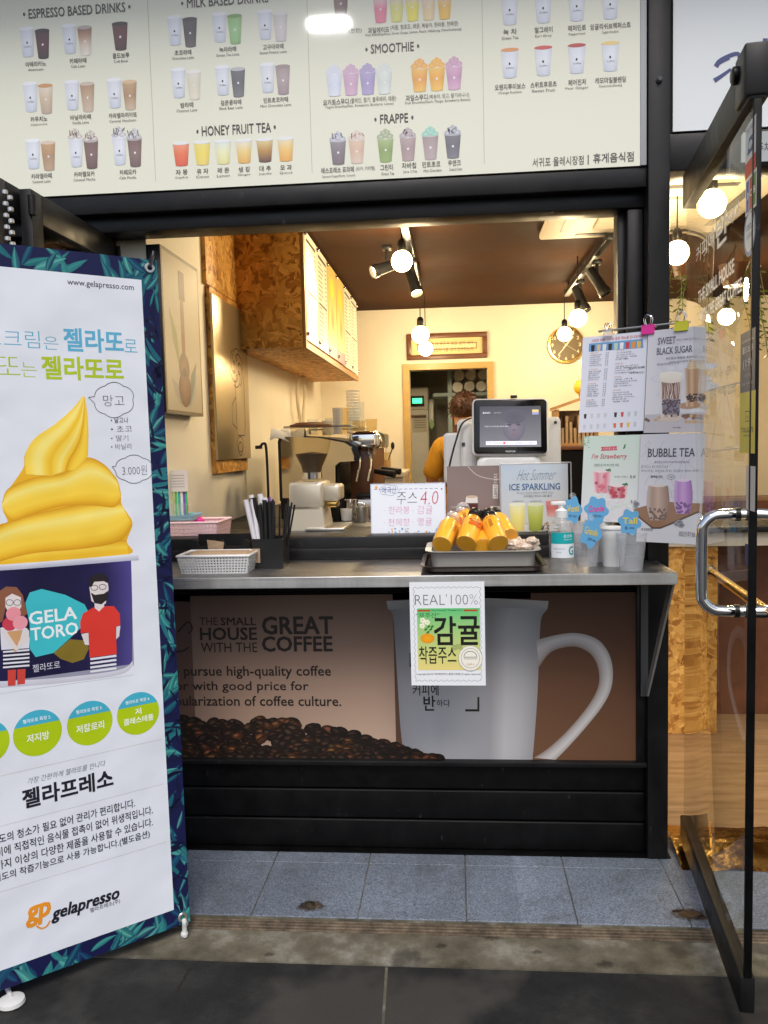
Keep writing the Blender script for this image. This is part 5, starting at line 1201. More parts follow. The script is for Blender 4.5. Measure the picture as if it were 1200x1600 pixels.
c = Canvas(tm @ V((0, -.0089, -hh + .013)), ux_, uz_); c.text_uv('OKPOS', 0, 0, .034, .006, rgb(200, 200, 204), 1, bold=.03); c.build('logo', 'print', dsh)
m = MB(); a = q(745, 716); b = q(845, 760)
m.rbox((a.x, 3.00, gz + .03), (b.x, 3.12, a.z + .006), .03, axis=1, bev=.01); m.build('base_front', 'white_plastic', till)
m = MB(); m.box((dp.x - .07, 3.04, a.z - .02), (dp.x + .07, 3.09, dp.z - .02), .01); m.build('stand_neck', 'dark_grey', till)
a = q(714, 655, 3.12); b = q(877, 740, 3.12)
m = MB(); m.rbox((a.x, 3.12, b.z - .06), (b.x, 3.16, a.z), .02, axis=1, bev=.008); m.build('screen_back', 'white_plastic', till)
a = q(693, 677, 3.14); b = q(718, 742, 3.14)
m = MB(); m.rbox((a.x, 3.10, b.z - .03), (a.x + .11, 3.145, a.z), .015, axis=1, bev=.008); m.build('card_reader', 'white_plastic', till)
a = q(720, 680, 3.1); m = MB(); m.rbox((a.x, 3.07, b.z - .08), (a.x + .06, 3.12, q(720, 660, 3.1).z), .02, axis=1, bev=.008); m.build('side_arm', 'white_plastic', till)
m = MB()
for x, y in ((723, 664), (868, 660)): t = q(x, y, 3.115); m.lathe([(.006, 0), (.006, .002)], mtx=M.Translation((t.x, 3.1185, t.z)) @ M.Rotation(R(90), 4, 'X'), seg=10)
t = q(724, 694, 3.065); m.box((t.x - .006, 3.066, t.z - .006), (t.x + .006, 3.071, t.z + .006)); m.build('screw', 'dark_grey', till)
m = MB(); m.tube(spline([q(736, 653, 3.05), q(722, 662, 3.045), q(712, 690, 3.04), q(704, 720, 3.04), q(700, 742, 3.05)], 6), .0035, 8); m.build('cable', 'black_plastic', till)
m = MB(); t = q(803, 620, 3.03); m.box((t.x - .012, 3.03, t.z - .004), (t.x + .012, 3.05, t.z + .006), .002); m.build('camera_bump', 'black_plastic', dsh)

# wooden rack and yellow lemon by the back right
wr0 = at(870, 693, 5.0); wr1 = at(935, 615, 5.0)
rk = thing('wooden_rack', 'small wooden rack of packets behind the till', 'rack', ((wr0.x + wr1.x) / 2, 5.1, -.04))
m = MB(); t_ = .015
for a, b in (((wr0.x, wr0.z), (wr0.x + t_, at(870, 640, 5).z)), ((wr1.x - t_, wr0.z), (wr1.x, wr1.z))): m.box((a[0], 5.0, a[1]), (b[0], 5.25, b[1]))
m.box((wr0.x, 5.0, wr0.z - .015), (wr1.x, 5.25, wr0.z)); m.box((wr0.x, 5.235, wr0.z), (wr1.x, 5.25, at(870, 640, 5).z))
zl, zr = at(870, 640, 5).z, wr1.z
m.prism([(wr0.x - .01, 4.99, zl), (wr1.x + .01, 4.99, zr), (wr1.x + .01, 4.99, zr + .018), (wr0.x - .01, 4.99, zl + .018)], (0, .27, 0)); m.build('frame', 'wood', rk, 0)
m = MB()
for k in range(9):
    x_ = wr0.x + .03 + k * .024; m.box((x_, 5.02, wr0.z), (x_ + .016, 5.16, wr0.z + .09 + .035 * ((k * 5) % 3)), mtx=None)
m.build('packets', 'kraft', rk, 0)
m = MB(); m.box((wr0.x - .02, 4.98, -.04), (wr1.x + .3, 5.4, wr0.z - .04)); m.build('black_cupboard', 'black_slat', rk, 0)
m = MB(); m.box((wr0.x - .04, 4.96, wr0.z - .04), (wr1.x + .3, 5.4, wr0.z - .015), .004); m.build('shelf', 'wood_dark', rk)
lp_ = at(905, 605, 5.05); lm = thing('yellow_ornament', 'yellow lemon shaped ornament on a blue stick above the rack', 'ornament', (lp_.x, 5.05, wr1.z))
m = MB(); m.sphere(lp_, .035, 16, (.9, .9, 1.2)); m.build('fruit', 'yellow', lm)
m = MB(); m.tube([(lp_.x, 5.05, lp_.z - .06), (lp_.x, 5.05, lp_.z + .16)], .004, 8); m.box((lp_.x, 5.048, lp_.z + .13), (lp_.x + .05, 5.052, lp_.z + .16)); m.build('stick', 'blue_shelf', lm, 0)

# ------------------------------------------------------------------ juice bottles in a steel pan on a brown tray
ty = 2.50; tx0 = at(660, 893, 2.42).x; tx1 = at(850, 893, 2.42).x
tray = thing('serving_tray', 'dark brown plastic serving tray on the steel shelf', 'tray', ((tx0 + tx1) / 2, ty, CT))
def pan(m, x0, x1, y0, y1, z0, z1, fl, r, th=.002, lip=.0, slope=.0):
    def ring(ix, z, rr):
        pts = []
        for cx, cyy, a0 in ((x1 + ix - rr, y1 + ix - rr, 0), (x0 - ix + rr, y1 + ix - rr, 90), (x0 - ix + rr, y0 - ix + rr, 180), (x1 + ix - rr, y0 - ix + rr, 270)):
            for k in range(6): t = R(a0 + 18 * k); pts.append((cx + rr * math.cos(t), cyy + rr * math.sin(t), z))
        return pts
    rings = [ring(-.012, z0, r), ring(0, z0 + .006, r), ring(slope, z1 - .004, r + slope), ring(slope + lip, z1, r + slope + lip), ring(slope + lip, z1 + th, r + slope + lip), ring(slope - th, z1 + th - .001, r), ring(-th, z0 + .008, r), ring(-.014, z0 + th + .001, r)]
    m.loft(rings)
m = MB(); pan(m, tx0 + .01, tx1 - .01, 2.355, 2.65, CT, CT + .020, 0, .03, lip=.010, slope=.004); m.build('tray_body', 'brown_tray', tray)
px0_ = at(673, 880, 2.42).x; px1_ = at(837, 880, 2.42).x
pn = thing('steel_pan', 'grey metal pan holding orange juice bottles', 'pan', ((px0_ + px1_) / 2, ty, CT + .004))
m = MB(); pan(m, px0_ + .004, px1_ - .004, 2.40, 2.62, CT + .005, CT + .058, 0, .025, lip=.016, slope=.004); m.build('pan_body', 'steel_pan', pn)
# bottle along its own axis: local z from foot to cap
def make_bottle():
    b = thing('juice_bottle', 'x', 'juice bottle', (0, 0, 0), 'orange juice bottles lying in the pan')
    m = MB(); prof = [(.001, 0), (.024, 0), (.027, .004), (.027, .075), (.0265, .085), (.022, .100), (.0165, .112), (.0155, .120)]
    m.lathe(prof, seg=28); m.build('bottle', 'bottle_plastic', b)
    m = MB(); m.lathe([(.001, .002), (.0255, .002), (.0255, .084), (.021, .098), (.001, .0985)], seg=28, cap=False); m.build('juice', 'juice', b)
    return b
def cap_of(b, mt):
    m = MB(); m.lathe([(.0175, .116), (.0185, .118), (.0185, .132), (.017, .134), (.001, .134)], seg=24); m.bm.verts.ensure_lookup_table()
    o = m.build('cap', mt, b); return o
def lab_of(b, kind):
    """ink wrapped round the bottle, facing local -y"""
    vs = []; fs = []; cs = []
    c2 = Canvas((0, 0, 0), (1, 0, 0), (0, 0, 1)); BR = rgb(150, 60, 20)
    if kind == 0:
        c2.text_uv('제주감귤', 0, .086, .030, .006, BR, 1, bold=.02); c2.ell(0, .072, .019, .006, rgb(214, 84, 30), 1); c2.text_uv('JUICE', 0, .072, .024, .006, rgb(250, 200, 120), 2, bold=.03)
        for x_ in (-.010, 0, .010): c2.ell(x_, .060 - abs(x_) * .2, .0075, .007, rgb(220, 96, 24), 1); c2.ell(x_, .066, .003, .002, rgb(70, 120, 40), 2)
    else:
        c2.text_uv('real', 0, .085, .020, .006, BR, 1, shear=.2); c2.text_uv('100%', .002, .060, .030, .009, BR, 1, rot=R(-90), bold=.01); c2.text_uv('감귤주스', -.010, .060, .026, .004, BR, 1, rot=R(-90))
    me = bpy.data.meshes.new('label'); pts = []
    for q_ in c2.v:
        t = q_.x / .0272; r_ = .0274 + (-q_.y) * .3; pts.append((r_ * math.sin(t), -r_ * math.cos(t), q_.z))
    me.from_pydata(pts, [], c2.f); a_ = me.color_attributes.new('Col', 'FLOAT_COLOR', 'POINT'); a_.data.foreach_set('color', [x for cc in c2.c for x in cc])
    return link_mesh('label', me, 'print', b, 0)
def lay(b, foot, top, roll=0):
    foot, top = V(foot), V(top); z = (top - foot).normalized(); yv = V((0, 1, .3)); yv = (yv - yv.dot(z) * z).normalized(); x = yv.cross(z)
    r3 = M((x, yv, z)).transposed() @ M.Rotation(roll, 3, 'Z'); b.rotation_euler = r3.to_euler(); b.location = foot
def pt(x, y, yy): return at(x, y, yy)
specs = ((690, 852, 2.425, 706, 812, 2.53, 'frosted_plastic', 1, 'orange juice bottle at the left end of the pan, tilted right with a clear cap'),
         (728, 850, 2.42, 742, 806, 2.52, 'black_plastic', 0, 'orange juice bottle with black cap and a fruit picture in the middle of the pan'),
         (779, 850, 2.42, 764, 808, 2.52, 'black_plastic', 1, 'orange juice bottle with black cap leaning left near the right end of the pan'),
         (755, 856, 2.43, 751, 826, 2.55, 'frosted_plastic', 0, 'low orange juice bottle wedged between two black capped bottles'),
         (700, 842, 2.50, 716, 813, 2.58, 'frosted_plastic', 0, 'orange juice bottle behind the leftmost one, clear capped'),
         (795, 840, 2.50, 778, 812, 2.585, 'black_plastic', 0, 'orange juice bottle half hidden at the back right of the pan'),
         (735, 838, 2.53, 728, 812, 2.595, 'frosted_plastic', 1, 'orange juice bottle hidden at the back of the pan'))
for i, (x, y, d, x2, y2, d2, capm, kind, lb) in enumerate(specs):
    b = make_bottle(); cap_of(b, capm); lab_of(b, kind); b['label'] = lb
    f_ = pt(x, y, d); t_ = pt(x2, y2, d2)
    f_.z = max(f_.z, CT + .034)
    lay(b, f_, t_, R(-6 if i % 2 else 8)); b.scale = (1.16, 1.16, 1.08)
# plastic bag of wrapped fruit
m = MB(); a = at(818, 850, 2.50)
for k in range(7): m.sphere(a + V((random.uniform(-.04, .045), random.uniform(-.03, .03), random.uniform(-.012, .012))), random.uniform(.014, .022), 10, (1.2, 1, .8))
for v in m.bm.verts: v.co += V((random.uniform(-.003, .003),) * 3)
tag(m.build('snack_bag', mat('wrap', (.62, .50, .40), .2, noise=.5, nscale=70, coat=.6, bump=.6, bscale=90), None, 30), 'crumpled clear bag of wrapped sweets at the right end of the pan', 'sweets')
m = MB(); a = at(803, 838, 2.54); m.sphere(a, .017, 14); tag(m.build('clear_ball', 'clear_plastic'), 'small clear plastic lid between the bottles and the sweets', 'lid')

# ------------------------------------------------------------------ paper sign hanging on the front lip
c = Canvas((at(643, 1071, 2.318).x, 2.318, at(643, 1071, 2.318).z), (1, 0, 0), (0, .0, 1))
w, h = .210, .297
c.panel(0, 0, w, h, rgb(236, 238, 242), .0012, 6, 8)
# stamp edge
pts = []; wv = lambda t: .0022 * math.sin(t)
e0, e1, f0, f1 = .012, w - .012, .014, h - .016
for i in range(61): pts.append((e0 + (e1 - e0) * i / 60, f1 + wv(i * 1.25)))
for i in range(1, 81): pts.append((e1 + wv(i * 1.25), f1 - (f1 - f0) * i / 80))
for i in range(1, 61): pts.append((e1 - (e1 - e0) * i / 60, f0 + wv(i * 1.25)))
for i in range(1, 81): pts.append((e0 + wv(i * 1.25), f0 + (f1 - f0) * i / 80))
c.line(pts, .0009, rgb(120, 124, 130), 1)
g0_, g1_ = .045, h - .075
c.grid(.020, g0_, w - .014, g1_, [rgb(236, 218, 130), rgb(236, 218, 130), rgb(96, 200, 124), rgb(96, 200, 124)], 2, 4, 8)
c.text_uv("REAL'100%", w / 2 - .002, h - .050, .176, .030, rgb(90, 92, 96), 3, bold=-.022)
c.text_uv('Squeezed Tangerine', w / 2, g1_ - .006, .088, .005, INK, 3); c.grid(.022, g1_ - .009, .058, g1_ - .004, rgb(190, 70, 30), 3); c.grid(.152, g1_ - .009, .190, g1_ - .004, rgb(190, 70, 30), 3)
c.text_uv('“제주산”', .050, g1_ - .020, .066, .015, rgb(30, 110, 60), 3)
c.text_uv('감', .098, g1_ - .064, .060, .080, rgb(20, 18, 16), 4, bold=.03); c.text_uv('귤', .165, g1_ - .064, .058, .080, rgb(20, 18, 16), 4, bold=.03)
c.ell(.048, g1_ - .086, .020, .014, rgb(246, 176, 30), 3, edge=rgb(236, 150, 20)); 
for dx, dz in ((.0, .018), (.008, .026), (-.006, .026), (.002, .034), (.012, .034)): c.ell(.050 + dx, g1_ - .086 + dz, .005, .003, rgb(40, 120, 50), 4, rot=.6)
for fx_, fz_ in ((.036, -.034), (.048, -.040), (.034, -.050)):
    for k in range(5): c.ell(fx_ + .005 * math.cos(R(72 * k)), g1_ + fz_ + .005 * math.sin(R(72 * k)), .0036, .0036, rgb(250, 244, 220), 3 + k * .05, 8)
c.text_uv('착즙주스', .076, g0_ + .043, .105, .050, rgb(20, 18, 16), 4, bold=.012)
c.ell(.168, g0_ + .034, .034, .037, rgb(244, 240, 226), 5, 30)
ring = lambda r: [(.168 + r * math.cos(R(t)), g0_ + .034 + r * 1.08 * math.sin(R(t))) for t in range(0, 361, 10)]
c.line(ring(.0335), .0008, rgb(90, 90, 90), 6); c.line(ring(.026), .0008, rgb(60, 60, 66), 6)
c.line([(.168 + .018 * math.cos(R(t)), g0_ + .038 + .016 * math.sin(R(t))) for t in range(0, 181, 12)], .0014, INK, 6); c.line([(.149, g0_ + .037), (.187, g0_ + .037)], .0014, INK, 6); c.line([(.149, g0_ + .032), (.187, g0_ + .032)], .0010, INK, 6)
c.text_uv('감귤주스', .168, g0_ + .016, .022, .006, rgb(190, 120, 40), 6)
for k in range(4): c.line([(.118 + i * .004, g0_ + .072 - k * .004 - .002 * math.sin(i * 1.1)) for i in range(8)], .0008, rgb(80, 90, 80), 5)
c.text_uv('copyright(2018 커피에반하다 올레시장점 all rights reserved', w / 2, .033, .178, .007, rgb(60, 60, 60), 3)
for q_ in c.v: q_.y += 0
o = c.build('paper_sign', 'print'); tag(o, 'white paper sign for tangerine juice with green stamp design hung on the shelf edge', 'paper sign')

# ------------------------------------------------------------------ white basket with cup sleeves
def basket(name, label, x0, x1, y0, y1, z, h, mt, slope, hole, rows_, cols_):
    b = thing(name, label, 'basket', ((x0 + x1) / 2, (y0 + y1) / 2, z))
    m = MB()
    def side(a, bb, n):
        """lattice strip between bottom edge a and top edge bb (pairs of points)"""
        (p0, p1), (q0, q1) = a, bb; p0, p1, q0, q1 = map(V, (p0, p1, q0, q1)); nrm = (p1 - p0).cross(q0 - p0).normalized() * .0025
        def P_(s, t): return p0.lerp(p1, s).lerp(q0.lerp(q1, s), t)
        for r in range(rows_ + 1):
            t0 = r / rows_ * (1 - hole / rows_); m.prism([P_(0, t0), P_(1, t0), P_(1, min(1, t0 + hole / rows_)), P_(0, min(1, t0 + hole / rows_))], nrm)
        for k in range(n + 1):
            s0 = k / n * (1 - hole / n); m.prism([P_(s0, 0), P_(s0 + hole / n, 0), P_(s0 + hole / n, 1), P_(s0, 1)], nrm * .9)
    B = [V((x0 + slope, y0 + slope, z)), V((x1 - slope, y0 + slope, z)), V((x1 - slope, y1 - slope, z)), V((x0 + slope, y1 - slope, z))]
    T_ = [V((x0, y0, z + h)), V((x1, y0, z + h)), V((x1, y1, z + h)), V((x0, y1, z + h))]
    for k in range(4): side((B[k], B[(k + 1) % 4]), (T_[k], T_[(k + 1) % 4]), cols_ if k % 2 == 0 else max(4, int(cols_ * (y1 - y0) / (x1 - x0))))
    m.box(B[0], B[2] + V((0, 0, .003)))
    m.build('lattice', mt, b, 20)
    m = MB()
    for k in range(4): m.tube([T_[k], T_[(k + 1) % 4]], .0045, 8)
    for t in T_: m.sphere(t, .0045, 8)
    m.build('rim', mt, b)
    return b
bx_0, bx_1 = at(280, 870, 2.42).x, at(391, 870, 2.42).x
basket('white_basket', 'white woven plastic basket on the steel shelf', bx_0, bx_1, 2.40, 2.53, CT, .053, 'white_gloss', .010, .42, 6, 22)
m = MB(); n = 60; x0_, x1_ = bx_0 + .016, bx_1 - .008
rows = []
for j, (yy, dz) in enumerate(((2.408, -.004), (2.414, .005), (2.44, .009), (2.49, .009), (2.52, .003))):
    rows.append([V((x0_ + (x1_ - x0_) * i / n + (.004 if j in (1, 2) else 0), yy, CT + .050 + dz + .0016 * math.sin(i * math.pi) + .0018 * (i % 2) - (.010 * max(0, 1 - min(i, n - i) / 4)))) for i in range(n + 1)])
m.loft(rows, closed=False, cap=False); tag(m.build('cup_sleeve', 'kraft', None, 0), 'corrugated brown cup sleeves lying in the white basket', 'cup sleeves')

# black box with straws
s0 = at(398, 893, 2.50); s1 = at(440, 893, 2.50)
sx = thing('straw_box', 'black acrylic box holding straws on the steel shelf', 'straw holder', ((s0.x + s1.x) / 2, 2.54, CT))
zt_ = at(420, 842, 2.50).z; m = MB(); X0, X1, Y0, Y1 = s0.x - .005, s1.x + .006, 2.50, 2.60
for a, b in (((X0, Y0), (X1, Y0 + .003)), ((X0, Y1 - .003), (X1, Y1)), ((X0, Y0 + .003), (X0 + .003, Y1 - .003)), ((X1 - .003, Y0 + .003), (X1, Y1 - .003))): m.box((a[0], a[1], CT), (b[0], b[1], zt_))
m.box((X0 + .003, Y0 + .003, CT), (X1 - .003, Y1 - .003, CT + .003)); m.build('box', 'black_plastic', sx, 0)
m = MB(); t0 = at(393, 880, 2.49); t1 = at(405, 858, 2.49); m.box((t0.x, Y0 - .002, t0.z), (t1.x, Y0, t1.z)); m.build('kraft_label', 'kraft', sx, 0)
# lower black napkin box behind the basket
n0 = at(302, 870, 2.60); n1 = at(392, 870, 2.60); nb = thing('sleeve_box', 'low black box with cut out front and kraft card behind the white basket', 'holder', ((n0.x + n1.x) / 2, 2.62, CT))
zt3 = at(330, 843, 2.60).z; m = MB()
def cut(x0, x1): return [(x0, 2.585, CT), (x1, 2.585, CT), (x1, 2.585, zt3 - .006), (x1 - .008, 2.585, zt3), (x1 - .018, 2.585, zt3), (x1 - .026, 2.585, zt3 - .02), (x0 + .026, 2.585, zt3 - .02), (x0 + .018, 2.585, zt3), (x0 + .008, 2.585, zt3), (x0, 2.585, zt3 - .006)]
m.prism(cut(n0.x, n0.x + .085), (0, .004, 0)); m.prism(cut(n0.x + .087, n1.x), (0, .004, 0)); m.box((n0.x, 2.66, CT), (n1.x, 2.664, zt3 + .012)); m.box((n0.x, 2.589, CT), (n0.x + .004, 2.66, zt3 - .01)); m.box((n1.x - .004, 2.589, CT), (n1.x, 2.66, zt3 - .01)); m.build('box', 'black_plastic', nb, 0)
m = MB(); t0 = at(326, 862, 2.58); t1 = at(350, 843, 2.58); m.prism([(t0.x, 2.579, t0.z), (t1.x - .005, 2.579, t0.z), (t1.x, 2.579, t1.z - .008), (t0.x - .004, 2.579, t1.z)], (0, .002, 0)); m.build('kraft_card', 'kraft', nb, 0)
rs = random.Random(11)
def straws(n, r, h0, h1, mt, name, label, grp, cat, xa, xb, ya_, yb_, sprx, seg=10, xs=None):
    base = None
    for i in range(n):
        fx_ = rs.uniform(xa, xb) if xs is None else xs[i]; fy_ = rs.uniform(ya_, yb_); h = rs.uniform(h0, h1)
        tilt = (fx_ - (X0 + X1) / 2) * sprx + rs.uniform(-.05, .05); ty_ = rs.uniform(-.06, .10)
        if base is None:
            base = thing(name, label, cat, (fx_, fy_, CT + .004), grp); m = MB(); m.lathe([(r * .8, 0), (r, 0), (r, h0), (r * .8, h0), (r * .8, h0 - .02)], c=(fx_, fy_, CT + .004), seg=seg, cap=False); m.build('tube', mt, base); o = base
        else: o = dup(base, (fx_, fy_, CT + .004))
        o.rotation_euler = (-ty_, math.atan(tilt), 0); o.scale = (1, 1, h / h0)
straws(9, .0082, .20, .222, 'straw_white', 'white_straw', 'thick pale wrapped straw standing in the black box', 'thick pale straws in the black box', 'straw', X0 + .012, X0 + .06, Y0 + .02, Y1 - .02, 5.0)
straws(7, .0072, .19, .215, 'straw_black', 'black_straw', 'thick black straw standing in the black box', 'thick black straws in the black box', 'straw', X0 + .015, X1 - .02, Y0 + .02, Y1 - .02, 3.5)
straws(16, .0030, .185, .205, 'straw_black', 'thin_straw', 'thin black stirring straw standing in the black box', 'thin black straws in the black box', 'straw', X0 + .035, X1 - .010, Y0 + .015, Y1 - .02, 5.0, 8)
straws(3, .0036, .20, .212, 'violet', 'violet_straw', 'violet straw among the black straws', 'violet straws in the black box', 'straw', X0 + .03, X0 + .05, Y0 + .04, Y1 - .02, 3.0, 8)

# pink basket, blue tray and cup of coloured spoons inside the left of the window
p0_, p1_ = at(262, 820, 2.82).x - .02, at(344, 806, 2.84).x
basket('pink_basket', 'pink plastic basket inside the left end of the window', p0_, p1_, 2.80, 2.98, SZ - .018, .062, 'pink', .008, .5, 4, 16)
bl_ = thing('blue_dish', 'pale blue dotted plastic dish stacked on the pink basket', 'dish', ((p0_ + p1_) / 2 - .02, 2.88, SZ + .045))
a = at(262, 806, 2.82); b = at(302, 795, 2.82)
m = MB(); pan(m, a.x - .02, b.x, 2.81, 2.93, SZ + .047, SZ + .068, 0, .02, lip=.002, slope=.002); m.build('dish_body', 'sky_blue', bl_)
cs_ = at(279, 790, 2.86); cp = glass('spoon_cup', cs_.x, 2.87, SZ + .06, .033, .05, 'clear_plastic', 'short clear cup of coloured spoons on the blue dish', 'cup')
for k, (dx, mt, lb) in enumerate(((-.024, 'lime', 'lime green spoon standing in the clear cup'), (-.012, 'spoon_green', 'broad green spoon standing in the clear cup'), (.0, 'teal', 'teal spoon standing in the clear cup'), (.010, 'white_plastic', 'white spoon standing in the clear cup'), (.018, 'violet', 'violet spoon standing in the clear cup'), (.026, 'spoon_green', 'slim green spoon at the edge of the clear cup'))):
    m = MB(); m.box((cs_.x + dx - .004, 2.868, SZ + .066), (cs_.x + dx + .004, 2.872, SZ + .158 - .004 * (k % 3)), .0015, 1); tag(m.build('plastic_spoon', mt), lb, 'spoon', 'coloured spoons in the clear cup')
c = facade(2.862); a = c.p(268, 740), c.p(294, 768); c.panel(a[0][0] - .02, a[1][1], a[1][0], a[0][1] + .012, rgb(224, 214, 206), .001)
for i in range(5): c.grid(a[0][0] - .01, a[0][1] - .008 - i * .010, a[1][0] - .012, a[0][1] - .006 - i * .010, rgb(150, 140, 140), 1)
tag(c.build('note_card', 'print'), 'small pale printed note card behind the coloured spoons', 'card')
m = MB(); a = at(310, 806, 2.9); m.sphere((a.x, 2.88, SZ + .045), .022, 14, (1.3, 1, .7)); tag(m.build('pink_scoop', 'hot_pink'), 'pink scoop lying in the pink basket', 'scoop')

# ------------------------------------------------------------------ sanitiser, cups with size tags
hs = at(879, 893, 2.385); bt = thing('sanitiser_bottle', 'clear pump bottle of hand sanitiser with a turquoise label', 'pump bottle', (hs.x, 2.40, CT))
m = MB(); m.lathe([(.001, 0), (.033, 0), (.036, .005), (.036, .118), (.033, .132), (.018, .150), (.016, .156)], c=(hs.x, 2.40, CT), seg=28, cap=False); m.build('bottle', 'clear_plastic', bt)
m = MB(); m.lathe([(.001, .004), (.0345, .004), (.0345, .062), (.001, .062)], c=(hs.x, 2.40, CT), seg=24, cap=False); m.build('gel', 'bottle_plastic', bt)
m = MB(); m.lathe([(.0175, .152), (.0175, .172), (.010, .176), (.006, .178), (.006, .196), (.001, .197)], c=(hs.x, 2.40, CT), seg=20); z_ = CT + .194; m.box((hs.x - .030, 2.392, z_ - .007), (hs.x + .012, 2.408, z_ + .004), .003); m.build('pump', 'white_plastic', bt)
lv = []; c2 = Canvas((0, 0, 0), (1, 0, 0), (0, 0, 1)); LW = .075
c2.grid(-LW / 2, .040, LW / 2, .112, rgb(230, 234, 238), 0, 24, 1); c2.grid(-LW / 2, .080, LW / 2, .112, rgb(16, 168, 172), 1, 24, 1)
c2.text_uv('손소독', .014, .102, .026, .010, WHITE, 2, bold=.02); c2.text_uv('CLEAN HAND', .014, .092, .026, .004, WHITE, 2); c2.text_uv('G', .024, .060, .016, .024, rgb(16, 150, 160), 2, bold=.04)
c2.text_uv('에탄올 62% 함유', -.012, .066, .034, .004, rgb(120, 130, 140), 2); c2.text_uv('500mL', -.012, .056, .016, .004, rgb(120, 130, 140), 2)
me = bpy.data.meshes.new('label'); me.from_pydata([((.0365 - q_.y) * math.sin(q_.x / .0365) + hs.x, 2.40 - (.0365 - q_.y) * math.cos(q_.x / .0365), q_.z + CT) for q_ in c2.v], [], c2.f); a_ = me.color_attributes.new('Col', 'FLOAT_COLOR', 'POINT'); a_.data.foreach_set('color', [x for cc in c2.c for x in cc]); link_mesh('label', me, 'print', bt, 30)

def open_cup(name, label, cat, x, y, z, r, h, mt, rings=0, tap=.74):
    b = thing(name, label, cat, (x, y, z)); m = MB(); m.lathe([(.001, .003), (r * tap - .001, .003), (r - .001, h), (r + .002, h + .002), (r + .002, h - .002), (r, h - .003)] + [(r * (tap + (1 - tap) * t) + (.0012 if k % 2 else 0), h * t) for k, t in enumerate((.9, .75, .72, .55, .52, .35, .32))] + [(r * tap, 0), (.001, 0)], c=(x, y, z), seg=28, cap=False); m.build('cup', mt, b); return b
def cloud_tag(name, label, quad_c, y, wpx, hpx, word, sub, colw, rot=0, shape=0):
    p = at(*quad_c, y); k = y / F; w2, h2 = wpx * k / 2, hpx * k / 2
    t = thing(name, label, 'tag', p, 'blue cloud shaped cup size tags'); m = MB(); pts = []
    for i in range(72):
        a = 2 * math.pi * i / 72; q_ = 1 + .13 * math.cos(a * (5 if shape == 0 else 6) + 1.2 * shape) ; pts.append((w2 * q_ * math.cos(a), h2 * q_ * math.sin(a)))
    rm = M.Rotation(R(rot), 2)
    ring_ = [V((p.x + (rm @ V(q_)).x, y, p.z + (rm @ V(q_)).y)) for q_ in pts]
    m.prism(ring_, (0, .002, 0)); m.build('card', 'tag_blue', t, 0)
    c3 = Canvas((p.x, y - .0006, p.z), (1, 0, 0)); c3.text_uv(word, 0, h2 * .12, w2 * 1.35, h2 * .5, colw, 1, bold=.025, rot=R(rot)); c3.text_uv(sub, 0, -h2 * .45, w2 * .9, h2 * .22, rgb(30, 40, 80), 1, rot=R(rot)); c3.build('wording', 'print', t)
    m = MB(); m.lathe([(.008, 0), (.010, .002), (.010, .004), (.006, .006)], mtx=M.Translation((p.x, y + .006, p.z + h2 + .004)) @ M.Rotation(R(90), 4, 'X'), seg=14); m.box((p.x - .004, y - .001, p.z + h2 - .004), (p.x + .004, y + .001, p.z + h2 + .006)); m.build('clip', 'clear_plastic', t)
    return t
yC = 2.46
c1 = at(918, 890, yC); cA = open_cup('plastic_cup', 'tall clear plastic cup next to the sanitiser bottle', 'cup', c1.x, yC + .02, CT, .043, .128, 'cup_plastic')
c1 = at(962, 888, yC); cB = open_cup('paper_cup', 'white paper cup at the right end of the shelf', 'cup', c1.x - .004, yC + .02, CT, .040, .112, 'cup_white')
c1 = at(982, 888, 2.42); cC = open_cup('plastic_cup', 'wide clear plastic cup in front of the white paper cup', 'cup', c1.x, 2.385, CT, .043, .106, 'cup_plastic')
c1 = at(893, 880, 2.56); cD = open_cup('plastic_cup', 'clear plastic cup half hidden behind the sanitiser', 'cup', c1.x, 2.57, CT, .038, .120, 'cup_plastic')
c1 = at(935, 880, 2.58); cE = open_cup('paper_cup', 'white paper cup standing behind the tall clear cup', 'cup', c1.x, 2.58, CT, .040, .128, 'cup_white')
cloud_tag('size_tag', 'blue cloud tag with yellow word standing behind the sanitiser pump', (895, 797), 2.50, 26, 40, 'Venti', '벤티 24oz', rgb(236, 206, 60), 0)
cloud_tag('size_tag', 'blue cloud tag with a pink word above the tall clear cup', (932, 797), 2.475, 34, 40, 'Grande', '그란데 20oz', rgb(236, 60, 150), 3, 1)
cloud_tag('size_tag', 'blue cloud tag hanging on the front of the tall clear cup', (924, 833), yC - .032, 30, 44, 'Grande', '그란데 16oz', rgb(230, 200, 50), -15)
cloud_tag('size_tag', 'blue cloud tag with a yellow word Tall on the last cup', (984, 816), 2.375, 32, 38, 'Tall', '톨 14oz', rgb(236, 206, 60), 0, 1)
# ================================================================== BANNER STAND
bo = atZ(297, 1440, -.03); BA = R(40)
bux = V((math.cos(BA), math.sin(BA), 0)); bn = V((math.sin(BA), -math.cos(BA), 0)); buy = (V((0, 0, 1)) - bn * .015).normalized()
bs = thing('banner_stand', 'tall white gelato banner with leafy navy border on a stand', 'banner', (bo.x - .3 * bux.x, bo.y - .3 * bux.y, -.062))
bw_ = lambda u, v: .004 * math.sin(u * 9 + 1) + .003 * math.sin(v * 5 + u * 3) - .006 * math.sin(math.pi * min(1, max(0, v / 1.8)))
c = Canvas(bo, bux, buy)
BWD, BHT = .62, 1.797
def PB(*a): return c.p(*a)
c.panel(-BWD, 0, 0, BHT, rgb(22, 26, 70), .0015, 16, 40)
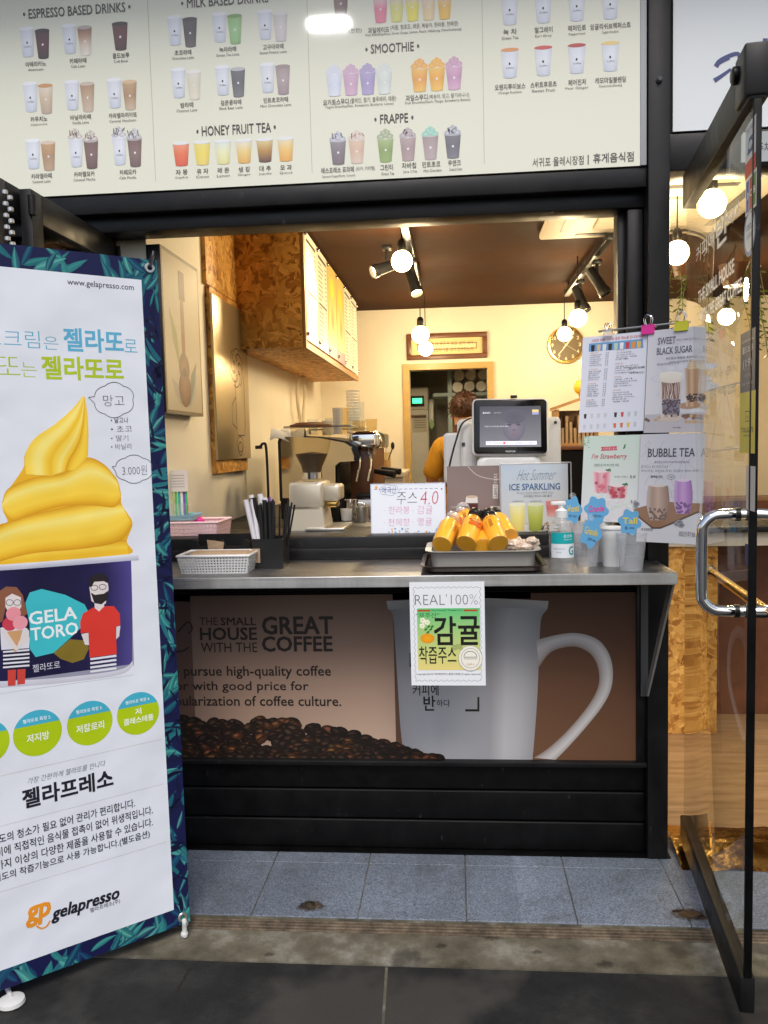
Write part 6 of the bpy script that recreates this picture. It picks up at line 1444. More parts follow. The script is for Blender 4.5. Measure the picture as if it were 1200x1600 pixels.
# white field, its own quad corners read from the photograph
wr = (PB(217, 437)[0] + PB(275, 1420)[0]) / 2; wt = PB(217, 437)[1]; wb = PB(275, 1420)[1]
c.grid(-BWD - wr, wb, wr, wt, rgb(228, 232, 240), 3, 16, 40)
# leaves of the border
rl = random.Random(5)
def leaf(u, v, L, wd, ang, col, col2, layer):
    pts_t = []; pts_b = []
    bend = rl.uniform(-.5, .5)
    for i in range(9):
        t = i / 8; h = wd * math.sin(math.pi * t ** .8) * .5; a = ang + bend * (t - .5)
        x = u + L * (t - .5) * math.cos(a); y = v + L * (t - .5) * math.sin(a)
        pts_t.append((x - h * math.sin(a), y + h * math.cos(a))); pts_b.append((x + h * math.sin(a), y - h * math.cos(a)))
    f_ = lambda q: (min(0, max(-BWD, q[0])), min(BHT, max(0, q[1])))
    mid = [((a[0] + b[0]) / 2, (a[1] + b[1]) / 2) for a, b in zip(pts_t, pts_b)]
    c.band([f_(q) for q in pts_t], [f_(q) for q in mid], [col2, col], layer); c.band([f_(q) for q in mid], [f_(q) for q in pts_b], [mixc(col, col2, .7), col2], layer)
TEAL = [rgb(52, 140, 136), rgb(76, 170, 156), rgb(34, 108, 124), rgb(98, 180, 166), rgb(36, 88, 124)]
TED = [rgb(22, 70, 96), rgb(26, 96, 104), rgb(18, 46, 84), rgb(44, 116, 122)]
bwid = -wr
for k in range(105):
    u = rl.uniform(wr - .005, 0); v = rl.uniform(0, BHT); clus = R(60 + 60 * math.sin(v * 9)) if rl.random() < .7 else rl.uniform(0, 3.14)
    leaf(u, v, rl.uniform(.05, .10), rl.uniform(.010, .022), clus + rl.uniform(-.4, .4), rl.choice(TEAL), rl.choice(TED), 1 + k * .01)
for k in range(85):
    u = rl.uniform(-BWD, 0); v = rl.uniform(0, wb) if rl.random() < .6 else rl.uniform(wt, BHT)
    leaf(u, v, rl.uniform(.05, .10), rl.uniform(.012, .024), rl.uniform(.2, 2.6), rl.choice(TEAL), rl.choice(TED), 1 + k * .01)
for k in range(90):
    u = rl.uniform(-BWD, -BWD - wr + .005); v = rl.uniform(0, BHT)
    leaf(u, v, rl.uniform(.05, .10), rl.uniform(.010, .022), rl.uniform(.3, 2.6), rl.choice(TEAL), rl.choice(TED), 1 + k * .01)
for k in range(70):
    u = rl.uniform(wr, 0); v = rl.uniform(0, BHT); leaf(u, v, rl.uniform(.04, .07), rl.uniform(.006, .012), rl.uniform(0, 3.1), rgb(16, 20, 50), rgb(20, 24, 60), 2.4)
LB, LG = rgb(96, 176, 208), rgb(178, 200, 40); GI = rgb(60, 60, 70); K2 = rgb(34, 32, 44)
c.T('www.gelapresso.com', 105, 434, 209, 446, GI, dy=12, bold=.008)
c.T('아이스크림', -96, 505, 62, 533, LB, dy=16, bold=-.012); c.T('은', 68, 525, 91, 545, LB, bold=-.012, dy=2); c.T('젤라또', 100, 511, 192, 546, LB, dy=8, bold=.04); c.T('로', 194, 530, 214, 550, LB, dy=1, bold=-.008)
c.T('또', -8, 556, 31, 584, LG, bold=-.014, dy=3); c.T('는', 33, 565, 57, 588, LG, bold=-.012, dy=2); c.T('젤라또로', 66, 556, 192, 591, LG, bold=.04, dy=5)
def cloud(x, y, rx, ry, tail):
    pts = []
    for t in range(0, 360, 6):
        a = R(t + 180 + 12); 
        if t > 340: continue
        q_ = 1 + .11 * abs(math.sin(a * 3)); pts.append((x + rx * q_ * math.cos(a), y - ry * q_ * math.sin(a)))
    pts = [tail] + pts + [tail]; c.Ln(pts, 1.0, rgb(90, 90, 96), 5)
cloud(178, 625, 29, 25, (138, 621)); c.T('망고', 161, 616, 194, 633, rgb(70, 70, 80), 6, bold=-.016, dy=3)
for i, (s_, y_) in enumerate((('• 달고나', 655), ('• 초코', 668), ('• 딸기', 683), ('• 바닐라', 696))): c.T(s_, 173, y_ - 4, 200 + i % 2 * 6, y_ + 5, INK if i == 0 else rgb(90, 90, 96), 6, bold=.0 if i == 0 else -.012, dy=2)
cloud(209, 733, 27, 20, (175, 729)); c.T('3.000원', 191, 725, 229, 740, rgb(70, 70, 80), 6, bold=-.016, dy=4)
# soft ice (drawn tiers with printed shading)
Y0, Y1, Y2, Y3, Y4 = rgb(220, 156, 28), rgb(247, 196, 50), rgb(254, 214, 72), rgb(255, 234, 128), rgb(255, 222, 92)
k4 = lambda *pts: spline(c.ps(*[(x * .3876, 280 + y * .3876) for x, y in pts]), 5)
base = k4((335, 873), (290, 930), (220, 990), (140, 1045), (100, 1110), (95, 1160), (60, 1215), (15, 1280), (10, 1330), (30, 1380), (0, 1390), (-60, 1420), (-60, 1560), (0, 1560), (250, 1540), (520, 1512), (510, 1460), (532, 1400), (528, 1370), (490, 1310), (486, 1260), (465, 1200), (400, 1145), (352, 1120), (356, 1030), (350, 930), (335, 873))
c.poly(base, rgb(238, 182, 44), 4)
def tier(top, bot, cols, L): 
    n = max(len(top), len(bot)); c.band(k4(*top), k4(*bot), cols, L)
tier([(-60, 1500), (60, 1480), (240, 1455), (400, 1450), (508, 1455)], [(-60, 1570), (60, 1560), (250, 1540), (420, 1524), (518, 1512)], [Y0, Y1, Y2, Y1, Y1], 4.2)
tier([(-60, 1425), (60, 1370), (220, 1330), (380, 1300), (487, 1306)], [(-60, 1560), (120, 1510), (330, 1490), (480, 1460), (532, 1395)], [Y0, Y2, Y3, Y4, Y2, Y2, Y1, Y0], 4.4)
tier([(8, 1306), (34, 1246), (140, 1202), (260, 1182), (345, 1122), (420, 1150), (470, 1210)], [(12, 1334), (50, 1378), (130, 1352), (250, 1318), (380, 1316), (460, 1322), (488, 1290)], [Y0, Y2, Y3, Y4, Y2, Y2, Y1, Y0], 4.6)
tier([(334, 873), (285, 932), (215, 992), (140, 1044), (102, 1110), (104, 1190)], [(338, 880), (318, 960), (276, 1030), (232, 1080), (205, 1130), (206, 1196)], [Y2, Y4, Y3, Y3, Y2, Y1], 4.8)
tier([(338, 878), (318, 960), (276, 1030), (232, 1080), (205, 1130), (206, 1196)], [(340, 880), (336, 960), (322, 1040), (300, 1090), (276, 1130), (262, 1176)], [Y1, Y2, Y4, Y3, Y2, Y1], 4.9)
tier([(339, 878), (336, 960), (322, 1040), (300, 1090), (276, 1130), (262, 1176)], [(342, 878), (353, 960), (355, 1040), (354, 1085), (350, 1122), (310, 1170)], [Y0, Y1, Y2, Y2, Y1], 5.0)
# printed cup
k5 = lambda *pts: c.ps(*[(x * .4627, 860 + y * .4625) for x, y in pts])
P5 = lambda pts, col, L: c.poly(k5(*pts), col, L)
def b5(top, bot, cols, L, n=5): c.band(spline(k5(*top), n), spline(k5(*bot), n), cols, L)
NVY = rgb(26, 22, 58)
b5([(-120, 62), (0, 58), (200, 46), (440, 30)], [(-120, 470), (0, 462), (220, 446), (452, 390)], [rgb(150, 150, 170), rgb(150, 150, 170)], 5.1)
b5([(-120, 62), (-118, 250), (-116, 460)], [(442, 30), (446, 200), (446, 384)], [rgb(60, 54, 120), rgb(34, 30, 74), NVY, NVY, rgb(30, 26, 66), rgb(40, 34, 80), rgb(80, 72, 140)], 5.2)
b5([(-120, 448), (0, 442), (200, 430), (400, 404), (448, 372)], [(-120, 472), (0, 464), (210, 448), (404, 420), (449, 386)], [rgb(214, 214, 224), rgb(196, 196, 208)], 5.25)
P5([(-120, 470), (0, 462), (210, 446), (404, 418), (450, 384), (450, 420), (-120, 500)], rgb(228, 232, 240), 5.24)
b5([(-120, 52), (0, 48), (220, 32), (466, 10)], [(-120, 72), (0, 68), (220, 52), (468, 32)], [rgb(236, 238, 244), rgb(206, 208, 220), rgb(180, 182, 200)], 5.3)
P5([(85, 178), (100, 142), (140, 130), (220, 150), (285, 182), (302, 214), (272, 262), (230, 302), (180, 346), (120, 360), (100, 332), (100, 250)], rgb(64, 190, 200), 5.4)
P5([(180, 346), (236, 300), (288, 304), (300, 330), (282, 368), (244, 380), (204, 366)], rgb(132, 112, 40), 5.35)
def T5(s_, x0, x1, ya_, yb2, h, col, L=6, **k): c.T(s_, x0 * .4627, 860 + (ya_ - h / 2) * .4625, x1 * .4627, 860 + (ya_ + h / 2) * .4625, col, L, dy=(yb2 - ya_) * .4625, **k)
T5('GELA', 98, 258, 228, 212, 42, rgb(236, 244, 244), bold=.03); T5('TORO', 104, 262, 282, 264, 42, rgb(236, 244, 244), bold=.03); T5('젤라또로', 110, 202, 398, 386, 26, rgb(220, 220, 232), bold=-.004)
SKN = rgb(226, 216, 214)
# man
P5([(302, 130), (300, 105), (318, 84), (345, 80), (362, 96), (366, 130), (356, 180), (330, 186), (308, 170)], SKN, 5.5); P5([(300, 122), (298, 100), (316, 82), (345, 76), (364, 92), (366, 112), (350, 104), (318, 106), (308, 124)], rgb(40, 34, 36), 5.6)
P5([(306, 142), (320, 150), (350, 146), (364, 136), (362, 166), (342, 182), (318, 178)], rgb(44, 38, 40), 5.6)
for x_ in (318, 346): c.line([(q[0], q[1]) for q in k5(*[(x_ + 12 * math.cos(R(t)), 126 + 9 * math.sin(R(t)) - (x_ - 318) * .1) for t in range(0, 361, 30)])], .0015, INK, 5.8)
P5([(318, 176), (350, 170), (352, 196), (334, 206), (320, 198)], SKN, 5.45)
P5([(270, 240), (280, 212), (316, 192), (334, 206), (352, 188), (384, 188), (404, 214), (406, 252), (390, 258), (394, 350), (302, 362), (298, 276), (272, 280)], rgb(220, 60, 50), 5.5)
P5([(274, 282), (298, 278), (300, 320), (286, 318)], SKN, 5.5); P5([(392, 258), (406, 254), (402, 290), (392, 300)], SKN, 5.5)
for k in range(4): P5([(304, 364 + k * 14), (392, 352 + k * 14), (393, 359 + k * 14), (305, 371 + k * 14)], rgb(226, 226, 234), 5.5)
# woman
P5([(-10, 200), (-6, 140), (20, 122), (56, 124), (76, 150), (86, 190), (92, 214), (74, 226), (60, 190), (20, 190), (8, 240), (-20, 250)], rgb(140, 90, 66), 5.5); P5([(18, 160), (40, 146), (70, 158), (72, 190), (54, 216), (30, 212), (18, 190)], SKN, 5.6)
for x_ in (32, 58): c.line(k5(*[(x_ + 12 * math.cos(R(t)), 176 + 10 * math.sin(R(t))) for t in range(0, 361, 30)]), .0014, rgb(70, 60, 80), 5.8)
P5([(0, 262), (30, 250), (90, 262), (100, 296), (98, 330), (4, 336)], rgb(222, 222, 230), 5.55)
P5([(10, 336), (98, 330), (100, 398), (14, 404)], rgb(30, 28, 50), 5.6)
for k in range(5): P5([(10, 340 + k * 13), (99, 333 + k * 13), (99, 339 + k * 13), (10, 346 + k * 13)], rgb(226, 226, 234), 5.65)
P5([(26, 404), (54, 402), (52, 456), (26, 458)], rgb(206, 70, 60), 5.6); P5([(58, 402), (86, 400), (84, 450), (58, 454)], rgb(206, 70, 60), 5.6)
P5([(24, 274), (76, 268), (58, 340), (48, 342)], rgb(210, 160, 110), 5.9)
for x_, y_, cc in ((45, 214, rgb(236, 150, 160)), (33, 248, rgb(206, 66, 84)), (68, 244, rgb(240, 160, 170))): 
    u_, v_ = k5((x_, y_))[0]; c.ell(u_, v_, .017, .017, cc, 6 + x_ * .002, 16)
P5([(4, 270), (14, 262), (52, 318), (66, 332), (54, 338), (30, 318)], SKN, 6.3); P5([(98, 272), (90, 262), (62, 310), (56, 330), (70, 326), (98, 300)], SKN, 6.3)
# feature discs
for x, y, rx, ry, t1_, t2_ in ((-24, 1161, 38, 37, '젤라또로 특징 1.', '저당'), (59, 1145, 38, 36, '젤라또로 특징 2.', '저지방'), (140.6, 1129.6, 35, 35, '젤라또로 특징 3.', '저칼로리'), (216, 1114.5, 32.5, 33.5, '젤라또로 특징 4.', '콜레스테롤')):
    u, v = c.p(x, y); a = c.p(x - rx, y); b = c.p(x + rx, y); d0 = c.p(x, y - ry); d1 = c.p(x, y + ry); ru = math.hypot(a[0] - b[0], a[1] - b[1]) / 2 * .99; rv = math.hypot(d0[0] - d1[0], d0[1] - d1[1]) / 2
    rv = ru = (ru + rv) / 2
    c.ell(u, v, ru, rv, rgb(178, 204, 20), 4, 40); arc = [(u + ru * math.cos(R(t)), v + rv * math.sin(R(t))) for t in range(22, 159, 4)]; c.poly(arc, rgb(70, 178, 204), 4.3)
    c.text_uv(t1_, u, v + rv * .60, ru * 1.15, rv * .17, rgb(240, 248, 248), 5, bold=.02)
    if '콜' in t2_: c.text_uv('저', u, v + rv * .10, ru * .28, rv * .30, rgb(244, 250, 230), 5, bold=.03); c.text_uv(t2_, u, v - rv * .30, ru * 1.4, rv * .30, rgb(244, 250, 230), 5, bold=.03)
    else: c.text_uv(t2_, u, v - rv * .18, ru * (.42 * len(t2_)) * .72, rv * .36, rgb(244, 250, 230), 5, bold=.03)
for (xa, ya_), (xb, yb2) in (((0, 755), (540, 645)), ((0, 925), (550, 795)), ((0, 1150), (560, 988))):
    a, b = k5((xa, ya_), (xb, yb2)); c.line([(-BWD + .03, (a[1] + b[1]) / 2), (wr - .01, (a[1] + b[1]) / 2)], .001, rgb(196, 192, 180), 4)
T5('가장 간편하게 젤라또를 만나다', 93, 355, 775, 722, 20, GI, bold=-.012, shear=.2)
T5('젤라프레소', 77, 380, 832, 776, 62, K2, bold=.045)
for s_, x0, x1, ya_, yb2 in (('별도의 청소가 필요 없어 관리가 편리합니다.', -30, 455, 972, 860), ('장비에 직접적인 음식물 접촉이 없어 위생적입니다.', -42, 515, 1020, 883), ('10가지 이상의 다양한 제품을 사용할 수 있습니다.', -40, 515, 1066, 922), ('별도의 착즙기능으로 사용 가능합니다.(별도옵션)', -20, 505, 1108, 960)):
    T5(s_, x0, x1, ya_, yb2, 30, K2, bold=.014)
T5('gp', 92, 168, 1237, 1222, 66, rgb(236, 150, 40), bold=.05, shear=.15); T5('gelapresso', 178, 402, 1225, 1168, 52, K2, bold=.045, shear=.22); T5('젤라프레소(주)', 303, 405, 1213, 1188, 18, K2)
c.line(spline(k5((122, 1268), (140, 1276), (158, 1268), (168, 1250)), 5), .004, rgb(236, 150, 40), 6)
c.build('sheet', 'print_banner', bs)
m = MB()
for u, v in ((-.022, .022), (-.022, BHT - .022), (-BWD + .022, .022), (-BWD + .022, BHT - .022)):
    p = c.w(u, v, 8); rm_ = M((bux, buy, bn)).transposed().to_4x4(); mt = M.Translation(p) @ rm_
    m.lathe([(.006, 0), (.0125, 0), (.0135, .002), (.012, .004), (.007, .004), (.006, .001)], mtx=mt, seg=18, cap=False)
m.build('eyelet', 'steel_plain', bs)
m = MB(); hub = c.w(-.31, .82, 0) - bn * .10
for u, v in ((-.022, BHT - .022), (-BWD + .022, BHT - .022)): p = c.w(u, v, 0); m.tube(spline([hub, hub.lerp(p, .5) - bn * .05, p + buy * .006, p + bn * .012], 6), .004, 8)
m.build('upper_rod', 'black_plastic', bs)
for u in (-.022, -BWD + .022):
    p = c.w(u, .022, 0); ft = V((p.x + bn.x * .012, p.y + bn.y * .012, -.058)); m = MB(); m.tube(spline([hub, hub.lerp(p, .55) - bn * .04, p - bn * .012, p + bn * .014 + buy * -.004, ft + V((.001, 0, .022)), ft + bn * .004], 6), [.006] * 25 + [.0085] * 6 if False else .0065, 10)
    m.sphere(ft + V((0, 0, .006)), .0105, 12, (1, 1, 1.0)); m.build('leg', 'rubber_white', bs)
p = atZ(18, 1562, -.055); m = MB(); m.lathe([(.001, .012), (.02, .012), (.030, .008), (.032, 0), (.001, 0)], c=(p.x, p.y, -.062), seg=20); m.tube([(p.x, p.y, -.052), V((p.x, p.y, -.050)) - bn * .22], .006, 8); m.build('rear_foot', 'rubber_white', bs)
m = MB(); m.sphere(hub, .028, 16, (1, 1, 1)); m.build('hub', 'black_plastic', bs)

# ================================================================== FOLDED WINDOW SASHES (upper left)
for k, (xx, y0_, y1_, ztop, lb) in enumerate(((-1.115, 2.16, 2.72, 1.965, 'black folding window sash standing open at the left, its edge towards the street'), (-1.155, 2.05, 2.70, 1.972, 'second black folding window sash further left behind the banner'))):
    fs_ = thing('folding_sash', lb, 'window sash', (xx, y1_, .98), 'black folding window sashes')
    fw = .06
    m = MB()
    for a, b in (((y0_, .98), (y0_ + fw, ztop)), ((y1_ - fw, .98), (y1_, ztop)), ((y0_ + fw, .98), (y1_ - fw, .98 + fw)), ((y0_ + fw, ztop - fw - .02), (y1_ - fw, ztop))): m.box((xx - .016, a[0], a[1]), (xx + .016, b[0], b[1]), .003)
    m.build('frame', 'black_metal', fs_)
    m = MB(); m.box((xx - .003, y0_ + fw, .98 + fw), (xx + .003, y1_ - fw, ztop - fw)); m.build('glass', 'door_glass', fs_, 0)
    for zz in (1.05, ztop - .05):
        m = MB(); m.lathe([(.010, 0), (.010, .05)], c=(xx + (.02 if k == 0 else -.02), y1_ + .006, zz - .02), seg=12); m.build('hinge', 'black_metal', fs_); m = MB(); m.lathe([(.010, 0), (.010, .05)], c=(xx + (.02 if k == 0 else -.02), y0_ - .004, zz - .02), seg=12); m.build('hinge', 'black_metal', fs_)
m = MB(); p = at(10, 340, 2.02)
for k in range(16): m.lathe([(.004, 0), (.007, .002), (.007, .010), (.004, .012)], c=(p.x + .012 * (k % 2), 2.02, p.z + .055 - k * .014), seg=10)
tag(m.build('chain', 'steel_plain'), 'short steel bead chain hanging by the folded sashes at far upper left', 'chain')
m = MB(); p = at(205, 378, 2.74); m.box((p.x - .035, 2.735, p.z - .07), (p.x + .005, 2.765, 1.995), .003); m.box((p.x - .06, 2.72, p.z + .01), (p.x - .025, 2.735, p.z + .045), .003); tag(m.build('pivot_bracket', 'black_metal'), 'black pivot bracket under the header at the left end of the opening', 'bracket')

# ================================================================== GLASS DOOR, STANDING OPEN
DH = V((.700, 2.595, 0)); DF = V((.617, 1.79, 0)); dd_ = (DF - DH).normalized(); dn = dd_.cross(V((0, 0, 1))); DLn = (DF - DH).length
door = thing('glass_door', 'open glass door with black rails, chrome pull handle and stickers', 'door', DH)
def D(t, z, o=0): return DH + dd_ * t + dn * o + V((0, 0, z))
def dbox(m, t0, t1, z0, z1, o0, o1, bev=.003):
    mt = M((dd_, -dn, V((0, 0, 1)))).transposed().to_4x4(); mt.translation = DH
    m.box((t0, -o1, z0), (t1, -o0, z1), bev, 2, mtx=mt); return m
dbox(MB(), .004, DLn, .090, 1.945, -.006, .006, .001).build('pane', 'door_glass', door)
dbox(MB(), 0, DLn, .008, .092, -.016, .016, .004).build('bottom_rail', 'black_metal', door)
dbox(MB(), 0, DLn, 1.945, 2.042, -.017, .017, .004).build('top_rail', 'black_metal', door)
m = dbox(MB(), DLn - .085, DLn + .004, 1.952, 2.056, -.026, .026, .006)
p = D(DLn - .062, 2.018, .026); mt = M.Translation(p) @ dn.to_track_quat('Z', 'Y').to_matrix().to_4x4(); m.lathe([(.017, -.002), (.018, .002), (.018, .009), (.013, .012), (.001, .012)], mtx=mt, seg=20)
m.build('corner_patch', 'black_metal', door)
m = dbox(MB(), DLn - .006, DLn + .004, .092, 1.945, -.008, .008, .001); m.build('edge_seal', 'black_slat', door)
# pull handles, back to back
tH = None
best = min(((abs((lambda q: q)(D(t, 1.0).y) - 1.88), t) for t in [i / 200 * DLn for i in range(201)])); tH = best[1]
for s_, nm in ((1, 'pull_handle'), (-1, 'pull_handle')):
    z0, z1, o = .885, 1.100, .085
    pts = [D(tH, z1, .0 * s_), D(tH, z1, s_ * .04), D(tH, z1 - .004, s_ * .062), D(tH, z1 - .020, s_ * .080), D(tH, z1 - .045, s_ * o), D(tH, z0 + .045, s_ * o), D(tH, z0 + .020, s_ * .080), D(tH, z0 + .004, s_ * .062), D(tH, z0, s_ * .04), D(tH, z0, 0)]
    h_ = MB().tube(spline(pts, 4), .0125, 14).build(nm, 'chrome', door)
    for zz in (z0, z1): MB().tube([D(tH, zz, s_ * .006), D(tH, zz, s_ * .016)], .0150, 14).build('gasket', 'black_plastic', h_)
a = D(.06, .875, -.055); b = D(DLn - .02, .885, -.055); bar = MB().tube([a, b], .012, 14).build('push_bar', 'brass', door)  # brass colour paints in the warm room light reflected by a steel bar
m = MB(); m.tube([D(.045, .875, -.055), D(.085, .875, -.055)], .0155, 14); m.build('bar_end', 'chrome', bar)
m = MB(); m.tube([D(.07, .875, -.055), D(.075, .875, -.055)], .0165, 14); m.tube([D(.10, .875, -.055), D(.10, .875, -.006)], .007, 10); m.tube([D(DLn - .06, .883, -.055), D(DLn - .06, .883, -.006)], .007, 10); m.build('bar_bracket', 'black_plastic', bar)
c = Canvas(D(0, 0, .0068), dd_, (0, 0, 1))
def stick(name, build_):
    global c
    c = Canvas(D(0, 0, .0068), dd_, (0, 0, 1)); build_(); return c.build(name, 'print', door)
def quadpx(x0, y0, x1, y1): 
    """sheet-aligned rectangle from its left and right photo edges"""
    xm_, ym_ = (x0 + x1) / 2, (y0 + y1) / 2; ul, ur = c.p(x0, ym_)[0], c.p(x1, ym_)[0]; return ul, c.p(xm_, y1)[1], ur, c.p(xm_, y0)[1]
WL = rgb(250, 250, 246)
def f1(): c.T('커피에', 1088, 384, 1115, 410, WL, 1, bold=.03, dy=-24); c.T('반', 1119, 338, 1137, 384, WL, 1, bold=.03, dy=-6); c.T('하다', 1138, 330, 1156, 352, WL, 1, bold=.03, dy=-14)
stick('lettering', f1)
def f1b(): c.T('THE SMALL HOUSE', 1091, 450, 1147, 470, WL, 1, bold=.035, dy=-40)
stick('lettering', f1b)
def f1c(): c.T('WITH THE GREAT COFFEE', 1093, 481, 1159, 500, WL, 1, bold=.035, dy=-40)
stick('lettering', f1c)
def f2():
    a = quadpx(1165, 190, 1181, 272); c.grid(*a, rgb(222, 224, 228), 0); w_, h_ = a[2] - a[0], a[3] - a[1]; c.grid(a[0], a[1], a[2], a[1] + h_ * .30, rgb(206, 44, 44), 1); c.poly([(a[0] + w_ * .2, a[1] + h_ * .42), (a[0] + w_ * .7, a[1] + h_ * .42), (a[0] + w_ * .85, a[1] + h_ * .72), (a[0] + w_ * .35, a[1] + h_ * .72)], rgb(30, 70, 130), 1); c.ell(a[0] + w_ * .5, a[1] + h_ * .57, w_ * .18, h_ * .08, rgb(200, 214, 224), 2)
    c.text_uv('카드결제', (a[0] + a[2]) / 2, a[3] - h_ * .12, w_ * .7, h_ * .06, rgb(90, 90, 100), 1)
stick('sticker', f2)
def f3():
    a = quadpx(1165, 272, 1182, 330); w_, h_ = a[2] - a[0], a[3] - a[1]; c.grid(*a, rgb(228, 230, 232), 0)
    for i, cc in enumerate((rgb(40, 90, 180), rgb(190, 40, 50), rgb(50, 140, 60))): c.grid(a[0] + w_ * (.06 + i * .31), a[1] + h_ * .08, a[0] + w_ * (.32 + i * .31), a[3] - h_ * .08, cc, 1)
    for i, ch in enumerate('JCB'): c.text_uv(ch, a[0] + w_ * (.19 + i * .31), (a[1] + a[3]) / 2, w_ * .17, h_ * .18, rgb(236, 238, 240), 2, bold=.03)
stick('sticker', f3)
def f4():
    a = quadpx(1160, 325, 1183, 400); u, v = (a[0] + a[2]) / 2, (a[1] + a[3]) / 2; r_ = (a[3] - a[1]) / 2; c.ell(u, v, r_, r_, rgb(70, 130, 190), 0, 36); c.ell(u, v, r_ * .8, r_ * .8, rgb(214, 228, 236), 1, 36); c.text_uv('모범업소', u, v + r_ * .25, r_ * 1.1, r_ * .25, rgb(50, 100, 160), 2, bold=.02); c.text_uv('안심식당', u, v - r_ * .15, r_ * .9, r_ * .2, rgb(50, 100, 160), 2)
stick('sticker', f4)
def f5():
    a = quadpx(1157, 517, 1180, 612); w_, h_ = a[2] - a[0], a[3] - a[1]; u = (a[0] + a[2]) / 2; GW = rgb(206, 206, 206); c.grid(*a, rgb(84, 90, 100), 0)
    c.text_uv('COFFEE 365 day', u, a[3] - h_ * .16, w_ * .8, h_ * .05, GW, 1); c.text_uv('콜드브루', u, a[3] - h_ * .30, w_ * .72, h_ * .11, GW, 1, bold=.03); c.text_uv('(19)', u, a[3] - h_ * .54, w_ * .62, h_ * .17, GW, 1, bold=.01); c.text_uv('시간 추출', u, a[3] - h_ * .72, w_ * .4, h_ * .05, GW, 1); c.text_uv('깊은 맛과 향', u, a[3] - h_ * .86, w_ * .7, h_ * .05, GW, 1)
stick('sticker', f5)
def f6():
    a = quadpx(1156, 612, 1180, 708); w_, h_ = a[2] - a[0], a[3] - a[1]; u = (a[0] + a[2]) / 2; c.grid(*a, rgb(226, 210, 60), 0); DG = rgb(60, 60, 50)
    v = a[3] - h_ * .40; c.line([(u - w_ * .13, v + h_ * .08), (u + w_ * .13, v + h_ * .08), (u + w_ * .10, v - h_ * .08), (u - w_ * .10, v - h_ * .08), (u - w_ * .13, v + h_ * .08)], .002, DG, 1); c.line([(u - w_ * .05, v), (u, v - h_ * .03), (u + w_ * .05, v)], .0015, DG, 1)
    c.text_uv('TOLLGATE', u, a[3] - h_ * .62, w_ * .78, h_ * .08, DG, 1, bold=.01); c.text_uv('coffee stand', u, a[3] - h_ * .71, w_ * .5, h_ * .03, DG, 1)
stick('sticker', f6)
def f7():
    P_ = lambda pts, w_=1.6: c.Ln(pts, w_, rgb(214, 210, 200), 1)
    P_([(1106, 532), (1130, 508), (1156, 498), (1156, 700), (1106, 706), (1106, 532)]); P_([(1106, 610), (1156, 598)]); P_([(1131, 604), (1131, 704)]); P_([(1110, 700), (1128, 616), (1128, 700)]); P_([(1134, 612), (1152, 696), (1134, 700)]); P_([(1112, 600), (1122, 540), (1128, 598)]); P_([(1136, 596), (1152, 520), (1152, 592)])
    c.T('신메뉴 출시', 1106, 578, 1152, 592, rgb(236, 226, 190), 2, bold=.0, dy=-6, shear=.3); c.T('블랙펄', 1108, 606, 1150, 622, rgb(236, 226, 190), 2, dy=-6, shear=.3)
stick('drawing', f7)
def f8():
    a = quadpx(1166, 728, 1180, 798); c.grid(*a, rgb(206, 204, 200), 0); a = quadpx(1164, 850, 1170, 884); c.grid(*a, rgb(40, 50, 110), 0)
stick('sticker', f8)

# ================================================================== FOUR POSTERS ON A ROD
PA = R(-32); pux = V((math.cos(PA), math.sin(PA), 0)); pn = pux.cross(V((0, 0, 1))); puy = V((0, 0, 1)) - pn * .12
po = at(903, 677, 2.625)
def poster(name, label, bl, tr, off, curl=0):
    global c
    a0 = Canvas(po + pn * off, pux, puy)
    o_ = a0.w(*a0.p(*bl), 0); c = Canvas(o_, pux, puy)
    w_, h_ = c.p(*tr)
    return w_, h_
GRP = 'laminated drink posters clipped to the rod'
def fin(lb):
    o = c.build('drink_poster', 'print_gloss'); tag(o, lb, 'poster', GRP)
def T2(s_, x0, y0, x1, y1, col, L=4, **k): c.T(s_, 840 + x0 * .3, 480 + y0 * .3, 840 + x1 * .3, 480 + y1 * .3, col, L, **{a: (b * .3 if a == 'dy' else b) for a, b in k.items()})
q2 = lambda *pts: [c.p(840 + x * .3, 480 + y * .3) for x, y in pts]
def P2(pts, col, L=1): c.poly(q2(*pts), col, L)
def B2(top, bot, cols, L, n=4): c.band(spline(q2(*top), n), spline(q2(*bot), n), cols, L)
rp_ = random.Random(9)
# 1 price list
w_, h_ = poster('', '', (904, 676), (1012, 517), 0, .0)
c.panel(0, 0, w_, h_, rgb(226, 228, 240), .001, 4, 6)
T2('시원한 여름! 커피와 음료 메뉴를 만나보세요', 282, 166, 550, 182, rgb(190, 50, 60), dy=-24)
a = q2((268, 190), (548, 165)); b = q2((266, 232), (552, 212)); c.poly([b[0], b[1], a[1], a[0]], rgb(110, 160, 206), 1)
for i, cc in enumerate((rgb(40, 30, 34), rgb(220, 190, 150), rgb(230, 230, 234), rgb(60, 40, 34), rgb(190, 210, 190), rgb(236, 236, 240), rgb(206, 60, 66), rgb(230, 150, 60), rgb(236, 190, 80))):
    u, v = q2((288 + i * 30, 218 - i * 2.6))[0]; c.poly([(u - .005, v - .008), (u + .005, v - .008), (u + .006, v + .012), (u - .006, v + .012)], cc, 2)
names = ['아메리카노', '카페라떼', '바닐라라떼', '카푸치노', '카페모카', '카라멜마끼아또', '녹차라떼', '초코라떼', '고구마라떼', '밤라떼', '검은콩라떼', '얼그레이', '페퍼민트', '요거트스무디', '과일스무디', '그린티', '자바칩', '민트초코', '쿠앤크', '자몽', '유자', '레몬', '생강', '대추']
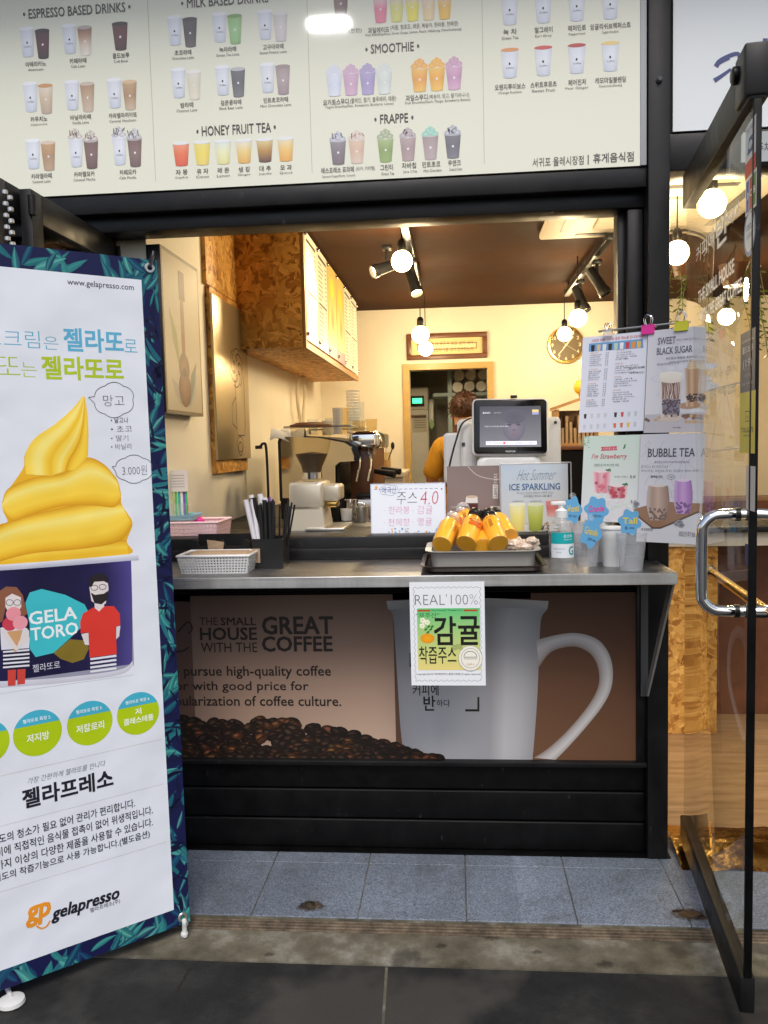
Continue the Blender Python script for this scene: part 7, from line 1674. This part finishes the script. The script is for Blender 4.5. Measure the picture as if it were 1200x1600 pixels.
for i in range(27):
    y_ = 236 + i * 10.6; sh_ = -(y_ - 236) * .085
    if i in (7, 14, 22): continue
    hd = i in (0, 8, 15, 23); T2(names[i % 24], 275 + sh_, y_, (318 if hd else 340 - (i * 7) % 20) + sh_, y_ + 7, rgb(190, 120, 80) if hd else rgb(70, 70, 84)); T2('%d.%d' % (2 + i % 4, 5 * (i % 2)), 356 + sh_, y_ - 2, 372 + sh_, y_ + 4, rgb(70, 70, 84))
for i in range(24):
    y_ = 222 + i * 11.6; sh_ = -(y_ - 236) * .085
    if i in (5, 11, 17): continue
    hd = i in (0, 6, 12, 18); T2(names[(i * 5 + 3) % 24] + (' ' + names[(i * 7) % 24] if i % 3 == 0 else ''), 410 + sh_, y_, (450 if hd else 470 + (i * 17) % 60) + sh_, y_ + 7, rgb(190, 120, 80) if hd else rgb(70, 70, 84), dy=-4)
T2('딸기스무디 4.5 NEW', 478, 312, 560, 326, INK, bold=.02, dy=-10); T2('자두에이드', 478, 340, 556, 352, INK, dy=-10)
for r_ in range(2):
    for i in range(8):
        u, v = q2((248 + i * 35 + (18 if i > 3 else 0) - r_ * 4, 570 + r_ * 56 - i * 2))[0]; cc = rp_.choice([rgb(230, 190, 80), rgb(214, 110, 60), rgb(196, 200, 206), rgb(60, 50, 54), rgb(206, 80, 80)]) if i > 3 else (rgb(50, 40, 44) if i == 0 and r_ == 0 else rgb(206, 208, 216))
        c.poly([(u - .0032, v - .006), (u + .0032, v - .006), (u + .0046, v + .008), (u - .0046, v + .008)], cc, 2)
fin('upper left poster on the rod, a white price list with a blue band of drinks')
# 3 strawberry
w_, h_ = poster('', '', (907, 814), (1001, 679), .004, .2)
c.panel(0, 0, w_, h_, [rgb(226, 222, 226), rgb(230, 224, 228), rgb(204, 222, 208), rgb(206, 226, 212)], .001, 5, 8)
P2([(330, 728), (415, 724), (410, 734), (416, 744), (330, 748), (336, 738)], rgb(206, 60, 80), 2); T2('신선한 딸기 출시', 340, 730, 408, 744, rgb(250, 230, 234), 3)
T2("I'm Strawberry", 284, 766, 466, 800, rgb(200, 64, 84), bold=.004, shear=.25, dy=-8); T2('달콤한 딸기의 부드러운 유혹', 296, 816, 424, 830, rgb(120, 130, 124), dy=-2)
for x0, x1, y0, y1, cc in ((285, 382, 856, 968, rgb(226, 130, 146)), (362, 470, 930, 996, rgb(196, 70, 84))):
    B2([(x0, y0), (x0 + 4, (y0 + y1) / 2), (x0 + 10, y1)], [(x1, y0), (x1 - 4, (y0 + y1) / 2), (x1 - 10, y1)], [rgb(240, 220, 224), cc, mixc(cc, WHITE, .45), cc, rgb(236, 206, 210)], 2); u, v = q2(((x0 + x1) / 2, y0))[0]; c.ell(u, v, .020, .004, rgb(240, 216, 220), 3)
    for k in range(8): u, v = q2((rp_.uniform(x0 + 14, x1 - 14), rp_.uniform(y0 + 14, y1 - 8)))[0]; c.ell(u, v, .006, .005, mixc(cc, rgb(150, 20, 40), rp_.random() * .6), 4 + k * .05, 8)
    for k in range(3): u, v = q2((x1 - 20 + k * 8, y0 - 8))[0]; c.ell(u, v, .005, .0022, rgb(60, 130, 70), 5, rot=k)
P2([(444, 740), (452, 716), (460, 712), (456, 734)], rgb(70, 130, 80), 2)
for k in range(30): u, v = q2((rp_.uniform(222, 268), rp_.uniform(672, 730)))[0]; c.ell(u, v, .0022, .0014, rgb(120, 160, 120), 2, 8)
T2('딸기라떼 · 딸기에이드', 402, 878, 470, 888, rgb(120, 130, 124)); T2('5.0', 482, 876, 510, 890, INK, bold=.01); T2('5.0', 486, 1006, 512, 1020, INK, bold=.01)
for k in range(26): u, v = q2((rp_.uniform(250, 480), rp_.uniform(1000, 1090)))[0]; c.ell(u, v, rp_.uniform(.004, .009), rp_.uniform(.003, .006), rp_.choice([rgb(236, 214, 220), rgb(240, 226, 230), rgb(214, 226, 212)]), 2 + k * .02, 10)
fin('lower left poster on the rod, pale green with strawberry drinks')
# 2 sweet black sugar
w_, h_ = poster('', '', (1006, 676), (1104, 508), .006, .1)
c.panel(0, 0, w_, h_, [rgb(222, 218, 222), rgb(206, 202, 210), rgb(198, 196, 206), rgb(214, 212, 220)], .001, 5, 8)
for k in range(16): u, v = q2((rp_.uniform(590, 860), rp_.uniform(200, 560)))[0]; c.ell(u, v, rp_.uniform(.02, .05), rp_.uniform(.01, .02), rgb(222, 222, 230), .5 + k * .02, 14, edge=rgb(208, 206, 214))
GT = rgb(92, 88, 96)
T2('SWEET', 627, 160, 720, 196, GT, bold=.02, dy=-8); T2('BLACK SUGAR', 622, 212, 806, 248, GT, bold=.02, dy=-14); T2('흑당 버블 밀크티', 722, 166, 830, 176, rgb(150, 120, 130), dy=-10); T2('부드럽고 달콤한 흑당시럽', 668, 262, 830, 274, INK, dy=-12); T2('달콤한 우유와 쫄깃한 펄', 690, 282, 800, 292, GT, dy=-8); T2('흑당라떼 L 5.5', 622, 290, 736, 304, rgb(70, 70, 84), bold=-.01, dy=-4)
P2([(560, 560), (870, 545), (862, 650), (552, 655)], rgb(190, 184, 190), .9)
def gl(x0, x1, y0, y1, tp, cols, pearls, L):
    B2([(x0, y0), (x0 + tp * .5, (y0 + y1) / 2), (x0 + tp, y1)], [(x1, y0), (x1 - tp * .5, (y0 + y1) / 2), (x1 - tp, y1)], [mixc(cols[1], WHITE, .35), cols[0], cols[1], cols[0], mixc(cols[2], WHITE, .1)], L)
    for k in range(pearls): u, v = q2((rp_.uniform(x0 + tp + 6, x1 - tp - 6), y1 - rp_.uniform(6, (y1 - y0) * .32)))[0]; c.ell(u, v, .0034, .0032, rgb(104, 84, 92), L + .3 + k * .01, 8, edge=rgb(70, 54, 60))
u, v = q2((690, 578))[0]; c.ell(u, v, .034, .010, rgb(206, 190, 176), 1.5, 20); u, v = q2((790, 512))[0]; c.ell(u, v, .030, .010, rgb(176, 136, 104), 1.5, 20)
gl(634, 752, 342, 574, 12, [rgb(180, 150, 140), rgb(222, 206, 196), rgb(206, 190, 184)], 34, 2)
B2([(648, 480), (700, 478), (742, 480)], [(650, 556), (698, 560), (740, 556)], [rgb(160, 148, 156), rgb(132, 122, 134), rgb(122, 112, 124)], 2.2)
for k in range(14): x_ = rp_.uniform(646, 738); c.line(spline(q2((x_, 390), (x_ + rp_.uniform(-8, 8), 430), (x_ + rp_.uniform(-10, 10), 478)), 3), .0022, rgb(120, 84, 66), 2.15 + k * .003)
for k in range(30): u, v = q2((rp_.uniform(650, 740), rp_.uniform(482, 505)))[0]; c.ell(u, v, .0034, .003, rgb(96, 76, 80), 2.4 + k * .01, 8)
B2([(636, 344), (694, 334), (752, 342)], [(640, 388), (694, 396), (748, 388)], [rgb(236, 230, 220), rgb(226, 216, 202)], 2.6)
gl(764, 842, 318, 518, 10, [rgb(170, 130, 96), rgb(206, 170, 130), rgb(190, 150, 112)], 0, 2)
for k in range(26): u, v = q2((rp_.uniform(778, 828), rp_.uniform(452, 490)))[0]; c.ell(u, v, .0032, .003, rgb(70, 50, 40), 2.4 + k * .01, 8)
for k, (rx, y_) in enumerate(((38, 316), (32, 304), (24, 292), (15, 280))): u, v = q2((803, y_))[0]; c.ell(u, v, rx * .0004, .0045, rgb(226, 206, 176), 2.6 + k * .2, 16, edge=rgb(196, 166, 130))
for k in range(16): u, v = q2((rp_.choice([rp_.uniform(565, 640), rp_.uniform(740, 815)]), rp_.uniform(562, 612)))[0]; c.ell(u, v, rp_.uniform(.004, .010), rp_.uniform(.003, .005), rp_.choice([rgb(150, 110, 80), rgb(120, 84, 62), rgb(196, 160, 120)]), 1.6 + k * .01, 9)
u, v = q2((856, 470))[0]; c.ell(u, v, .010, .011, rgb(110, 104, 110), 2); T2('흑당밀크티', 846, 562, 866, 570, GT); T2('Black Sugar', 706, 622, 748, 632, GT)
fin('upper right poster on the rod, grey with two iced black sugar drinks')
# 4 bubble tea
w_, h_ = poster('', '', (994, 846), (1102, 676), .010, .35)
c.panel(0, 0, w_, h_, [rgb(214, 212, 216), rgb(206, 204, 210), rgb(196, 194, 204), rgb(206, 204, 212)], .001, 6, 10)
for k in range(26): 
    x_, y_ = rp_.uniform(560, 850), rp_.uniform(690, 1000); c.line(spline(q2((x_, y_), (x_ + rp_.uniform(-30, 30), y_ + rp_.uniform(10, 40)), (x_ + rp_.uniform(-50, 50), y_ + rp_.uniform(40, 90))), 3), .0012, rgb(178, 176, 186), .5)
T2('BUBBLE TEA', 576, 738, 820, 782, rgb(60, 58, 66), bold=.012, dy=-6); T2('쫄깃쫄깃 타피오카와 부드러운 밀크티', 610, 802, 790, 814, rgb(120, 116, 124), dy=-4); T2('밀크티 L 4.5 타로 L 4.5', 540, 826, 680, 842, rgb(90, 90, 104), bold=-.012, shear=.2, dy=-8); T2('부드러운 홍차와 우유, 달콤한 펄의 조화', 540, 846, 840, 858, rgb(90, 90, 104), bold=-.01); T2('블랙밀크티', 590, 876, 650, 890, INK, bold=.02); c.line([(a, b) for a, b in [(q2((695, 884))[0][0] + .012 * math.cos(R(t)), q2((695, 884))[0][1] + .007 * math.sin(R(t))) for t in range(0, 361, 15)]], .0008, GT, 4); T2('타로', 684, 878, 706, 890, GT, 4)
P2([(500, 1052), (640, 1012), (846, 1022), (842, 1060), (700, 1120), (640, 1146), (600, 1146), (505, 1070)], rgb(150, 110, 82), 1.5); P2([(505, 1070), (600, 1146), (640, 1146), (640, 1154), (598, 1154), (503, 1078)], rgb(90, 64, 48), 1.6)
P2([(640, 1146), (700, 1120), (842, 1060), (842, 1068), (702, 1130), (640, 1154)], rgb(90, 64, 48), 1.6)
def glr(x, y0, y1, r_, cols, L):
    l = [(x - r_ * .86, y0), (x - r_ * .98, y0 + (y1 - y0) * .35), (x - r_ * .96, y0 + (y1 - y0) * .65), (x - r_ * .66, y1)]; rr_ = [(2 * x - a, b) for a, b in l]
    B2(l, rr_, [mixc(cols[0], WHITE, .3), cols[0], cols[1], cols[0], cols[2]], L)
    for k in range(34): t = rp_.uniform(.66, .97); u, v = q2((x + rp_.uniform(-.8, .8) * r_ * (1 - (t - .6) * .6), y0 + (y1 - y0) * t))[0]; c.ell(u, v, .0034, .0034, mixc(cols[2], rgb(50, 34, 40), .38), L + .2 + k * .01, 8)
    u, v = q2((x, y0))[0]; c.ell(u, v, r_ * .86 * .00042, .0042, mixc(cols[1], WHITE, .5), L + .7, 18)
glr(758, 902, 1076, 50, [rgb(176, 130, 190), rgb(198, 156, 206), rgb(150, 104, 166)], 2); glr(628, 930, 1110, 60, [rgb(168, 140, 124), rgb(190, 164, 146), rgb(140, 112, 98)], 3)
for x_, y_ in ((515, 1025), (740, 1120), (748, 1135), (728, 1128)): u, v = q2((x_, y_))[0]; c.ell(u, v, .010, .007, rgb(90, 90, 96), 3 + x_ * .001, 12, edge=rgb(150, 150, 158))
T2('4.500원', 540, 1148, 600, 1164, INK, 5); T2('· 타피오카 추가 500', 732, 1160, 820, 1190, INK, 5, dy=16)
fin('lower right poster on the rod, grey with brown and purple bubble tea')
cr_ = Canvas(po, pux, puy)
ra = cr_.w(*cr_.p(936, 518), 0) + pn * .004; rb_ = cr_.w(*cr_.p(1080, 504), 0) + pn * .004
rb_.z = ra.z
m = MB(); m.tube([ra, rb_], .0032, 8); m.tube([rb_ + (ra - rb_) * .55, V((.60, FY - .036, ra.z + .0))], .0025, 8); tag(m.build('hanging_rod', 'steel_plain'), 'thin metal rod carrying the clipped drink posters', 'rod')
def clip(px, py, mt, lb, s=1.0):
    p = cr_.w(*cr_.p(px, py), 0) + pn * .010; p.z = ra.z - .004
    k = thing('binder_clip', lb, 'clip', p, 'clips holding the posters'); w2 = .019 * s
    m = MB(); m.loft([[p + pux * a * w2 + pn * o_ + V((0, 0, z)) for a, o_, z in ((-1, -.012, -.020 * s), (1, -.012, -.020 * s), (1, .004, -.020 * s), (-1, .004, -.020 * s))], [p + pux * a * w2 + pn * o_ + V((0, 0, z)) for a, o_, z in ((-1, -.008, .008), (1, -.008, .008), (1, .000, .008), (-1, .000, .008))]]); m.build('body', mt, k, 20)
    m = MB()
    for o_ in (-.010, .003): m.tube(spline([p + pux * (-.008 * s) + pn * o_ + V((0, 0, .008)), p + pux * (-.011 * s) + pn * (o_ * 1.2) + V((0, 0, .026 * s)), p + pn * (o_ * 1.2) + V((0, 0, .036 * s)), p + pux * (.011 * s) + pn * (o_ * 1.2) + V((0, 0, .026 * s)), p + pux * (.008 * s) + pn * o_ + V((0, 0, .008))], 5), .0013, 6)
    m.build('wire_arm', 'chrome' if mt != 'acrylic' else 'frosted_plastic', k)
clip(951, 517, 'frosted_plastic', 'small clear clip at the left end of the poster rod', .7)
clip(1014, 511, 'hot_pink', 'hot pink binder clip in the middle of the poster rod'); clip(1066, 507, 'lime', 'yellow green binder clip at the right end of the poster rod')

# ================================================================== SEEN THROUGH THE ENTRANCE
def vine_plant(name, label, x, y, strands):
    t = thing('hanging_plant', label, 'plant', (x, y, CZ), 'trailing plants hanging inside the entrance')
    zp = 2.12; m = MB(); m.lathe([(.001, zp - .06), (.06, zp - .06), (.085, zp + .05), (.08, zp + .05), (.06, zp - .03), (.001, zp - .03)], c=(x, y, 0), seg=20, cap=False); m.build('pot', 'wood_dark', t)
    m = MB()
    for k in range(3): a = R(120 * k); m.tube([(x + .08 * math.cos(a), y + .08 * math.sin(a), zp + .04), (x, y, CZ)], .002, 5)
    m.build('hanger', 'black_plastic', t)
    rv_ = random.Random(int(x * 100)); m = MB(); st_ = MB()
    for (ox, oy, L_) in strands:
        px_, py_, pz_ = x + ox * .6, y + oy * .6, zp + .05; pts = []
        for i in range(int(L_ / .03)):
            t_ = i * .03; pts.append(V((px_ + ox * min(1, t_ * 3) * .8 + .01 * math.sin(t_ * 20 + ox * 50), py_ + oy * min(1, t_ * 3) * .8, pz_ - t_ + .03 * math.exp(-t_ * 8))))
        st_.tube(pts, .0018, 5)
        for p in pts[1:]:
            for s_ in (-1, 1):
                if rv_.random() < .12: continue
                a = rv_.uniform(-.6, .6); d = V((s_ * math.cos(a), math.sin(a), rv_.uniform(-.9, -.1))).normalized(); L2 = rv_.uniform(.022, .04); side = d.cross(V((0, .3, 1))).normalized() * L2 * .26
                m.bm.faces.new([m.bm.verts.new(q_) for q_ in (p, p + d * L2 * .5 + side, p + d * L2, p + d * L2 * .5 - side)])
    st_.build('stem', 'leaf', t); m.build('leaves', 'leaf', t, 0)
p = at(1075, 350, 4.3); vine_plant('', 'trailing green plant hanging at the left side of the entrance', p.x, 4.3, [(-.05, -.05, .50), (.02, -.08, .42), (.07, -.03, .45), (.0, .05, .3), (-.08, .02, .35)])
p = at(1150, 345, 4.6); vine_plant('', 'fuller trailing plant hanging behind the door stickers', p.x, 4.6, [(.09, -.06, .52), (.05, -.1, .48), (.11, .0, .5), (.02, -.08, .40), (-.05, -.05, .3), (.14, -.04, .42)])
a = at(1045, 384, 5.2); b = at(1072, 296, 5.2); ws = thing('wall_shelf', 'tall narrow wooden shelf with small boxes behind the entrance post', 'shelf', ((a.x + b.x) / 2, 5.3, a.z))
m = MB()
for k in range(4): zz = a.z + k * (b.z - a.z) / 3; m.box((a.x, 5.2, zz), (b.x, 5.4, zz + .02))
m.box((a.x - .02, 5.2, a.z), (a.x, 5.4, b.z + .02)); m.box((b.x, 5.2, a.z), (b.x + .02, 5.4, b.z + .02)); m.build('frame', 'wood', ws, 0)
m = MB()
for k in range(3): zz = a.z + .022 + k * (b.z - a.z) / 3; m.box((a.x + .02, 5.23, zz), (a.x + .06, 5.33, zz + .07)); m.box((a.x + .07, 5.23, zz), (b.x - .005, 5.33, zz + .05))
m.build('boxes', 'kraft', ws, 0)
p = at(1056, 289, 4.6); tl_ = thing('tube_lamp', 'short warm tube lamp under the ceiling just right of the post', 'lamp', (p.x, 4.6, p.z))
m = MB(); m.tube([(p.x - .08, 4.6, p.z), (p.x + .10, 4.6, p.z)], .011, 10); m.build('tube', 'tube_light', tl_); m = MB(); m.box((p.x - .1, 4.58, p.z + .014), (p.x + .12, 4.62, p.z + .034), .003); m.tube([(p.x, 4.6, p.z + .03), (p.x, 4.6, CZ)], .004, 6); m.build('holder', 'cream_box', tl_)
c = facade(FY - .016); a = c.p(1158, 254), c.p(1230, 203); c.panel(a[0][0], a[0][1] + .0, a[1][0], a[0][1] + .085, rgb(176, 180, 180), .01); c.T('주차금지', 1183, 222, 1226, 238, rgb(60, 60, 64), 1, bold=.01)
tag(c.build('sign_plate', 'print'), 'small grey sign plate on the beam behind the door top', 'sign')
a = at(1170, 800, 5.6); m = MB(); m.box((1.5, 5.5, -.04), (2.6, 6.0, .86), .01); tag(m.build('sideboard', 'wood_dark'), 'dark wooden sideboard deep inside the entrance on the right', 'sideboard')
